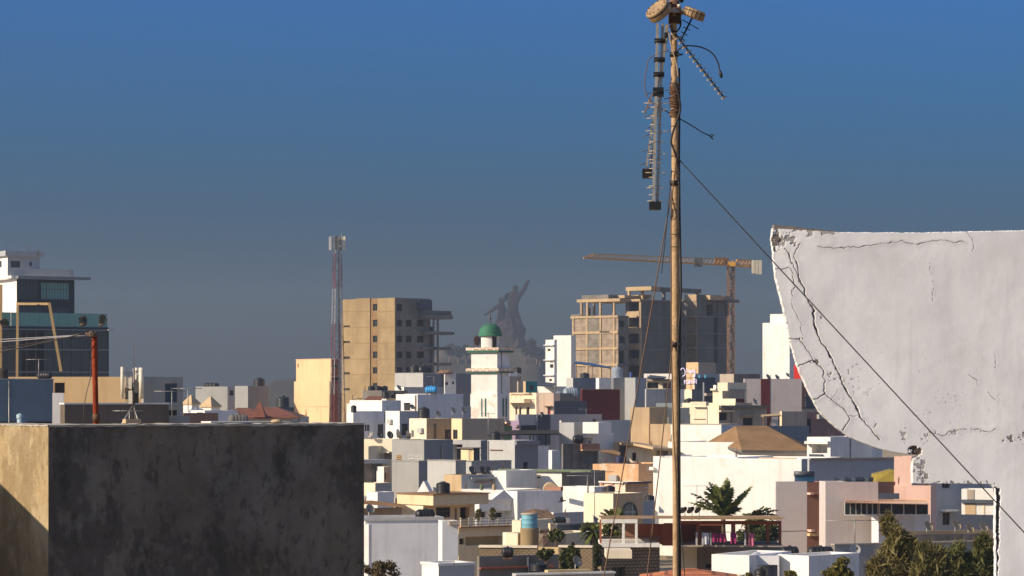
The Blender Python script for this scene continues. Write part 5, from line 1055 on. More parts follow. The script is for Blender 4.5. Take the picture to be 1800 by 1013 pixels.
def crane():
    D = 640; use('Z8'); x0 = P(1144, 140, D); r = empty('tower_crane', (x0.x, D, 0), 'yellow tower crane with long jib above the unfinished building', 'crane'); o = r.location; hw = px(22, D)
    ztop = P(0, 150, D).z; m = MB(); n = 22; rot = R(20)
    CM = plain('crane_mast', (.22, .125, .07), .6, var=.3, scale=.5)
    q = [Vector((math.cos(rot + math.pi / 4 + k * math.pi / 2) * hw * 1.1, math.sin(rot + math.pi / 4 + k * math.pi / 2) * hw * 1.1, 0)) for k in range(4)]
    for i in range(n):
        za, zb = ztop * i / n, ztop * (i + 1) / n; Z = Vector((0, 0, 1))
        for k in range(4):
            a, b = q[k], q[(k + 1) % 4]
            m.bar(a + Z * za, a + Z * zb, .28, CM); m.bar(a + Z * zb, b + Z * zb, .16, CM); m.bar((a if i % 2 else b) + Z * za, (b if i % 2 else a) + Z * zb, .16, CM)
    m.build('mast', r)
    def rel(x, y, d=D): return P(x, y, d) - o
    c = MB(); a, b = rel(1120, 145), rel(1172, 105); c.box((a.x, -1.2, a.z), (b.x, 1.2, b.z - (b.z - a.z) * .25), YEL); c.box((a.x + 1, -1.0, b.z - (b.z - a.z) * .3), (b.x - .6, 1.0, b.z), YEL); c.build('slewing_unit', r)
    j = MB(); A, B = rel(1130, 137, D), rel(172, 88, 610); At, Bt = rel(1130, 100, D), rel(240, 62, 612); dy = Vector((0, .9, 0))
    for s in (-1, 1): j.bar(A + dy * s, B + dy * s, .16, YEL, .24)
    j.bar(At, Bt, .16, YEL); j.bar(Bt, B, .14, YEL)
    nn = 34
    for i in range(nn):
        t0, t1 = i / nn, (i + .5) / nn; p0 = A.lerp(B, t0); p1 = At.lerp(Bt, t1); p2 = A.lerp(B, (i + 1) / nn)
        j.bar(p0 + dy, p1, .07, YEL); j.bar(p1, p2 + dy, .07, YEL); j.bar(p0 - dy, p1, .06, YEL); j.bar(p0 - dy, p2 + dy, .06, YEL)
    j.build('jib', r)
    k = MB(); A2, B2 = rel(1170, 140), rel(1345, 148, 645); T2, U2 = rel(1180, 104), rel(1340, 108, 645)
    for s in (-1, 1): k.bar(A2 + dy * s, B2 + dy * s, .4, YEL); k.bar(T2 + dy * s, U2 + dy * s, .25, YEL)
    for i in range(8): k.bar(A2.lerp(B2, i / 8), T2.lerp(U2, (i + .5) / 8), .12, YEL); k.bar(T2.lerp(U2, (i + .5) / 8), A2.lerp(B2, (i + 1) / 8), .12, YEL)
    k.build('counter_jib', r)
    CWM = plain('counterweight', (.52, .48, .38), .8, var=.15)
    for x0_, x1_, y1_ in ((1283, 1302, 192), (1304, 1322, 196), (1324, 1345, 198)):
        w_ = MB(); a, b = rel(x0_, y1_), rel(x1_, 105); w_.box((a.x, -.9, a.z), (b.x, .9, b.z), CWM); w_.build('counterweight', r)
    tr = MB(); a = rel(930, 112, 633); tr.box((a.x - .9, a.y - .8, a.z - 1.2), (a.x + .9, a.y + .8, a.z + .8), FRAME_D); tr.build('trolley', r)
    hh = MB(); a = rel(1085, 108, 639); hh.box((a.x - 1.6, -.7, a.z - .8), (a.x + 1.6, .7, a.z + .8), RUSTM); hh.build('winch', r)
crane()
def phone_mast():
    use('Z2'); D = 138; b = P(1245, 940, D); z0 = MASTH.zt; r = empty('phone_mast', (b.x, D, z0), 'rooftop phone mast on a tripod with three cream panel antennas', 'mast'); o = r.location
    def rel(x, y, d=D): return P(x, y, d) - o
    m = MB(); m.tube([Vector((0, 0, 0)), rel(1245, 410)], .06, METAL, 8); m.build('pole', r)
    top = rel(1240, 752)
    for (x, dy) in ((1130, -.8), (1325, -.7), (1250, 1.1)):
        l = MB(); e = rel(x, 965) + Vector((0, dy, 0)); e.z = 0.0; l.tube([top, e], .035, METAL, 6); l.build('leg', r)
    for (x0, x1, y0, y1, dy, dpt) in ((1127, 1160, 398, 690, -.1, .16), (1245, 1278, 405, 560, .45, .14), (1297, 1345, 406, 695, -.15, .18)):
        p = MB(); a, c_ = rel(x0, y1), rel(x1, y0); p.tube([((a.x + c_.x) / 2, dy - dpt / 2, a.z), ((a.x + c_.x) / 2, dy - dpt / 2, c_.z)], (c_.x - a.x) / 2, PANEL, 12)
        for zz in (.2, .8): z_ = a.z + (c_.z - a.z) * zz; p.bar(((a.x + c_.x) / 2, dy, z_), (0, 0, z_), .05, METAL)
        p.build('panel_antenna', r)
    for (x0, x1, y0, y1, dy) in ((1165, 1200, 490, 580, .1), (1168, 1205, 590, 700, 0), (1205, 1235, 500, 600, -.25), (1250, 1295, 540, 640, -.2), (1240, 1285, 640, 735, .1), (1205, 1240, 620, 740, -.25)):
        p = MB(); a, c_ = rel(x0, y1), rel(x1, y0); p.box((a.x, dy - .12, a.z), (c_.x, dy + .1, c_.z), PANEL if x0 in (1165, 1205) else FRAME_D); p.bar(((a.x + c_.x) / 2, dy, (a.z + c_.z) / 2), (0, 0, (a.z + c_.z) / 2), .04, METAL); p.build('radio_unit', r)
    f = MB(); 
    for y in (455, 520, 610, 690): f.bar(rel(1140, y), rel(1320, y), .035, METAL)
    for x in (1172, 1190, 1206, 1290): f.bar(rel(x, 415), rel(x, 735), .03, METAL)
    f.build('bracket', r)
    w = MB(); w.tube([rel(1245, 410), rel(1243, 185)], .012, RUSTM, 5); w.build('whip', r)
    c = MB(); rnd = random.Random(2)
    for i in range(9):
        x = rnd.uniform(1200, 1290); c.tube([rel(x, 560) + Vector((0, -.15, 0)), rel(x + rnd.uniform(-30, 30), 660) + Vector((0, -.22, 0)), rel(1240 + rnd.uniform(-8, 8), 760) + Vector((0, -.1, 0)), rel(1240 + rnd.uniform(-8, 8), 900) + Vector((0, -.06, 0))], .02, FRAME_D, 5)
    c.build('cables', r)
phone_mast()
use('Z2')
for (x, y0, y1, D, az, lb, sp) in ((1205, 800, 960, 135, 0, 'pale aerial at the foot of the rooftop phone mast', 0), (1600, 615, 860, 158, 10, 'rusty comb aerial in front of the blue window', 1.8), (1750, 590, 800, 170, -10, 'comb aerial above the small grey annex', 1.9), (360, 320, 520, 190, 0, 'twin bar aerial in front of the dark glass block', 1.6)):
    b = P(x, y1, D); zz = P(x, y0, D).z; yagi((b.x, D, b.z - .1), zz - b.z + .1, lb, az, sp or 1.5)
tank_h(P(415, 492, 215) - Vector((0, 0, .25)), px(34, 215), px(150, 215), -15, 'dark tank lying on the tan house before the glass block')
tank_v(P(25, 505, 200) - Vector((0, 0, .2)), px(52, 200), px(100, 200) + .2, 'dark rusty tank at the left edge before the glass block', paint('tank_rusty', (.07, .06, .05), .3, .4, 1.5))
mb = MB(); b0 = P(240, 860, 168)
use('C'); b0 = P(-700, 0, 300)
use('C'); 
yagi(tuple(P(1215 / 1, 560, 400))[:2] + (P(0, 660, 400).z - .5,), 3.0, 'thin aerial on the wall below the cream stepped house', 10)
use('B')
for (x, y0, y1, D, lb) in ((215, 480, 760, 310, 'tall rust red aerial pole in front of the minaret'), (1185, 445, 500, 380, 'aerial on the dark slate roof beside the maroon block')):
    b = P(x, y1, D); zz = P(x, y0, D).z; yagi((b.x, D, b.z), zz - b.z, lb, 15, 1.8)
use('F'); b = P(602, 470, 226); yagi((b.x, b.y, b.z), P(602, 200, 226).z - b.z, 'aerial with rusty mast against the white wall near the crow', 0, 3.0, 6); b = P(660, 560, 203); yagi((b.x, b.y, b.z), P(660, 165, 203).z - b.z, 'taller aerial with rusty mast before the cream arched house', 10, 3.2, 6)
dish(P(652, 610, 195), px(30, 195), 60, 20, 'tan dish on the cream house beside the palms', .35); 
dish(P(506, 985, 140) - Vector((0, 0, .1)), px(46, 140), 45, 25, 'grey dish among the vines at the bottom', px(98, 140))
use('G'); b = P(205, 480, 240); yagi((b.x, b.y, b.z), P(0, 285, 240).z - b.z, 'faint aerial left of the tall palm', 0, 2.2)
use('H'); b = P(285, 760, 160); yagi((b.x, b.y, b.z), P(0, 560, 160).z - b.z, 'thin aerial in front of the glazed veranda house', 5, 3.0); b = P(132, 760, 160)
use('Z1')
for x, y0, y1, lb in ((296, -5, 68, 'tall thin whip aerial on the white penthouse roof'), (398, 25, 72, 'short whip aerial on the white penthouse roof')):
    a, c_ = P(x, y1, 399.5), P(x, y0, 399.5); mb = MB(); mb.tube([Vector((0, 0, -.6)), c_ - a], .05, FRAME_D, 5); oo = mb.build('whip_aerial'); oo.location = a; tag(oo, lb, 'aerial')
use('A'); b = P(803, 225, 426); yagi((b.x, b.y, b.z), P(803, 118, 426).z - b.z, 'aerial above the blue tank, against the slate wall', 10, 2.0)
use('Z3'); b = P(725, 915, 375); yagi((b.x, b.y, b.z), P(725, 886, 375).z - b.z, 'low comb aerial in front of the yellow block', 0, 4.0, 7)
use('B'); dish(P(1272, 575, 301) - Vector((0, 0, .5)), px(34, 301), 30, 50, 'dark dish tipped skyward behind the white box balcony', .45, FRAME_D); dish(P(742, 497, 346) - Vector((0, 0, .45)), px(24, 346), 50, 50, 'small dark dish on the shaded pilaster wall', .4, FRAME_D)
use('F'); tank_h(P(252, 655, 176.5) - Vector((0, 0, .15)), px(20, 176), px(88, 176), 8, 'dull grey tank lying behind the teal drum pedestal', plain('tank_dull', (.16, .15, .14), .2, .3, 1))
mb = MB(); p = P(250, 660, 176.5); bb_ = empty('tank_stand', (p.x, 176.5, 0), 'rendered pier under the dull grey tank behind the teal drum', 'pier'); zt_ = p.z - .15; mb.box((-1.4, -.5, 0), (1.4, .9, zt_), TAUPE); mb.build('wall', bb_)
use('E'); dish(P(104, 395, 219) - Vector((0, 0, .3)), px(22, 219), -40, 25, 'small tan dish beside the small white cube house', .3)
# ---- clutter on the roof before the unfinished frame
use('C')
for i, (x, y0, y1, w_, c_, lb) in enumerate(((1182, 155, 190, 24, (.05, .30, .42), 'turquoise plastic drum, left of two, below the cream roof room'), (1240, 158, 190, 22, (.06, .33, .45), 'turquoise plastic drum, right of two, below the cream roof room'), (500, 130, 190, 26, (.05, .08, .28), 'deep blue barrel standing below the unfinished frame'))):
    D_ = 468 if x > 600 else 462; tank_v(P(x, y1, D_) - Vector((0, 0, .1)), px(w_ / 2, D_), px(y1 - y0, D_), lb, plain('drum_%d' % i, c_, .5), 'coloured plastic drums on far roofs')
h = House('house', 'tan and brown roof room behind the white light letter sign', 'roof room', 1170, 520); b = h.block(520, 45, 1048, 1168, 1340, 40, paint('warm_tan', (.64, .44, .25), .06, .15, .3), TAUPE); h.done()
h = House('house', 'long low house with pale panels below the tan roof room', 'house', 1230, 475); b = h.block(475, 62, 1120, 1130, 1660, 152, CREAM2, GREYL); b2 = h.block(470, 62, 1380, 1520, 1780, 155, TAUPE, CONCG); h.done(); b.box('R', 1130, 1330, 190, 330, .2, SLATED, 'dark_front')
def sign():
    D = 415; r = empty('light_letter_sign', P(1075, 300, D), 'pale violet light letters seen from behind on a thin frame', 'sign'); o = r.location
    crop(1180, 635, 50 / 1013.0 * 1.0); crop(1180, 635, .04934)
    SG = plain('sign_tube', (.75, .66, .85), .4, emit=(.78, .62, .95), es=.35)
    def st(name, *lines):
        mb = MB()
        for ln in lines: mb.tube([P(x, y, D) - o for x, y in ln], .075, SG, 6)
        mb.build(name, r)
    st('letter', [(335, 330), (370, 260), (430, 250), (480, 310), (500, 400), (490, 480), (450, 525), (400, 540)])
    st('letter', [(540, 270), (580, 300), (580, 420)]); st('letter', [(640, 340), (680, 310), (710, 340), (705, 410), (665, 430), (640, 400), (640, 340)], [(705, 320), (705, 480)])
    st('letter', [(745, 320), (800, 310), (815, 350), (800, 420), (760, 400), (780, 365), (815, 360)]); st('letter', [(830, 360), (850, 450), (840, 540), (800, 585), (765, 560)])
    st('letter', [(470, 690), (520, 690), (525, 815), (475, 820), (468, 690)]); st('letter', [(560, 700), (610, 690), (630, 750), (610, 815), (560, 815)]); st('letter', [(655, 820), (660, 700), (715, 690), (725, 815)])
    st('hyphen', [(745, 760), (790, 755)], [(720, 640), (750, 625)]); st('letter', [(810, 820), (815, 680), (850, 625), (890, 650), (895, 815)], [(812, 745), (895, 740)])
    fr = MB()
    for x in (480, 700, 880): fr.tube([P(x, 240, D + .12) - o, P(x, 1050, D + .12) - o], .04, FRAME_D, 5)
    for y in (430, 600, 830): fr.tube([P(330, y, D + .12) - o, P(900, y, D + .12) - o], .04, FRAME_D, 5)
    fr.build('frame', r)
sign()
# ---- skinned figures (one continuous surface each)
def figure(name, joints, bones, mat, parent=None, loc=None, sub=2):
    """joints: {name: (x, y, z, radius)}; bones: pairs"""
    keys = list(joints); me = bpy.data.meshes.new(name); me.from_pydata([joints[k][:3] for k in keys], [(keys.index(a), keys.index(b)) for a, b in bones], [])
    o = bpy.data.objects.new(name, me); col.objects.link(o)
    sk = o.modifiers.new('skin', 'SKIN'); sd = o.modifiers.new('subdivision', 'SUBSURF'); sd.levels = sub; sd.render_levels = sub
    for i, k in enumerate(keys):
        r_ = joints[k][3]; r_ = r_ if isinstance(r_, tuple) else (r_, r_); me.skin_vertices[0].data[i].radius = r_; me.skin_vertices[0].data[i].use_root = (i == 0)
    me.materials.append(mat)
    if parent is not None: o.parent = parent
    if loc is not None: o.location = loc
    return o
BODY = [('pelvis', 'waist'), ('waist', 'chest'), ('chest', 'neck'), ('neck', 'chin'), ('chin', 'crown'), ('chest', 'shl'), ('shl', 'ell'), ('ell', 'wrl'), ('wrl', 'hal'), ('chest', 'shr'), ('shr', 'elr'), ('elr', 'wrr'), ('wrr', 'har'), ('pelvis', 'hil'), ('hil', 'knl'), ('knl', 'anl'), ('anl', 'tol'), ('pelvis', 'hir'), ('hir', 'knr'), ('knr', 'anr'), ('anr', 'tor')]
def statue():
    full(); D = 2030; base = P(893, 608, D); BR = paint('weathered_bronze', (.02, .018, .018), .15, .3, .05, fine=.4); RK = paint('crag_rock', (.04, .03, .028), .25, .5, .06, fine=.25, bump=.6)
    r = empty('monument', (base.x, D, base.z - 4), 'hazy bronze figure group on a rocky crag, on the far hill', 'statue'); o = r.location; s = D / FPX
    rnd = random.Random(11); vs = []; fs = []; n = 22
    rows = [(0, -36, 32, 14), (.14, -28, 33, 13), (.3, -25, 31, 12), (.45, -27, 29, 11), (.6, -22, 31, 10), (.75, -24, 27, 10), (.9, -14, 22, 9), (1.0, -6, 15, 6)]
    Ht = 52 * s
    for (t, xl, xr, dp) in rows:
        cx_, hw = (xl + xr) / 2 * s, (xr - xl) / 2 * s
        for k in range(n):
            a = 2 * math.pi * k / n; q = 1 + rnd.uniform(-.10, .10); vs.append((cx_ + math.copysign(abs(math.cos(a)) ** .8, math.cos(a)) * hw * q, math.sin(a) * dp * q, t * Ht + rnd.uniform(-1, 1) + 2))
    m = len(rows)
    for i in range(m - 1):
        for k in range(n): k2 = (k + 1) % n; fs.append((i * n + k, i * n + k2, (i + 1) * n + k2, (i + 1) * n + k))
    fs.append([(m - 1) * n + k for k in range(n)]); mb = MB(); mb.add(vs, fs, RK); mb.build('rock_base', r)
    def J(x, y, rad, dy=0): q = P(893 + x, 608 + y, D) - o; return (q.x, dy, q.z, rad * s * 1.22)
    # two plain robed figures standing side by side
    f1 = {'pelvis': J(8, -58, 8), 'waist': J(8, -71, 7), 'chest': J(10, -85, 9), 'neck': J(12, -95, 3.6), 'chin': J(13, -99, 5), 'crown': J(14, -107, 4.4), 'shl': J(0, -88, 4.4), 'ell': J(-9, -80, 3.6), 'wrl': J(-13, -71, 3), 'hal': J(-14, -67, 2.4), 'shr': J(20, -89, 4.4), 'elr': J(28, -98, 3.6), 'wrr': J(33, -110, 2.8), 'har': J(37, -116, 2.2),
          'hil': J(3, -52, 6), 'knl': J(-4, -40, 5), 'anl': J(-8, -24, 4), 'tol': J(-9, -20, 3, -6), 'hir': J(14, -52, 6), 'knr': J(20, -40, 5), 'anr': J(22, -26, 4), 'tor': J(23, -22, 3, -6)}
    figure('standing_figure', f1, BODY, BR, r)
    f2 = {'pelvis': J(-12, -50, 5.5), 'waist': J(-12, -58, 4.6), 'chest': J(-14, -68, 6), 'neck': J(-13, -76, 2.5), 'chin': J(-13, -79, 3.8), 'crown': J(-14, -85, 3.6), 'shl': J(-19, -70, 3), 'ell': J(-28, -62, 2.4), 'wrl': J(-38, -56, 2), 'hal': J(-43, -54, 1.6), 'shr': J(-8, -71, 3), 'elr': J(-5, -62, 2.6), 'wrr': J(-8, -54, 2.2), 'har': J(-10, -51, 1.8),
          'hil': J(-16, -45, 4.4), 'knl': J(-21, -33, 3.8), 'anl': J(-24, -20, 3), 'tol': J(-26, -17, 2.4, -5), 'hir': J(-8, -44, 4.4), 'knr': J(-6, -32, 3.8), 'anr': J(-6, -20, 3), 'tor': J(-7, -17, 2.4, -5)}
    figure('smaller_figure', f2, BODY, BR, r)
statue()
def crow():
    use('F'); D = 205; c = P(400, 412, D); BK = plain('crow_feathers', (.012, .012, .014), .6, var=.3); r = empty('crow', c, 'black crow in flight with wings raised before the white wall', 'bird'); s = px(1.35, D)
    figure('body', {'chest': (0, 0, 0, s * 7), 'neck': (s * 12, 0, s * 1, s * 4.5), 'head': (s * 18, 0, s * 2, s * 4.2), 'beak': (s * 25, 0, s * 0, s * 1.2), 'rump': (-s * 12, 0, -s * 4, s * 5), 'tail': (-s * 24, 0, -s * 8, (s * 5, s * 1.6))}, [('chest', 'neck'), ('neck', 'head'), ('head', 'beak'), ('chest', 'rump'), ('rump', 'tail')], BK, r)
    for sg, (ex, ey, ez) in ((1, (-2, -10, 30)), (-1, (-10, 16, 22))):
        w = MB(); a, b = Vector((s * 6, 0, s * 4)), Vector((-s * 10, 0, 0)); e = Vector((ex * s, ey * s * 1.2, ez * s)); m1 = a.lerp(e, .6) + Vector((s * 5, 0, 0)); m2 = b.lerp(e, .5) + Vector((-s * 4, 0, 0))
        th = Vector((0, s * 1.2, 0)); pts = [a, b, m2, e, m1]; n = 5
        w.add(pts + [p + th for p in pts], [(0, 1, 2, 4), (2, 3, 4), (9, 7, 6, 5), (9, 8, 7), *[(i, i + n, (i + 1) % n + n, (i + 1) % n) for i in range(n)]], BK, True); w.build('wing', r)
crow()
def seated_person():
    use('F'); D = 263; b = P(930, 122, D); r = empty('person', b, 'person in dark clothes sitting on the orange parapet roof', 'person'); s = px(1, D); SK = plain('dark_skin', (.06, .035, .025), .6); CL = plain('dark_clothes', (.03, .04, .07), .9)
    def J(x, y, z, rd): return (x * s, y * s, z * s, rd * s)
    j = {'pelvis': J(0, 0, -8, 9), 'waist': J(0, 0, 4, 8), 'chest': J(0, -1, 18, 9), 'neck': J(1, -2, 29, 3.6), 'chin': J(1, -3, 33, 4.6), 'crown': J(1, -2, 40, 4), 'shl': J(-10, 0, 23, 4), 'ell': J(-15, -4, 10, 3.2), 'wrl': J(-11, -14, 2, 2.6), 'hal': J(-8, -18, 0, 2), 'shr': J(11, 0, 23, 4), 'elr': J(18, -4, 10, 3.2), 'wrr': J(15, -14, 2, 2.6), 'har': J(12, -18, 0, 2),
         'hil': J(-6, -4, -10, 6), 'knl': J(-9, -26, -4, 5), 'anl': J(-9, -30, -26, 3.4), 'tol': J(-9, -38, -27, 2.6), 'hir': J(6, -4, -10, 6), 'knr': J(10, -26, -4, 5), 'anr': J(10, -30, -26, 3.4), 'tor': J(10, -38, -27, 2.6)}
    r.location.y += .6
    figure('body', j, BODY, SK, r)
    sh = dict((k, j[k]) for k in ('pelvis', 'waist', 'chest', 'shl', 'ell', 'shr', 'elr')); sh = {k: (*v[:3], v[3] * 1.15) for k, v in sh.items()}
    figure('shirt', sh, [e for e in BODY if e[0] in sh and e[1] in sh], CL, r)
    tr = {k: (*j[k][:3], j[k][3] * 1.15) for k in ('pelvis', 'hil', 'knl', 'anl', 'hir', 'knr', 'anr')}; figure('trousers', tr, [e for e in BODY if e[0] in tr and e[1] in tr], CL, r)
seated_person()
# ================================================================ TREES AND PLANTS
def leafmat(name, rgb, var=.45, tr=.3):
    if name in MATS: return MATS[name]
    m, n, b = mat_nodes(name); nn = n.nodes.new; lk = n.links.new; g = nn('ShaderNodeNewGeometry'); cr_ = nn('ShaderNodeValToRGB'); e = cr_.color_ramp.elements
    e[0].color = (*[c * (1 - var) for c in rgb], 1); e[1].color = (rgb[0] * (1 + var * 1.3), rgb[1] * (1 + var), rgb[2] * (1 + var * .6), 1)
    lk(g.outputs['Random Per Island'], cr_.inputs[0]); lk(cr_.outputs[0], b.inputs['Base Color']); b.inputs['Roughness'].default_value = .6; b.inputs['Specular IOR Level'].default_value = .25
    tl = nn('ShaderNodeBsdfTranslucent'); ms = nn('ShaderNodeMixShader'); ms.inputs[0].default_value = tr; lk(cr_.outputs[0], tl.inputs[0]); lk(b.outputs[0], ms.inputs[1]); lk(tl.outputs[0], ms.inputs[2])
    lk(ms.outputs[0], n.nodes['Material Output'].inputs[0]); MATS[name] = m; return m
BARK = paint('bark', (.13, .09, .06), .3, .5, 2, bump=.6); PALML = leafmat('palm_leaf', (.115, .145, .04), .5); PALML2 = leafmat('palm_leaf_tan', (.16, .13, .05), .5); LEAF = leafmat('tree_leaf', (.075, .09, .03)); LEAFO = leafmat('olive_needles', (.17, .15, .058)); LEAFY = leafmat('yellow_green_leaf', (.15, .14, .035)); LEAFS = leafmat('far_leaf', (.05, .055, .03))
def crown(mb, c, rad, ncl, nlf, size, mat, rnd, long=1.0, up=0.0, shell=.45):
    """leaf clumps spread through an uneven volume"""
    c = Vector(c)
    for i in range(ncl):
        d = Vector((rnd.gauss(0, 1), rnd.gauss(0, 1), rnd.gauss(0, 1))).normalized(); k = shell + (1 - shell) * rnd.random() ** .6
        q = c + Vector((d.x * rad[0] * k, d.y * rad[1] * k, d.z * rad[2] * k)); cr_ = min(rad) * rnd.uniform(.16, .38)
        for j in range(nlf):
            p = q + Vector((rnd.gauss(0, .55), rnd.gauss(0, .55), rnd.gauss(0, .5))) * cr_; s = size * rnd.uniform(.6, 1.4)
            a = Vector((rnd.uniform(-1, 1), rnd.uniform(-1, 1), rnd.uniform(-1, 1) + up)).normalized(); b = a.cross(Vector((rnd.uniform(-1, 1), rnd.uniform(-1, 1), rnd.uniform(-1, 1)))).normalized()
            a = a * s * long; b = b * s * .5; mb.add([p - a, p + b, p + a, p - b], [(0, 1, 2, 3)], mat)
def tree(name, label, x, ytop, ybot, wpx, D, leaf, seed, group=None, ncl=60, nlf=55, size=.13, long=1.0, up=0, base_z=0.0, cat='tree', lean=0.0, shell=.35):
    rnd = random.Random(seed); t, bt = P(x, ytop, D), P(x, ybot, D); h = t.z; r = empty(name, (t.x, D, base_z), label, cat, group); rw = px(wpx, D) / 2; ch = (t.z - bt.z) / 2; cz = bt.z + ch - base_z
    tk = MB(); top = Vector((lean, 0, cz + ch * .5)); pts = [Vector((0, 0, 0)).lerp(top, i / 6) + Vector((rnd.uniform(-.1, .1), rnd.uniform(-.1, .1), 0)) * (i > 0) for i in range(7)]
    br = max(.06, h * .018); tk.tube(pts, [br * (1 - .75 * i / 6) for i in range(7)], BARK, 7)
    for k in range(9):
        f = rnd.uniform(.5, .95); p0 = Vector((0, 0, 0)).lerp(top, f); a = rnd.uniform(0, 6.28); e = Vector((math.cos(a) * rw * .75 + lean * f, math.sin(a) * rw * .6, min(cz + ch * .8, p0.z + rnd.uniform(.2, 1) * ch))); m_ = p0.lerp(e, .5) + Vector((0, 0, .12 * ch)); tk.tube([p0, m_, e], [br * .35, br * .22, br * .08], BARK, 5)
    tk.build('trunk', r); mb = MB()
    crown(mb, (lean * .7, 0, cz), (rw, rw * .8, ch), ncl, nlf, size, leaf, rnd, long, up, shell); mb.build('crown', r); return r
def frond(mb, p0, p1, droop, wl, n, mat, rnd, stem=.03, rag=.25):
    """a palm frond: an arching rib with hanging leaflets on both sides"""
    p0, p1 = Vector(p0), Vector(p1); d = p1 - p0; L = d.length; side = d.cross(Vector((0, 0, 1)))
    if side.length < 1e-3: side = Vector((1, 0, 0))
    side.normalize(); pts = []
    for i in range(n + 1):
        t = i / n; pts.append(p0 + d * t + Vector((0, 0, droop * 4 * t * (1 - t) * .5 - droop * .0)))
    mb.tube(pts, [stem * (1 - .8 * i / n) for i in range(n + 1)], mat, 4, caps=False)
    for i in range(2, n + 1):
        t = i / n; q = pts[i]; dr = (pts[i] - pts[i - 1]).normalized(); up = side.cross(dr).normalized(); ln = wl * (math.sin(math.pi * min(1, .12 + t * .86)) ** .6) 
        for s in (-1, 1):
            for sub in (0, .5):
                qq = q - dr * (L / n) * sub; e = qq + (side * s * rnd.uniform(.75, 1) + dr * rnd.uniform(.5, .9) + up * rnd.uniform(-.05, .3)) .normalized() * ln * rnd.uniform(1 - rag, 1) + Vector((0, 0, -ln * rnd.uniform(.05, .45))); m_ = qq.lerp(e, .55) + Vector((0, 0, ln * .06)); w_ = dr * ln * .10
                mb.add([qq - w_, qq + w_, m_ + w_ * 1.1, e, m_ - w_ * 1.1], [(0, 1, 2, 4), (4, 2, 3)], mat)
def palm(label, x, y, D, ends, wl, seed, mat=PALML, group='palms'):
    rnd = random.Random(seed); c = P(x, y, D); r = empty('palm_tree', (c.x, D, 0), label, 'palm', group); o = r.location
    tk = MB(); tk.tube([Vector((0, 0, c.z * i / 12)) + Vector((.06 * math.sin(i), 0, 0)) for i in range(13)], [.24 - .008 * i + .02 * (i % 2) for i in range(13)], BARK, 10); tk.build('trunk', r)
    for (ex, ey, dy, dr) in ends:
        f = MB(); e = P(ex, ey, D) - o + Vector((0, dy, 0)); frond(f, Vector((0, 0, c.z)), e, dr, wl, 26, mat, rnd); f.build('frond', r)
    return r
use('G')
palm('tall palm with wide dark fronds rising above the terrace canopy', 420, 545, 188, [(150, 350, -.3, .55), (205, 420, .6, .5), (300, 262, .3, .45), (345, 280, -.5, .3), (380, 330, .9, .3), (450, 228, .2, .1), (480, 300, -.6, .1), (640, 285, .1, -.2), (655, 300, .8, .3), (260, 330, -1, .4), (530, 400, -1, .3), (560, 470, 1, .2), (150, 430, 1.2, .4), (440, 260, .5, .1), (460, 250, -.3, .1), (420, 300, .5, 0), (325, 270, .1, .5), (290, 300, .6, .5), (625, 310, .4, -.1)], px(80, 188), 4)
palm('low dark palm drooping beside the pinkish grey house', 640, 560, 190, [(858, 485, 0, .35), (850, 530, -.4, .5), (800, 470, .5, .3), (740, 455, 0, .2), (690, 480, -1, .2), (600, 520, .5, .2), (840, 560, .3, .4), (780, 590, -.5, .3), (700, 640, -.4, .2), (620, 640, -.5, .2), (560, 620, 0, .3), (830, 640, .2, .4), (760, 680, 0, .3), (680, 700, .3, .2)], px(62, 190), 5)
use('F')
palm('yellow green palm growing in front of the arched window', 830, 590, 186, [(705, 505, 0, .25), (740, 480, .4, .2), (775, 490, -.4, .2), (850, 470, .3, .1), (890, 480, 0, .15), (915, 530, -.3, .25), (720, 540, .5, .3), (800, 480, .7, .1), (870, 500, .8, .1), (760, 650, .2, .3), (900, 640, .2, .3), (700, 600, .4, .3), (820, 680, 0, .2)], px(58, 186), 6, leafmat('palm_leaf_gold', (.11, .12, .028), .5))
palm('low dark palm with drooping fronds left of the white terrace posts', 650, 660, 176, [(525, 690, 0, .45), (540, 640, -.3, .4), (570, 600, .4, .3), (620, 590, -.3, .2), (680, 600, .3, .2), (540, 740, 0, .4), (590, 760, -.3, .4), (700, 640, 0, .3), (660, 760, .2, .2), (710, 720, -.3, .3), (560, 660, .5, .45)], px(60, 176), 7)
tree('vine', 'leafy vine climbing the patterned wall beside the grey dish', 490, 735, 985, 90, 146, LEAF, 12, 'vines on the patterned walls', 75, 46, .10, cat='vine'); tree('vine', 'dark leafy vine on the corner of the patterned terrace house', 672, 738, 985, 85, 164, LEAF, 13, 'vines on the patterned walls', 70, 46, .11, cat='vine'); tree('vine', 'bushy vine hanging low left of the grey dish', 425, 800, 985, 90, 148, LEAF, 14, 'vines on the patterned walls', 60, 42, .10, cat='vine')
tree('vine', 'small vine trailing over the ochre parapet', 270, 795, 870, 150, 147, LEAF, 15, 'vines on the patterned walls', 40, 30, .10, cat='vine')
tree('papaya_tree', 'thin papaya tree with sparse leaves beside the teal drum', 348, 648, 735, 120, 168, LEAF, 16, None, 26, 26, .13, shell=.6)
use('E'); tree('shrub', 'thin half bare shrub at the foot of the dark box', 225, 880, 1080, 270, 112, leafmat('shrub_leaf', (.11, .085, .04)), 17, None, 55, 22, .075, cat='shrub', shell=.5)
for (x, y0, y1, w_, lb, sd) in ((1120, 462, 560, 60, 'small potted tree on the porch of the white pediment house, right', 18), (1005, 462, 560, 50, 'small potted tree on the porch of the white pediment house, left', 19)): tree('potted_tree', lb, x, y0, y1, w_, 226, LEAFY, sd, 'porch plants', 15, 22, .13, cat='plant')
use('H')
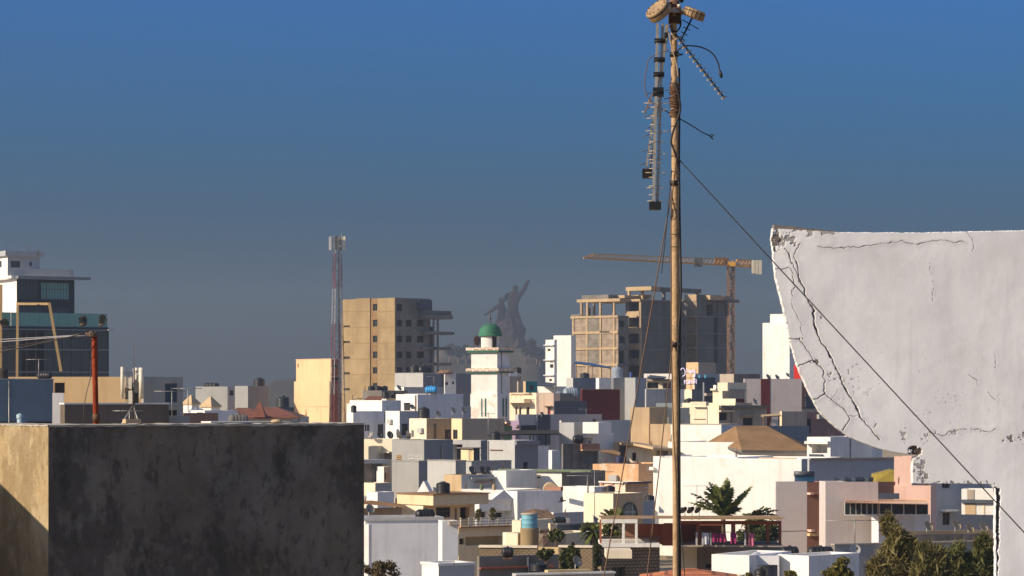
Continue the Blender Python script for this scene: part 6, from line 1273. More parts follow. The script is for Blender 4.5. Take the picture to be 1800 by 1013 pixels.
for (x, y0, y1, w_, D, lf, lb, sd, nc) in ((620, 640, 1250, 250, 112, LEAFO, 'olive feathery tree with the tallest crown, left of the dark trees', 20, 190), (555, 520, 720, 120, 118, LEAFO, 'thin bare topped sapling beside the veranda house corner', 21, 34), (710, 690, 1250, 250, 116, LEAFO, 'brownish olive feathery tree, second from left of the dark trees', 22, 150), (900, 740, 1280, 280, 108, leafmat('dark_needles', (.13, .125, .048)), 'dark feathery tree in the middle below the row of tan dishes', 23, 170), (1110, 760, 1300, 300, 110, leafmat('green_needles', (.11, .12, .04)), 'dense dark green tree near the cracked wall edge', 24, 180), (1300, 625, 1300, 190, 118, leafmat('green_needles', (.11, .12, .04)), 'tall dark green tree against the cracked wall edge', 25, 190), (470, 850, 1280, 190, 106, LEAFO, 'dull olive tree lowest and leftmost of the feathery trees', 26, 110), (150, 860, 1250, 240, 104, LEAFY, 'yellow green leafy tree in front of the white porch house', 27, 110)):
    tree('feathery_tree' if lf is not LEAFY else 'leafy_tree', lb, x, y0, y1, w_, D, lf, sd, 'trees at the lower right', nc, 40, .075, 3.4 if lf is not LEAFY else 1.1, .9 if lf is not LEAFY else .4, shell=.1)
use('G'); tree('leafy_tree', 'low yellow green treetop before the white porch house', 950, 975, 1100, 110, 112, LEAFY, 28, 'trees at the lower right', 50, 40, .07, shell=.2); tree('leafy_tree', 'tiny yellow green treetop at the foot of the black porch tank', 625, 990, 1100, 80, 114, LEAFY, 29, 'trees at the lower right', 36, 36, .07, shell=.2)
use('G'); tree('shrub', 'dark leafy thicket seen through the terrace posts behind the clothes line', 700, 575, 790, 330, 184, LEAF, 71, None, 110, 46, .13, cat='shrub', shell=.1); use('F'); tree('shrub', 'yellow green thicket seen through the white terrace posts', 800, 590, 770, 190, 183, leafmat('palm_leaf_gold', (.11, .12, .028), .5), 72, None, 50, 44, .12, cat='shrub', shell=.1)
# trees on the far hill
use('Z5')
for i, (x, y0, y1, w_, lb) in enumerate(((600, 535, 600, 62, 'round dark tree beside the statue on the far hill'), (640, 590, 650, 60, 'low dark tree right of the round tree on the far hill'), (40, 565, 640, 70, 'dark tree on the far hill beside the concrete tower'), (100, 580, 650, 80, 'wide dark tree on the far hill left of the minaret'), (155, 572, 640, 50, 'narrow dark tree on the far hill just left of the minaret'), (660, 600, 680, 50, 'dark tree at the right end of the far hill'), (560, 590, 640, 50, 'bushy tree at the foot of the statue crag'))):
    tree('hill_tree', lb, x, y0, y1, w_, 1985, LEAFS, 40 + i, 'trees on the far hill', 30, 14, 1.6, base_z=P(0, y1 + 60, 1985).z)
use('Z5'); tree('reddish_tree', 'reddish brown tree showing left of the minaret drum', 226, 515, 580, 34, 700, leafmat('reddish_leaf', (.16, .07, .035)), 50, None, 24, 20, .5, base_z=0)
use('Z1')
for x, w_, lb in ((870, 60, 'potted bush on the glass office terrace, left of two'), (1075, 50, 'potted bush on the glass office terrace, right of two')): tree('potted_bush', lb, x, 745, 850, w_, 392, LEAFS, int(x), 'potted bushes on the office terrace', 26, 18, .3, base_z=P(0, 850, 392).z, cat='plant')
tree('potted_bush', 'dark bush behind the glass balustrade at the left edge', 45, 790, 850, 70, 380, LEAFS, 61, 'potted bushes on the office terrace', 22, 18, .3, base_z=P(0, 850, 380).z, cat='plant')
# ================================================================ SMALL ROOF AND WALL WEAR: rebar stubs, pipes, meters
def clutter():
    rnd = random.Random(21); REB = plain('rebar', (.10, .06, .04), .8)
    for b in ALLB:
        if not (140 < b.D < 470) or b.z0 > 1 or b.L < 2.5 or b.W < 2.5 or b.name != 'wall': continue
        mb = MB(); o = b.h.o; n = 0
        for (x, y) in ((-.25, .25), (-b.L + .25, .25), (-.25, b.W - .25)):
            if rnd.random() < .42:
                for k in range(4):
                    p = b.w(x + rnd.uniform(-.12, .12), y + rnd.uniform(-.12, .12), b.zt - .05) - o; mb.tube([p, p + Vector((rnd.uniform(-.08, .08), rnd.uniform(-.08, .08), rnd.uniform(.35, .9)))], .018, REB, 4); n += 1
        if n: mb.build('rebar_stubs', b.h.root)
        if rnd.random() < .5 and b.W > 3:
            m2 = MB(); t = rnd.uniform(.2, .85) * b.W; z = b.zt - rnd.uniform(.1, .3); m2.tube([b.fpt('R', t, .07, z) - o, b.fpt('R', t + rnd.uniform(-.02, .02), .07, max(.2, z - rnd.uniform(2.5, 7))) - o], .045, METAL if rnd.random() < .5 else RUSTM, 5); m2.build('drainpipe', b.h.root)
        if rnd.random() < .3 and b.L > 3:
            m2 = MB(); t = -rnd.uniform(.2, .85) * b.L; z = b.zt - rnd.uniform(.9, 1.6); a = [b.fpt('F', t, .02, z - .3) - o, b.fpt('F', t + .8, .32, z + .25) - o]
            q = [b.fpt('F', tt, of, zz) - o for zz in (z - .28, z + .28) for (tt, of) in ((t, .34), (t + .8, .34), (t + .8, -.02), (t, -.02))]
            if not any(h_[0] - .9 < t < h_[1] + .1 for h_ in b.holes['F']): m2.add(q, [(0, 3, 2, 1), (4, 5, 6, 7), (0, 1, 5, 4), (1, 2, 6, 5), (2, 3, 7, 6), (3, 0, 4, 7)], GREYL); m2.build('air_conditioner', b.h.root)
clutter()
# ================================================================ FOREGROUND
full()
# ---- noise and crack helpers for sculpted plaster
def lattice(rs, nx, ny): return rs.rand(ny + 2, nx + 2)
def vnoise(x, z, s, rs):
    """smooth value noise on arrays"""
    X, Z = x / s, z / s; X = X - X.min(); Z = Z - Z.min(); L = lattice(rs, int(X.max()) + 2, int(Z.max()) + 2); i, j = X.astype(int), Z.astype(int); u, v = X - i, Z - j; u = u * u * (3 - 2 * u); v = v * v * (3 - 2 * v)
    return (L[j, i] * (1 - u) + L[j, i + 1] * u) * (1 - v) + (L[j + 1, i] * (1 - u) + L[j + 1, i + 1] * u) * v - .5
def segdist(x, z, pl):
    best = np.full(x.shape, 1e9)
    for (x0, z0), (x1, z1) in zip(pl[:-1], pl[1:]):
        dx, dz = x1 - x0, z1 - z0; L2 = dx * dx + dz * dz + 1e-12; t = np.clip(((x - x0) * dx + (z - z0) * dz) / L2, 0, 1); best = np.minimum(best, np.hypot(x - x0 - t * dx, z - z0 - t * dz))
    return best
def plaster_mat(name, rgb, dirt_rgb, var=.06, stain=.3, bump=.35):
    m, n, b = mat_nodes(name); nn = n.nodes.new; lk = n.links.new
    tcn = nn('ShaderNodeTexCoord'); co = tcn.outputs['Object']
    def noise(s, det=6, mp=None):
        t = nn('ShaderNodeTexNoise'); t.inputs['Scale'].default_value = s; t.inputs['Detail'].default_value = det; t.inputs['Roughness'].default_value = .62
        if mp: q = nn('ShaderNodeMapping'); q.inputs['Scale'].default_value = mp; lk(co, q.inputs[0]); lk(q.outputs[0], t.inputs[0])
        else: lk(co, t.inputs[0])
        return t.outputs['Fac']
    def rng(v, a, b_, c, d):
        q = nn('ShaderNodeMapRange'); q.inputs[1].default_value = a; q.inputs[2].default_value = b_; q.inputs[3].default_value = c; q.inputs[4].default_value = d; lk(v, q.inputs[0]); return q.outputs[0]
    def mix(f, a, b_):
        q = nn('ShaderNodeMix'); q.data_type = 'RGBA'
        for s_, v_ in ((0, f), (6, a), (7, b_)):
            if hasattr(v_, 'links'): lk(v_, q.inputs[s_])
            elif isinstance(v_, (int, float)): q.inputs[s_].default_value = v_
            else: q.inputs[s_].default_value = (*v_, 1)
        return q.outputs[2]
    c = mix(rng(noise(1.6), .35, .65, 0, 1), tuple(k * (1 - var) for k in rgb), tuple(min(.92, k * (1 + var)) for k in rgb))
    c = mix(rng(noise(1.0, 6, (9, 9, .7)), .52, .75, 0, stain), c, tuple(k * .72 for k in rgb))
    c = mix(rng(noise(5, 8), .55, .75, 0, stain * .8), c, tuple(k * r_ for k, r_ in zip(rgb, (.74, .72, .70))))
    c = mix(rng(noise(60, 3), .68, .74, 0, .45), c, tuple(k * .5 for k in rgb))
    at = nn('ShaderNodeAttribute'); at.attribute_name = 'wear'
    c = mix(at.outputs['Fac'], c, dirt_rgb)
    lk(c, b.inputs['Base Color']); b.inputs['Roughness'].default_value = .9; b.inputs['Specular IOR Level'].default_value = .15
    bp = nn('ShaderNodeBump'); bp.inputs['Strength'].default_value = bump; bp.inputs['Distance'].default_value = .006; lk(noise(45, 8), bp.inputs['Height']); 
    b2 = nn('ShaderNodeBump'); b2.inputs['Strength'].default_value = bump; b2.inputs['Distance'].default_value = .03; lk(noise(5, 5), b2.inputs['Height']); lk(b2.outputs[0], bp.inputs['Normal']); lk(bp.outputs[0], b.inputs['Normal'])
    return m
def cracked_wall():
    """white plastered parapet with a curved, broken end, cracked in real relief"""
    use('WL'); D0 = 17.0; th = R(-13); C = P(58, 48, D0); ex = Vector((math.cos(th), -math.sin(th), 0)); ny = Vector((-math.sin(th), -math.cos(th), 0))   # face looks towards ny
    ex = Vector((math.cos(R(6.5)), math.sin(R(6.5)), 0)); ny = Vector((math.sin(R(6.5)), -math.cos(R(6.5)), 0))
    def loc(x, y):
        k = (U(x) - 900) / FPX; s = (C.x - k * C.y) / (k * ex.y - ex.x); d = C.y + s * ex.y; return s, ZC - (V(y) - HZ) / FPX * d - C.z
    left = [(58, 46), (55, 80), (57, 110), (70, 235), (82, 285), (95, 330), (120, 450), (150, 555), (190, 650), (235, 730), (300, 790), (345, 822), (400, 845), (450, 863), (500, 874), (545, 882), (569, 884), (604, 886), (598, 892), (579, 900), (576, 940), (577, 991), (868, 995), (884, 1012), (886, 1060), (884, 1150), (888, 1400)]
    ly = np.array([p[1] for p in left], float); lx = np.array([p[0] for p in left], float)
    order = np.maximum.accumulate(ly + np.arange(len(ly)) * 1e-6); ly = order
    rows = sorted(set([46.0 + i * 1.9 for i in range(int((1010 - 46) / 1.9))] + [float(v) for v in ly] + [1010 + 5.0 * i for i in range(70)])); rows = [r_ for i_, r_ in enumerate(rows) if i_ == 0 or r_ - rows[i_ - 1] > .3]; rows = np.array(rows)
    xl = np.interp(rows, ly, lx); rs = np.random.RandomState(5)
    xl = xl + (np.interp(rows, np.linspace(40, 1400, 260), rs.rand(260) - .5) * 1.6 + np.interp(rows, np.linspace(40, 1400, 60), rs.rand(60) - .5) * 2.4) * np.clip((rows - 60) / 30, .3, 1)
    s_far = 1700.0; cc_ = np.concatenate([np.arange(50, 1000, 1.9), np.linspace(1000, s_far, 60)])
    X = np.maximum(cc_[None, :], xl[:, None]); Y = np.repeat(rows[:, None], len(cc_), 1)
    topl = np.interp(X, [50, 300, 310, 560, 992, 1800], [46, 60, 62, 63, 55, 48]); Y = np.where(Y < topl, topl, Y)    # the top edge
    # into wall-plane metres
    k = (CR[0] + CR[2] * X - 900) / FPX; S = (C.x - k * C.y) / (k * ex.y - ex.x); Dd = C.y + S * ex.y; Z = ZC - (CR[1] + CR[2] * Y - HZ) / FPX * Dd
    disp = vnoise(X, Y, 180, rs) * .006 + vnoise(X, Y, 60, rs) * .0015 + vnoise(X, Y, 22, rs) * .0004 + vnoise(X, Y, 7, rs) * .0002; wear = np.zeros_like(X)
    jx = vnoise(X, Y, 22, rs) * 9 + vnoise(X, Y, 9, rs) * 5; jy = vnoise(X, Y, 22, rs) * 9 + vnoise(X, Y, 9, rs) * 5; XX, YY = X + jx, Y + jy
    cracks = [(3.0, .016, [(150, 170), (165, 245), (185, 300), (190, 320)]), (4.4, .026, [(190, 320), (215, 350), (212, 400), (235, 465), (265, 505), (300, 570), (330, 640), (375, 720), (385, 745)]), (2.4, .012, [(385, 745), (430, 795), (460, 825)]),
              (1.7, .008, [(68, 200), (105, 195), (128, 192), (135, 215)]), (1.7, .008, [(105, 120), (125, 160), (150, 205), (160, 245)]), (1.6, .008, [(160, 105), (140, 150), (150, 170)]), (1.4, .006, [(128, 215), (140, 260), (130, 300)]), (1.3, .005, [(130, 270), (128, 320), (160, 390), (172, 455)]),
              (1.8, .010, [(120, 457), (160, 453), (182, 485), (207, 530)]), (2.4, .014, [(150, 560), (185, 545), (207, 533), (240, 560), (258, 610), (250, 660), (215, 682), (203, 680)]), (2.0, .010, [(250, 662), (290, 690), (325, 715), (345, 755), (320, 795)]), (1.5, .006, [(345, 745), (385, 740)]),
              (1.6, .006, [(230, 115), (330, 120), (345, 118), (430, 112), (460, 103), (530, 95), (600, 107), (635, 95), (690, 90), (770, 98)]), (1.3, .005, [(780, 60), (800, 85), (805, 128)]), (1.0, .003, [(640, 170), (655, 250), (655, 320)]), (1.2, .004, [(883, 500), (883, 572)]), (1.1, .004, [(785, 588), (815, 610), (820, 630)]), (1.2, .004, [(300, 640), (275, 690)]),
              (1.6, .006, [(640, 800), (690, 815), (720, 800), (780, 790)]), (1.6, .006, [(800, 790), (850, 800), (890, 790)]), (1.3, .004, [(860, 650), (885, 685)])]
    for w_, dp, pl in cracks:
        d = segdist(XX, YY, pl); wv = w_ * .5 * (.55 + .9 * (vnoise(X, Y, 18, rs) + .5)); g = np.exp(-(d / wv) ** 2); disp -= .55 * dp * np.minimum(1, g * 1.5); wear = np.maximum(wear, np.clip(g * 1.5, 0, 1)); wear = np.maximum(wear, .14 * np.exp(-(d / 9) ** 2) * (w_ > 1.5)); disp += .0008 * np.exp(-(d / 14) ** 2)
    def chips(cx_, cy_, rx, ry, thr, dp, cell, soft=.12):
        m = np.clip(1 - ((X - cx_) / rx) ** 2 - ((Y - cy_) / ry) ** 2, 0, 1); nz = vnoise(X, Y, cell, rs) + .6 * vnoise(X, Y, cell * .4, rs) + .35 * vnoise(X, Y, cell * .18, rs); a = np.clip((nz + .45 * m - thr) / soft, 0, 1) * (m > 0); return a * dp, a
    for (cx_, cy_, rx, ry, thr, dp, cell, soil) in ((105, 80, 70, 45, .34, .022, 20, .6), (72, 90, 22, 45, .18, .03, 14, .85), (205, 60, 100, 18, .30, .014, 18, .55), (604, 930, 34, 70, .44, .014, 16, .6), (588, 872, 28, 20, .05, .06, 14, .97), (620, 962, 22, 36, .42, .016, 12, .65), (545, 815, 20, 34, .52, .012, 10, .55), (625, 815, 20, 36, .55, .014, 10, .6), (940, 828, 30, 20, .42, .018, 10, .8), (985, 825, 20, 26, .45, .015, 8, .7), (445, 775, 14, 14, .4, .012, 8, .5), (345, 580, 9, 12, .35, .014, 7, .5), (212, 541, 20, 13, .2, .016, 9, .9), (272, 585, 9, 16, .3, .012, 6, .7), (740, 803, 120, 14, .56, .012, 12, .45), (760, 990, 190, 9, .48, .015, 12, .75), (110, 410, 12, 30, .4, .012, 8, .6), (240, 378, 6, 8, .1, .012, 6, .7), (290, 600, 10, 14, .4, .01, 6, .7), (345, 620, 200, 190, .84, .008, 9, .5), (700, 700, 330, 280, .90, .006, 9, .4)):
        a, m = chips(cx_, cy_, rx, ry, thr, dp, cell); disp -= a * .16; wear = np.maximum(wear, m * soil)
    ins = X - xl[:, None]; wd = np.interp(Y, [1000, 1012, 1060, 1150, 1230, 1400], [0, 17, 13, 11, 6, 6]) + vnoise(X, Y, 20, rs) * 9 + vnoise(X, Y, 7, rs) * 5
    gap = ((ins > 5) & (ins < 5 + wd) & (Y > 1003)).astype(float); disp -= gap * .03; wear = np.maximum(wear, gap * .97)
    wear = np.maximum(wear, .55 * np.clip(1 - (X - xl[:, None]) / 9, 0, 1) * np.clip(vnoise(X, Y, 12, rs) * 2 + .4, 0, 1))
    edge = np.clip(1 - (X - xl[:, None]) / 3.0, 0, 1) ** 2; disp -= edge * .006
    Px = C.x + S * ex.x + ny.x * disp; Py = C.y + S * ex.y + ny.y * disp; Pz = Z
    nr, nc = X.shape; vs = np.stack([Px, Py, Pz], -1).reshape(-1, 3)
    idx = np.arange(nr * nc).reshape(nr, nc); F = np.stack([idx[:-1, :-1], idx[1:, :-1], idx[1:, 1:], idx[:-1, 1:]], -1).reshape(-1, 4); F = F[((X[:-1, 1:] > xl[:-1, None]) | (X[1:, 1:] > xl[1:, None])).ravel()]; nF = len(F)
    # the broken end and the top, 0.14 m deep
    dep = .035; bk = -ny * dep
    Ledge = vs.reshape(nr, nc, 3)[:, 0]; n0 = len(vs); back = Ledge + np.array(bk)[None, :] + np.stack([rs.rand(nr) * .003, np.zeros(nr), np.zeros(nr)], -1); mid = (Ledge + back) / 2 + np.stack([(rs.rand(nr) - .5) * .004, np.zeros(nr), np.zeros(nr)], -1)
    vs = np.concatenate([vs, mid, back]); F2 = []
    for i in range(nr - 1): F2.append((idx[i, 0], n0 + i, n0 + i + 1, idx[i + 1, 0])); F2.append((n0 + i, n0 + nr + i, n0 + nr + i + 1, n0 + i + 1))
    Tedge = vs[idx[0, :]]; n1 = len(vs); tb = Tedge + np.array(bk)[None, :] + np.stack([np.zeros(nc), np.zeros(nc), .012 * (rs.rand(nc) - .3)], -1); vs = np.concatenate([vs, tb]); F3 = [(idx[0, i], idx[0, i + 1], n1 + i + 1, n1 + i) for i in range(nc - 1)]
    F = np.concatenate([F, np.array(F2), np.array(F3)]); o0 = Vector((C.x, C.y, 0)); vs = vs - np.array(o0)[None, :]
    me = bpy.data.meshes.new('parapet_wall'); me.vertices.add(len(vs)); me.vertices.foreach_set('co', vs.astype(np.float32).ravel()); me.loops.add(len(F) * 4); me.loops.foreach_set('vertex_index', F.astype(np.int32).ravel()); me.polygons.add(len(F)); me.polygons.foreach_set('loop_start', np.arange(len(F), dtype=np.int32) * 4); me.polygons.foreach_set('loop_total', np.full(len(F), 4, np.int32)); me.update(calc_edges=True)
    sm = np.zeros(len(F), bool); sm[:nF] = True; me.polygons.foreach_set('use_smooth', sm)
    wa = me.attributes.new('wear', 'FLOAT', 'POINT'); full_w = np.zeros(len(vs), np.float32); full_w[:nr * nc] = np.clip(wear, 0, 1).ravel(); full_w[nr * nc:nr * nc + 2 * nr] = rs.rand(2 * nr) * .25; full_w[n1:] = rs.rand(nc) * .5; wa.data.foreach_set('value', full_w)
    me.materials.append(plaster_mat('old_white_plaster', (.85, .845, .845), (.085, .06, .042), var=.09, stain=.5, bump=.045))
    o = bpy.data.objects.new('parapet_wall', me); col.objects.link(o); o.location = o0; me.validate()
    tag(o, 'pale plastered parapet with curved broken end and long cracks, in the foreground', 'wall')
    # flat stones bedded along the broken top corner
    mb = MB(); rnd = random.Random(4); org = P(60, 48, D0)
    for i in range(1):
        pass
    tl = MB(); a = P(70, 50, D0 + .02); vsx = []
    for i in range(26):
        t = i / 25; x = 66 + (310 - 66) * t; k_ = (U(x) - 900) / FPX; s_ = (C.x - k_ * C.y) / (k_ * ex.y - ex.x); b_ = Vector((C.x, C.y, 0)) + ex * s_ - ny * .012; zt = ZC - (V(47 + 13 * t) - HZ) / FPX * b_.y; zu = zt + (1 - t) * .006 - .012 + rnd.uniform(-.003, .003); vsx += [(*(b_)[:2], zt - .03), (*(b_)[:2], zu + .018 * (1 - t) + .014), (*(b_ - ny * .06)[:2], zu + .018 * (1 - t) + .014), (*(b_ - ny * .06)[:2], zt - .03)]
    fs = []
    for i in range(25):
        for q in range(3): fs.append((i * 4 + q, (i + 1) * 4 + q, (i + 1) * 4 + q + 1, i * 4 + q + 1))
    fs += [(0, 1, 2, 3)]; tl.add([Vector(v) - o0 for v in vsx], fs, CONCG); tl.build('mortar_cap', o)
cracked_wall()
def near_box():
    use('WL'); full(); D = 24.0; h = House('stair_head', 'large dark stained concrete box with one sunlit tan face, in the foreground', 'concrete box', 85, D)
    DARKC = plaster_mat('shaded_stained_concrete', (.155, .135, .112), (.03, .03, .03), .3, .75, .7); LITC = plaster_mat('sunlit_tan_concrete', (.37, .285, .165), (.2, .14, .08), .14, .6, .8)  # sunlight and shade put into the colours: lighter tan copy, darker stained copy
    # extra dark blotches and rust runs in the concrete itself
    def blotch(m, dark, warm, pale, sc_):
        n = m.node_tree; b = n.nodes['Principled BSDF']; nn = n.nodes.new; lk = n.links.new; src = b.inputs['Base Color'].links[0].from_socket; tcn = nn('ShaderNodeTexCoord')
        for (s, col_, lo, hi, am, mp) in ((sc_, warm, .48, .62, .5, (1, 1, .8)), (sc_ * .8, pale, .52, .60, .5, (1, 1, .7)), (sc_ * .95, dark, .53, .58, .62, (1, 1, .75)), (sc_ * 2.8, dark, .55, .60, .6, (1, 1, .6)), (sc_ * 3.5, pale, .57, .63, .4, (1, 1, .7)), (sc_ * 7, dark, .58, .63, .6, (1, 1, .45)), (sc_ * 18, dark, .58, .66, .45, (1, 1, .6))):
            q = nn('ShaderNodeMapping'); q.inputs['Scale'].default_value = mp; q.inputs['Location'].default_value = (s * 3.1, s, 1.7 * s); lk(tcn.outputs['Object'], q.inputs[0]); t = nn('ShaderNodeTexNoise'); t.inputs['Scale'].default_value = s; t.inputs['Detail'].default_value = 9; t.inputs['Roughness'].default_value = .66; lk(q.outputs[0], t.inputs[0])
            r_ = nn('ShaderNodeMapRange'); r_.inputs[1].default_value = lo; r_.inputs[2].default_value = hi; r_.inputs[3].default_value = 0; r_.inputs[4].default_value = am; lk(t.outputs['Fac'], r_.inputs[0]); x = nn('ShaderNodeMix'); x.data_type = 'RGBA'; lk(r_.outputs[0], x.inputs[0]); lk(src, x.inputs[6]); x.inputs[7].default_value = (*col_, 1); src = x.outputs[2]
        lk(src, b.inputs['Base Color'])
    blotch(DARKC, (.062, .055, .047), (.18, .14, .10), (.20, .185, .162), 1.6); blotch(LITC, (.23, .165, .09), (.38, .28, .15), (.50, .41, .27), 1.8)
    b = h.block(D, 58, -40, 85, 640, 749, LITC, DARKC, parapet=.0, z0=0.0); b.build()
    L, W, zt = b.L, b.W, b.zt
    # cement skim along the top, a little uneven
    mb = MB(); rnd = random.Random(9); n = 60; vs = []; CAPM = paint('cement_skim', (.42, .38, .32), .15, .4, 3)
    for i in range(n + 1):
        t = W * i / n; e = .008 * rnd.random(); zz = zt + .006 + .008 * rnd.random(); vs += [b.w(.004 + e, t, zt - .012 * rnd.random() - .004) - h.o, b.w(.004 + e, t, zz) - h.o, b.w(-.35, t, zz + .004) - h.o]
    mb.add(vs, [(i * 3 + q, (i + 1) * 3 + q, (i + 1) * 3 + q + 1, i * 3 + q + 1) for i in range(n) for q in range(2)], CAPM)
    vs = []
    for i in range(n + 1):
        t = -L * i / n; e = .006 * rnd.random(); zz = zt + .005 + .006 * rnd.random(); vs += [b.w(t, -.004 - e, zt - .01 * rnd.random()) - h.o, b.w(t, -.004 - e, zz) - h.o, b.w(t, .4, zz + .003) - h.o]
    mb.add(vs, [(i * 3 + q, i * 3 + q + 1, (i + 1) * 3 + q + 1, (i + 1) * 3 + q) for i in range(n) for q in range(2)], CAPM); mb.build('cement_skim', h.root)
    # loose slab and stones lying on top
    sl_ = MB(); rn = random.Random(3); p0 = b.w(-.12, 0, zt + .01)
    def top_at(x, inset): t, d = b.hit(x, 'R'); return b.w(-inset, t, zt + .018)
    a = top_at(385, .16); c_ = top_at(525, .16); ang = math.atan2(c_.y - a.y, c_.x - a.x); q = Matrix.Rotation(ang, 4, 'Z'); sl_.box((0, 0, 0), ((c_ - a).length, .2, .012), WHITE_OLD, q); o_ = sl_.build('loose_board', None, None); o_.location = a; tag(o_, 'thin pale board lying on top of the dark concrete box', 'board')
    for x, s_, lb in ((495, .035, 'small pale stone on top of the dark concrete box'),):
        st = MB(); st.lathe([(.001, 0), (s_, .0), (s_ * 1.1, s_ * .35), (s_ * .7, s_ * .75), (.001, s_ * .85)], TAN, 9); o_ = st.build('stone'); o_.location = top_at(x, .1); o_.scale = (1.4, 1, 1); tag(o_, lb, 'stone')
    st = MB(); st.box((-.07, -.04, 0), (.07, .04, .035), TAN, Matrix.Rotation(.5, 4, 'Z')); o_ = st.build('brick'); o_.location = top_at(242, .12); tag(o_, 'tan broken brick on top of the dark concrete box below the phone mast', 'brick')
    # shade_wall adds an unseen wall that shades the lit face
    return h, b
NH, NB = near_box()
def shade_wall():
    """unseen wall, added left of frame and sloped to shade the lit face"""
    b = NB; p1 = b.w(b.hit(0, 'F')[0], 0, ZC - (850 - HZ) / FPX * b.hit(0, 'F')[1]); p2 = b.w(b.hit(85, 'F')[0], 0, ZC - (933 - HZ) / FPX * b.hit(85, 'F')[1])
    k = 2.2; a, c_ = p1 + sdir * k, p2 + sdir * k; d = (c_ - a); a2 = a - d * 4; c2 = c_ + d * .8
    r = Vector((a2.x, a2.y, 0)); hor = Vector((d.x, d.y, 0)).normalized(); nrm = Vector((-hor.y, hor.x, 0)) * -.08; mb = MB()
    pts = [Vector((a2.x, a2.y, 0)), Vector((c2.x, c2.y, 0)), c2, a2]; mb.add([p - r for p in pts] + [p + nrm - r for p in pts], [(0, 1, 2, 3), (7, 6, 5, 4), (0, 4, 5, 1), (1, 5, 6, 2), (2, 6, 7, 3), (3, 7, 4, 0)], CONC)
    o = mb.build('concrete_wall', None, None); o.location = r; tag(o, 'unseen sloping concrete wall added to shade the lit face of the dark box', 'wall')
shade_wall()
def red_pole():
    D = 25.5; ORP = paint('rust_red_pole', (.27, .048, .02), .2, .35, 3, fine=20, bump=.4, streak=.5, stain_rgb=(.10, .03, .015), rough=.6); b = P(169, 750, D); r = empty('service_pole', (b.x, D, NB.zt - .25), 'rust red steel service pole with wires tied to its top', 'pole'); o = r.location
    def rel(x, y, d=D): return P(x, y, d) - o
    m = MB(); m.tube([rel(169.5, 752) + Vector((0, 0, -.3)), rel(168.5, 730), rel(167, 660), rel(166, 605), rel(166.5, 588)], [px(4.9, D)] * 5, ORP, 14); m.tube([rel(169.3, 742), rel(169, 728)], px(6.3, D), RUSTM, 12); m.build('pole', r)
    c = MB(); rnd = random.Random(5)
    for i in range(9):
        a0 = rnd.uniform(0, 6); pts = [rel(164 + 6.5 * math.cos(a0 + t * .8) + rnd.uniform(-1, 1), 588 + rnd.uniform(-5, 6)) + Vector((0, -.03 + .05 * math.sin(a0 + t * .8), 0)) for t in range(8)]; c.tube(pts, px(.8, D), plain('old_rope', (.20, .12, .05), .9) if i % 2 else FRAME_D, 5)
    c.tube([rel(150, 586), rel(156, 588), rel(163, 589)], px(2.2, D), RUSTM, 6); c.tube([rel(128, 590), rel(138, 588), rel(150, 586)], px(1.3, D), FRAME_D, 6); c.tube([rel(163, 603), rel(170, 607), rel(172, 615), rel(166, 617), rel(164, 608)], px(.6, D), RUSTM, 5); c.build('wire_tie', r)
    WL_ = plain('wire_pale', (.55, .52, .50), .5); 
    for i, (pts, w_, m_, lb) in enumerate((([(163, 585), (128, 590), (60, 594), (-60, 600), (-300, 606)], .8, WL_, 'upper pale wire running left from the rust red pole'), ([(160, 590), (130, 591), (60, 596.5), (-60, 606), (-300, 620)], .9, WL_, 'second pale wire running left from the rust red pole'), ([(150, 586), (124, 592), (80, 602), (0, 619), (-120, 640), (-300, 665)], 1.1, FRAME_D, 'dark sagging wire running left from the rust red pole'), ([(128, 592), (95, 598), (40, 606), (-60, 622), (-300, 650)], .6, plain('wire_brown', (.10, .07, .05), .7), 'thin brown wire below the pale ones left of the rust red pole'))):
        mb = MB(); q = [P(x, y, D - .05 * i) for x, y in pts]; mb.tube([p - q[0] for p in q], px(w_, D), m_, 6); oo = mb.build('wire'); oo.location = q[0]; tag(oo, lb, 'wire', 'wires running left from the red pole')
    mb = MB(); q = [P(x, y, D + .1) for x, y in ((164, 592), (161, 630), (159, 665), (152, 690), (148, 715), (146, 752))]; mb.tube([p - q[0] for p in q], px(.75, D), FRAME_D, 5); oo = mb.build('cable'); oo.location = q[0]; tag(oo, 'thin black cable hanging down beside the rust red pole', 'cable')
red_pole()
def small_pipe():
    use('Z2'); D = 165; p = P(243, 950, D); r = empty('vent_pipe', (p.x, D - 2, p.z - .5), 'short pale vent pipe in front of the blue house', 'pipe'); mb = MB(); z = P(0, 858, D).z - p.z + .5; mb.tube([(0, 0, 0), (0, 0, z)], .18, plain('pipe_pale', (.30, .40, .46), .5), 8); mb.build('pipe', r); mb = MB(); mb.lathe([(.22, z - .1), (.22, z + .1), (.01, z + .2)], plain('pipe_pale', (.30, .40, .46), .5), 10); mb.build('cap', r)
small_pipe()
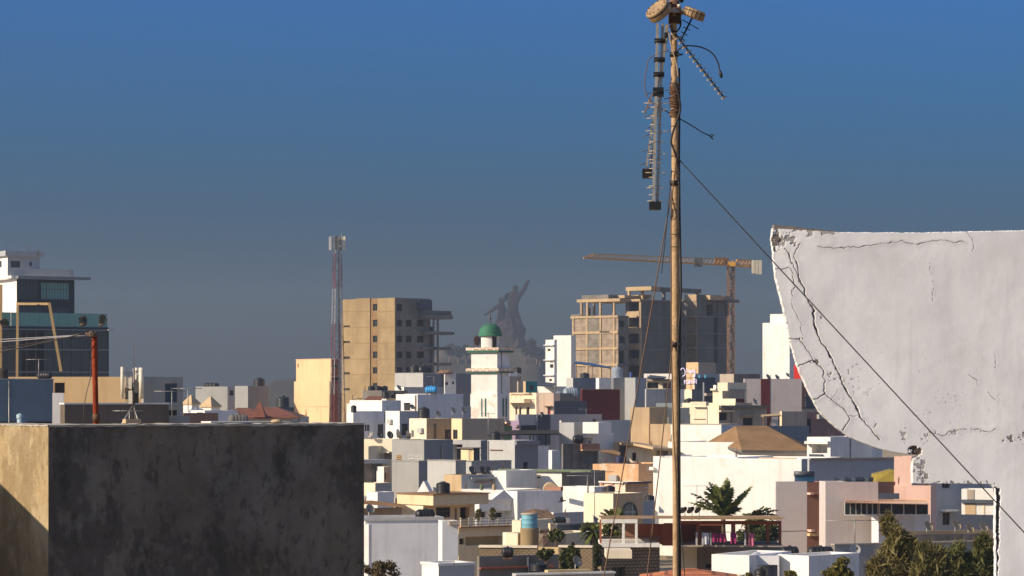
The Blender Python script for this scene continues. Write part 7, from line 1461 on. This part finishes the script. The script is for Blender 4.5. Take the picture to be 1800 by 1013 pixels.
# ---- the bamboo-coloured antenna pole with its aerials
D = 16.0
BAMB = paint('ochre_pole', (.41, .28, .16), .18, .65, 5, fine=30, bump=.25, streak=.7, stain_rgb=(.16, .09, .04), rough=.6); BLK = plain('black_plastic', (.012, .012, .013), .5, var=.3); ALU = plain('dull_aluminium', (.36, .34, .30), .45, .35, var=.15, scale=20); TANP = plain('weathered_plastic', (.33, .22, .12), .65, var=.3, scale=18); RODM = plain('tan_rod', (.46, .34, .20), .5, .2); CABLE = plain('black_cable', (.018, .016, .015), .6, var=.3); BCAB = plain('brown_cable', (.13, .075, .04), .7, var=.3)
full()
def wpt(x, y, d=0.0): return P(x, y, D + d)
def pole():
    b = P(1189, 1013, D); r = empty('antenna_pole', (b.x, D, ZC - 3.2), 'tall tan pole bound with wire and tape, crossing the whole picture', 'pole'); o = r.location
    m = MB(); pts = [Vector((b.x + .004, D, o.z))]; rad = [px(8.0, D)]
    for y, x, w_ in ((1013, 1189, 14.2), (900, 1189, 14.4), (780, 1188.5, 15), (700, 1188, 15.2), (610, 1187.5, 15.0), (605, 1187.5, 15.6), (500, 1187.5, 15.0), (400, 1187, 14.6), (300, 1186.8, 14), (200, 1186, 13.4), (100, 1185, 12.6), (0, 1184, 12.0), (-60, 1183.6, 12.0)): pts.append(wpt(x, y)); rad.append(px(w_ * .45, D))
    m.tube([p - o for p in pts], rad, BAMB, 20); m.build('pole', r)
    t = MB(); t.tube([wpt(1187.5, 610) - o, wpt(1187.5, 602) - o], px(8.6, D), BLK, 18); t.tube([wpt(1194, 606, -.02) - o, wpt(1199, 604, -.02) - o], px(2, D), BLK, 8); t.build('tape_band', r)
    for y in (96, 322): t = MB(); t.tube([wpt(1185.4, y + 4) - o, wpt(1185.3, y - 4) - o], px(8.4, D), BLK, 18); t.tube([wpt(1190, y, -.02) - o, wpt(1200 if y < 200 else 1194, y, -.02) - o], px(1.8, D), BLK, 6); t.build('clamp', r)
    w = MB(); rnd = random.Random(6)
    for i in range(34):
        y = 148 + i * 1.75 + rnd.uniform(-2, 2); tilt = rnd.uniform(-4, 4); rr = px(8.0 + rnd.uniform(-.4, 1.4), D); c = wpt(1186, y); pts = [c + Vector((math.cos(a) * rr, math.sin(a) * rr, tilt * .0032 * math.cos(a) * .9)) - o for a in [2 * math.pi * k / 16 for k in range(17)]]; w.tube(pts, px(.9, D), RUSTM if i % 3 else BCAB, 5, caps=False)
    w.build('wire_binding', r)
    for i in range(9):
        y = 225 + i * 26 + rnd.uniform(-6, 6); rr = px(8.0, D); c = wpt(1186.5, y); tilt = rnd.uniform(-3, 4); w2 = MB(); pts = [c + Vector((math.cos(a) * rr, math.sin(a) * rr, tilt * .0032 * math.cos(a))) - o for a in [2 * math.pi * k / 16 for k in range(17)]]; w2.tube(pts, px(.45, D), BCAB, 5, caps=False); w2.build('wire_tie', r)
    cl = MB(); cl.tube([wpt(1185, 30) - o, wpt(1184.4, 2) - o], px(10, D), RUSTM, 14); cl.box(wpt(1176, 40, -.03) - o, wpt(1196, 14, .04) - o, plain('dark_rust', (.06, .035, .022), .8, var=.4, scale=30)); cl.box(wpt(1172, 22, -.05) - o, wpt(1202, 16, -.035) - o, METAL); cl.tube([wpt(1173, 6, -.04) - o, wpt(1182, 6, -.04) - o], px(2.2, D), BLK, 8); cl.tube([wpt(1190, 12, -.05) - o, wpt(1200, 26, -.05) - o], px(2.4, D), RUSTM, 7); cl.tube([wpt(1192, -6, -.03) - o, wpt(1200, 4, -.03) - o], px(3.5, D), BLK, 8); cl.tube([wpt(1193.5, 8, -.03) - o, wpt(1193.5, 14, -.03) - o], px(3, D), PANEL, 8); cl.tube([wpt(1178, 44, -.03) - o, wpt(1184, 58, -.03) - o], px(2.6, D), RUSTM, 7); cl.build('clamp_cluster', r)
pole()
def drum(name, label, c, axis, rad, thick, nb, mat):
    r = empty(name, c, label, 'antenna housing'); a = Vector(axis).normalized(); M = a.to_track_quat('Z', 'Y').to_matrix().to_4x4(); b = MB()
    b.lathe([(.001, -thick / 2), (rad * .8, -thick / 2), (rad * .97, -thick * .42), (rad, -thick * .3), (rad, thick * .12)], mat, 36, M); b.build('housing', r)
    g = MB(); g.lathe([(rad * .99, thick * .11), (rad * .96, thick * .14), (rad * .96, thick * .22), (rad * .99, thick * .25)], BLK, 36, M); g.build('gasket', r)
    l = MB(); l.lathe([(rad * 1.01, thick * .24), (rad * 1.02, thick * .3), (rad * 1.0, thick * .44), (rad * .94, thick * .5), (rad * .72, thick * .5), (rad * .70, thick * .47), (.001, thick * .46)], mat, 36, M); l.build('lid', r)
    for k in range(nb):
        t = 2 * math.pi * k / nb; q = M @ Vector((math.cos(t) * rad * .84, math.sin(t) * rad * .84, thick * .5)); e = M @ Vector((math.cos(t) * rad * .84, math.sin(t) * rad * .84, thick * .62)); w = MB(); w.tube([q, e], rad * .05, RUSTM, 6); w.build('bolt', r)
    return r
use('AN1')
drum('round_housing', 'round bolted tan housing tilted at the top left of the tan pole', P(445, 185, D - .10), (-.60, -.42, .68), px(205, D), px(170, D), 12, TANP)
drum('round_housing', 'ribbed tan housing seen edge-on at the top right of the tan pole', P(1012, 228, D - .05), (.36, -.10, .93), px(172, D), px(140, D), 10, TANP)
def ribs():
    c = [o for o in bpy.data.objects if o.get('label', '').startswith('ribbed tan')][0]; a = Vector((.36, -.10, .93)).normalized(); M = a.to_track_quat('Z', 'Y').to_matrix().to_4x4(); rad, th = px(172, D), px(140, D)
    for k in range(18):
        t = 2 * math.pi * k / 18; m = MB(); q = Matrix.Rotation(t, 4, 'Z'); m.box((rad * .99, -rad * .03, -th * .5), (rad * 1.05, rad * .03, th * .42), TANP, M @ q); m.build('rib', c)
ribs()
def log_aerial(label, pairs, cap, elements, clamps, group='aerials on the tan pole', boom=None, elm=None, er=.0023, dd=0.0):
    """pairs: boom lines [(p_top, p_bottom, width px)] ; elements: list of ((x,y),(x,y)) ; all in full-photo pixels"""
    full(); c = wpt(*pairs[0][0], dd); r = empty('log_periodic_aerial', c, label, 'aerial', group); o = r.location
    for (a, b, w_, d_) in pairs:
        m = MB(); A, B = wpt(*a, dd + d_) - o, wpt(*b, dd + d_) - o; m.bar(A, B, px(w_, D), boom or ALU, px(w_, D)); m.build('boom', r)
    if cap:
        (x0, y0, x1, y1, d0, d1) = cap; m = MB(); m.box(wpt(x0, y1, dd + d0) - o, wpt(x1, y0, dd + d1) - o, BLK); m.build('end_cap', r)
    for (x0, y0, x1, y1) in clamps:
        m = MB(); m.box(wpt(x0, y1, dd - .028) - o, wpt(x1, y0, dd + .022) - o, BLK); m.tube([wpt(x0, (y0 + y1) / 2, dd - .03) - o, wpt(x1 + 1.0, (y0 + y1) / 2, dd - .03) - o], px(1.2, D), BLK, 6); m.build('clamp', r)
    for (a, b, d0, d1) in elements:
        m = MB(); m.tube([wpt(*a, dd + d0) - o, wpt(*b, dd + d1) - o], er, elm or RODM, 6); m.build('element', r)
    return r
S2 = CROPS['AN2']; S1 = CROPS['AN1']
def q2(x, y): return (S2[0] + S2[2] * x, S2[1] + S2[2] * y)
def q1(x, y): return (S1[0] + S1[2] * x, S1[1] + S1[2] * y)
els = []
for (y, xa, xb) in ((275, 75, 135), (277, 150, 232), (330, 160, 215), (365, 90, 130), (440, 85, 132), (442, 155, 232), (505, 110, 140), (507, 140, 195), (575, 98, 135), (577, 160, 216), (630, 110, 185), (688, 84, 130), (688, 155, 205), (735, 125, 168), (778, 92, 128), (780, 150, 192), (820, 128, 162), (856, 95, 128), (857, 148, 185)):
    els.append((q2(xa, y), q2(xb, y - (22 if y == 330 else 0)), -.01 if xa < 120 else .0, -.03 if xa < 120 else -.02))
for k in range(11):
    y = 300 + k * 52
    els.append((q2(112 - k, y), q2(190 - k * 2, y - 3), -.012, -.012))
log_aerial('long twin boom aerial hanging straight down left of the tan pole', [(q1(422, 385), q2(131, 872), 4.6, -.02), (q1(506, 385), q2(153, 872), 4.6, -.006)], (*q2(107, 866), *q2(172, 906), -.05, .03), els, [(*q1(378, 640), *q1(546, 692)), (*q1(368, 945), *q1(535, 1000)), (*q2(132, 96), *q2(192, 117)), (*q2(129, 187), *q2(189, 234))])
els = []
for (x0, y0, x1, y1) in ((78, 228, 118, 212), (70, 357, 130, 342), (68, 474, 120, 456), (60, 565, 112, 548), (48, 644, 92, 630), (198, 200, 225, 195), (196, 250, 224, 245), (95, 305, 130, 298), (90, 424, 124, 416), (95, 525, 120, 518), (100, 600, 122, 592), (90, 670, 116, 664)):
    els.append((q2(x0, y0), q2(x1, y1), .05, .09))
log_aerial('second aerial slanting down behind the long twin boom one', [(q1(566, 400), q2(86, 676), 3.4, .08), (q1(592, 400), q2(110, 676), 3.2, .10)], (*q2(66, 670), *q2(119, 718), .05, .12), els, [(*q1(536, 545), *q1(586, 602))], elm=plain('dark_rod', (.14, .10, .07), .6))
els = []; A, B = Vector(q1(650, 470)), Vector(q2(552, 246)); dv = (B - A).normalized(); pv = Vector((dv.y, -dv.x))
for i in range(15):
    c = A.lerp(B, .06 + .93 * i / 14); l = 7.2 - .13 * i; a = Vector((-.90, .44)) * l; els.append((tuple(c + a * .75), tuple(c - a * .65), -.05, .03))
log_aerial('black boom aerial with short tan fins sloping right from the tan pole', [(tuple(A), tuple(B), 2.6, 0)], None, els, [], boom=BLK, er=.0052, dd=-.02)
els = [(q1(840, 435), q1(950, 495), 0, 0), (q1(800, 515), q1(908, 575), 0, 0), (q1(760, 590), q1(862, 655), 0, 0), (q1(815, 318), q1(1088, 473), -.01, 0)]
log_aerial('short dark spiked aerial under the edge-on housing', [(q1(978, 300), q1(800, 655), 3.0, .05)], None, els, [], boom=BLK, elm=BLK, er=.0028, dd=.03)
full(); log_aerial('small brown stub aerial low behind the long twin boom', [(q2(126, 218), q2(80, 328), 2.4, .12)], None, [(q2(62, 326), q2(90, 334), .12, .12), (q2(100, 262), q2(128, 266), .12, .12), (q2(88, 296), q2(112, 300), .12, .12)], [], boom=plain('brown_boom', (.22, .12, .06), .7), er=.003)
def cable(label, pts, w_, mat, d=0.0, ends=None, group='loose cables on the tan pole', smooth=8, name='cable'):
    q = []
    pts = [Vector(p if len(p) == 3 else (*p, d)) for p in pts]
    for i in range(len(pts) - 1):
        p0, p1, p2, p3 = pts[max(i - 1, 0)], pts[i], pts[i + 1], pts[min(i + 2, len(pts) - 1)]
        for k in range(smooth):
            t = k / smooth; q.append(.5 * ((2 * p1) + (-p0 + p2) * t + (2 * p0 - 5 * p1 + 4 * p2 - p3) * t * t + (-p0 + 3 * p1 - 3 * p2 + p3) * t ** 3))
    q.append(pts[-1]); W_ = [wpt(p.x, p.y, p.z) for p in q]; o0 = W_[0]; mb = MB(); mb.tube([p - o0 for p in W_], px(w_, D), mat, 7)
    if ends: mb.tube([wpt(*e) - o0 for e in ends[0]], [px(z, D) for z in ends[1]], mat, 8)
    oo = mb.build(name); oo.location = o0; tag(oo, label, 'cable', group); return oo
cable('thick black cable arching right with a plug hanging at its end', [q1(735, 860), q1(780, 790), q1(880, 745), q1(1000, 745), q1(1120, 765), q1(1250, 820), q1(1340, 900), q1(1400, 1013), (1264, 118), (1266, 126)], 1.25, CABLE, -.03, ([(1266, 124, -.03), (1267, 131, -.03), (1268.5, 137, -.03)], [1.5, 3.2, 2.2]))
cable('dark cable looping left around the long twin boom aerial', [q1(600, 830), q1(540, 835), q1(380, 890), (1140, 105), q2(95, 45), q2(80, 130), q2(82, 200), q2(110, 262), q2(150, 298)], .8, BCAB, .04)
cable('thin cable sloping right to a forked plug in the air', [q2(150, 298), q2(190, 315), q2(290, 370), q2(360, 410), q2(420, 448), q2(462, 467)], 1.0, CABLE, .03, ([(*q2(462, 468), .03), (*q2(475, 482), .03), (*q2(486, 490), .03)], [1.0, 1.2, .8]))
cable('small looped cable end of the forked plug', [q2(462, 468), q2(474, 463), q2(486, 465), q2(482, 472), q2(470, 474)], .9, CABLE, .03)
cable('thick dark cable winding down the right side of the tan pole', [(1186, 145, -.04), (1192, 165, -.05), (1196, 190, -.045), (1191, 210, -.05), (1183, 232, -.05), (1180, 250, -.05), (1184, 262, -.05), (1192, 290, -.045), (1194, 330, -.04), (1193, 380, -.04), (1195.5, 430, -.035), (1197, 480, -.035), (1196.5, 530, -.035), (1193, 580, -.04), (1192, 640, -.04), (1193.5, 700, -.04), (1192.5, 800, -.04), (1194, 920, -.04), (1194, 1040, -.04)], 1.9, CABLE)
cable('black cable lying down the back right edge of the tan pole', [(1194, 120, 0), (1194.5, 200, 0), (1194, 280, 0), (1195, 380, .0), (1196.5, 470, 0), (1196, 540, 0), (1194.5, 700, 0), (1195, 850, 0), (1196, 1040, 0)], 1.7, CABLE)
cable('second dark cable crossing the front of the tan pole', [(1190, 250, -.045), (1188, 290, -.05), (1183, 330, -.05), (1180, 370, -.045), (1179.5, 420, -.04), (1180, 500, -.04), (1180, 560, -.04), (1181, 640, -.045), (1184, 760, -.05), (1189, 860, -.05), (1191, 1040, -.05)], 1.1, BCAB)
cable('pale thin rod leaning against the upper tan pole', [q1(598, 510), q1(650, 760), q1(722, 1013), (1192, 135)], .95, RODM, -.045, group=None, name='thin_rod')
cable('small cable loop beside the upper clamp of the tan pole', [q1(620, 600), q1(570, 680), q1(555, 760), q1(600, 820)], .7, BCAB, -.02)
cable('curved black cable under the clamp cluster of the tan pole', [q1(800, 330), q1(790, 430), q1(730, 510), q1(640, 500)], 1.5, CABLE, -.04)
# guy wires
def guy(label, a, b, w_, mat, sag=0.0):
    A, B = P(a[0], a[1], a[2]), P(b[0], b[1], b[2]); n = 24; pts = [A.lerp(B, i / n) + Vector((0, 0, -sag * 4 * (i / n) * (1 - i / n))) for i in range(n + 1)]; mb = MB(); mb.tube([p - A for p in pts], px(w_, D), mat, 6); o = mb.build('guy_wire'); o.location = A; tag(o, label, 'wire', 'guy wires of the tan pole')
guy('long dark guy wire running down right across the cracked wall', (1194, 281, 15.97), (1990, 1140, 14.6), 1.05, CABLE, .004)
guy('brown guy wire running down left from the middle of the tan pole', (1182, 330, 16.0), (1050, 1075, 15.2), 1.25, BCAB, .02)
guy('second brown guy wire, closest to the left side of the tan pole', (1184, 590, 16.0), (1132, 1060, 15.3), 1.05, BCAB, .012)
guy('short dark cable dropping just right of the foot of the tan pole', (1195, 905, 15.96), (1206, 1040, 15.9), .9, CABLE, 0)
guy('dark thin wire beside the left edge of the tan pole', (1181, 300, 15.95), (1163, 480, 15.6), .8, CABLE, .01)
# ================================================================ HAZE
hm = bpy.data.materials.new('haze_air'); hm.use_nodes = True; n = hm.node_tree; n.nodes.clear(); mo = n.nodes.new('ShaderNodeOutputMaterial'); pv = n.nodes.new('ShaderNodeVolumePrincipled')
pv.inputs['Color'].default_value = (.66, .76, .92, 1); pv.inputs['Density'].default_value = HAZE_D; pv.inputs['Anisotropy'].default_value = .2
n.links.new(pv.outputs[0], mo.inputs['Volume'])
mb = MB(); mb.box((-1520, -220, -1), (1520, 3120, 130), hm); ho = mb.build('haze'); tag(ho, kind='stuff')
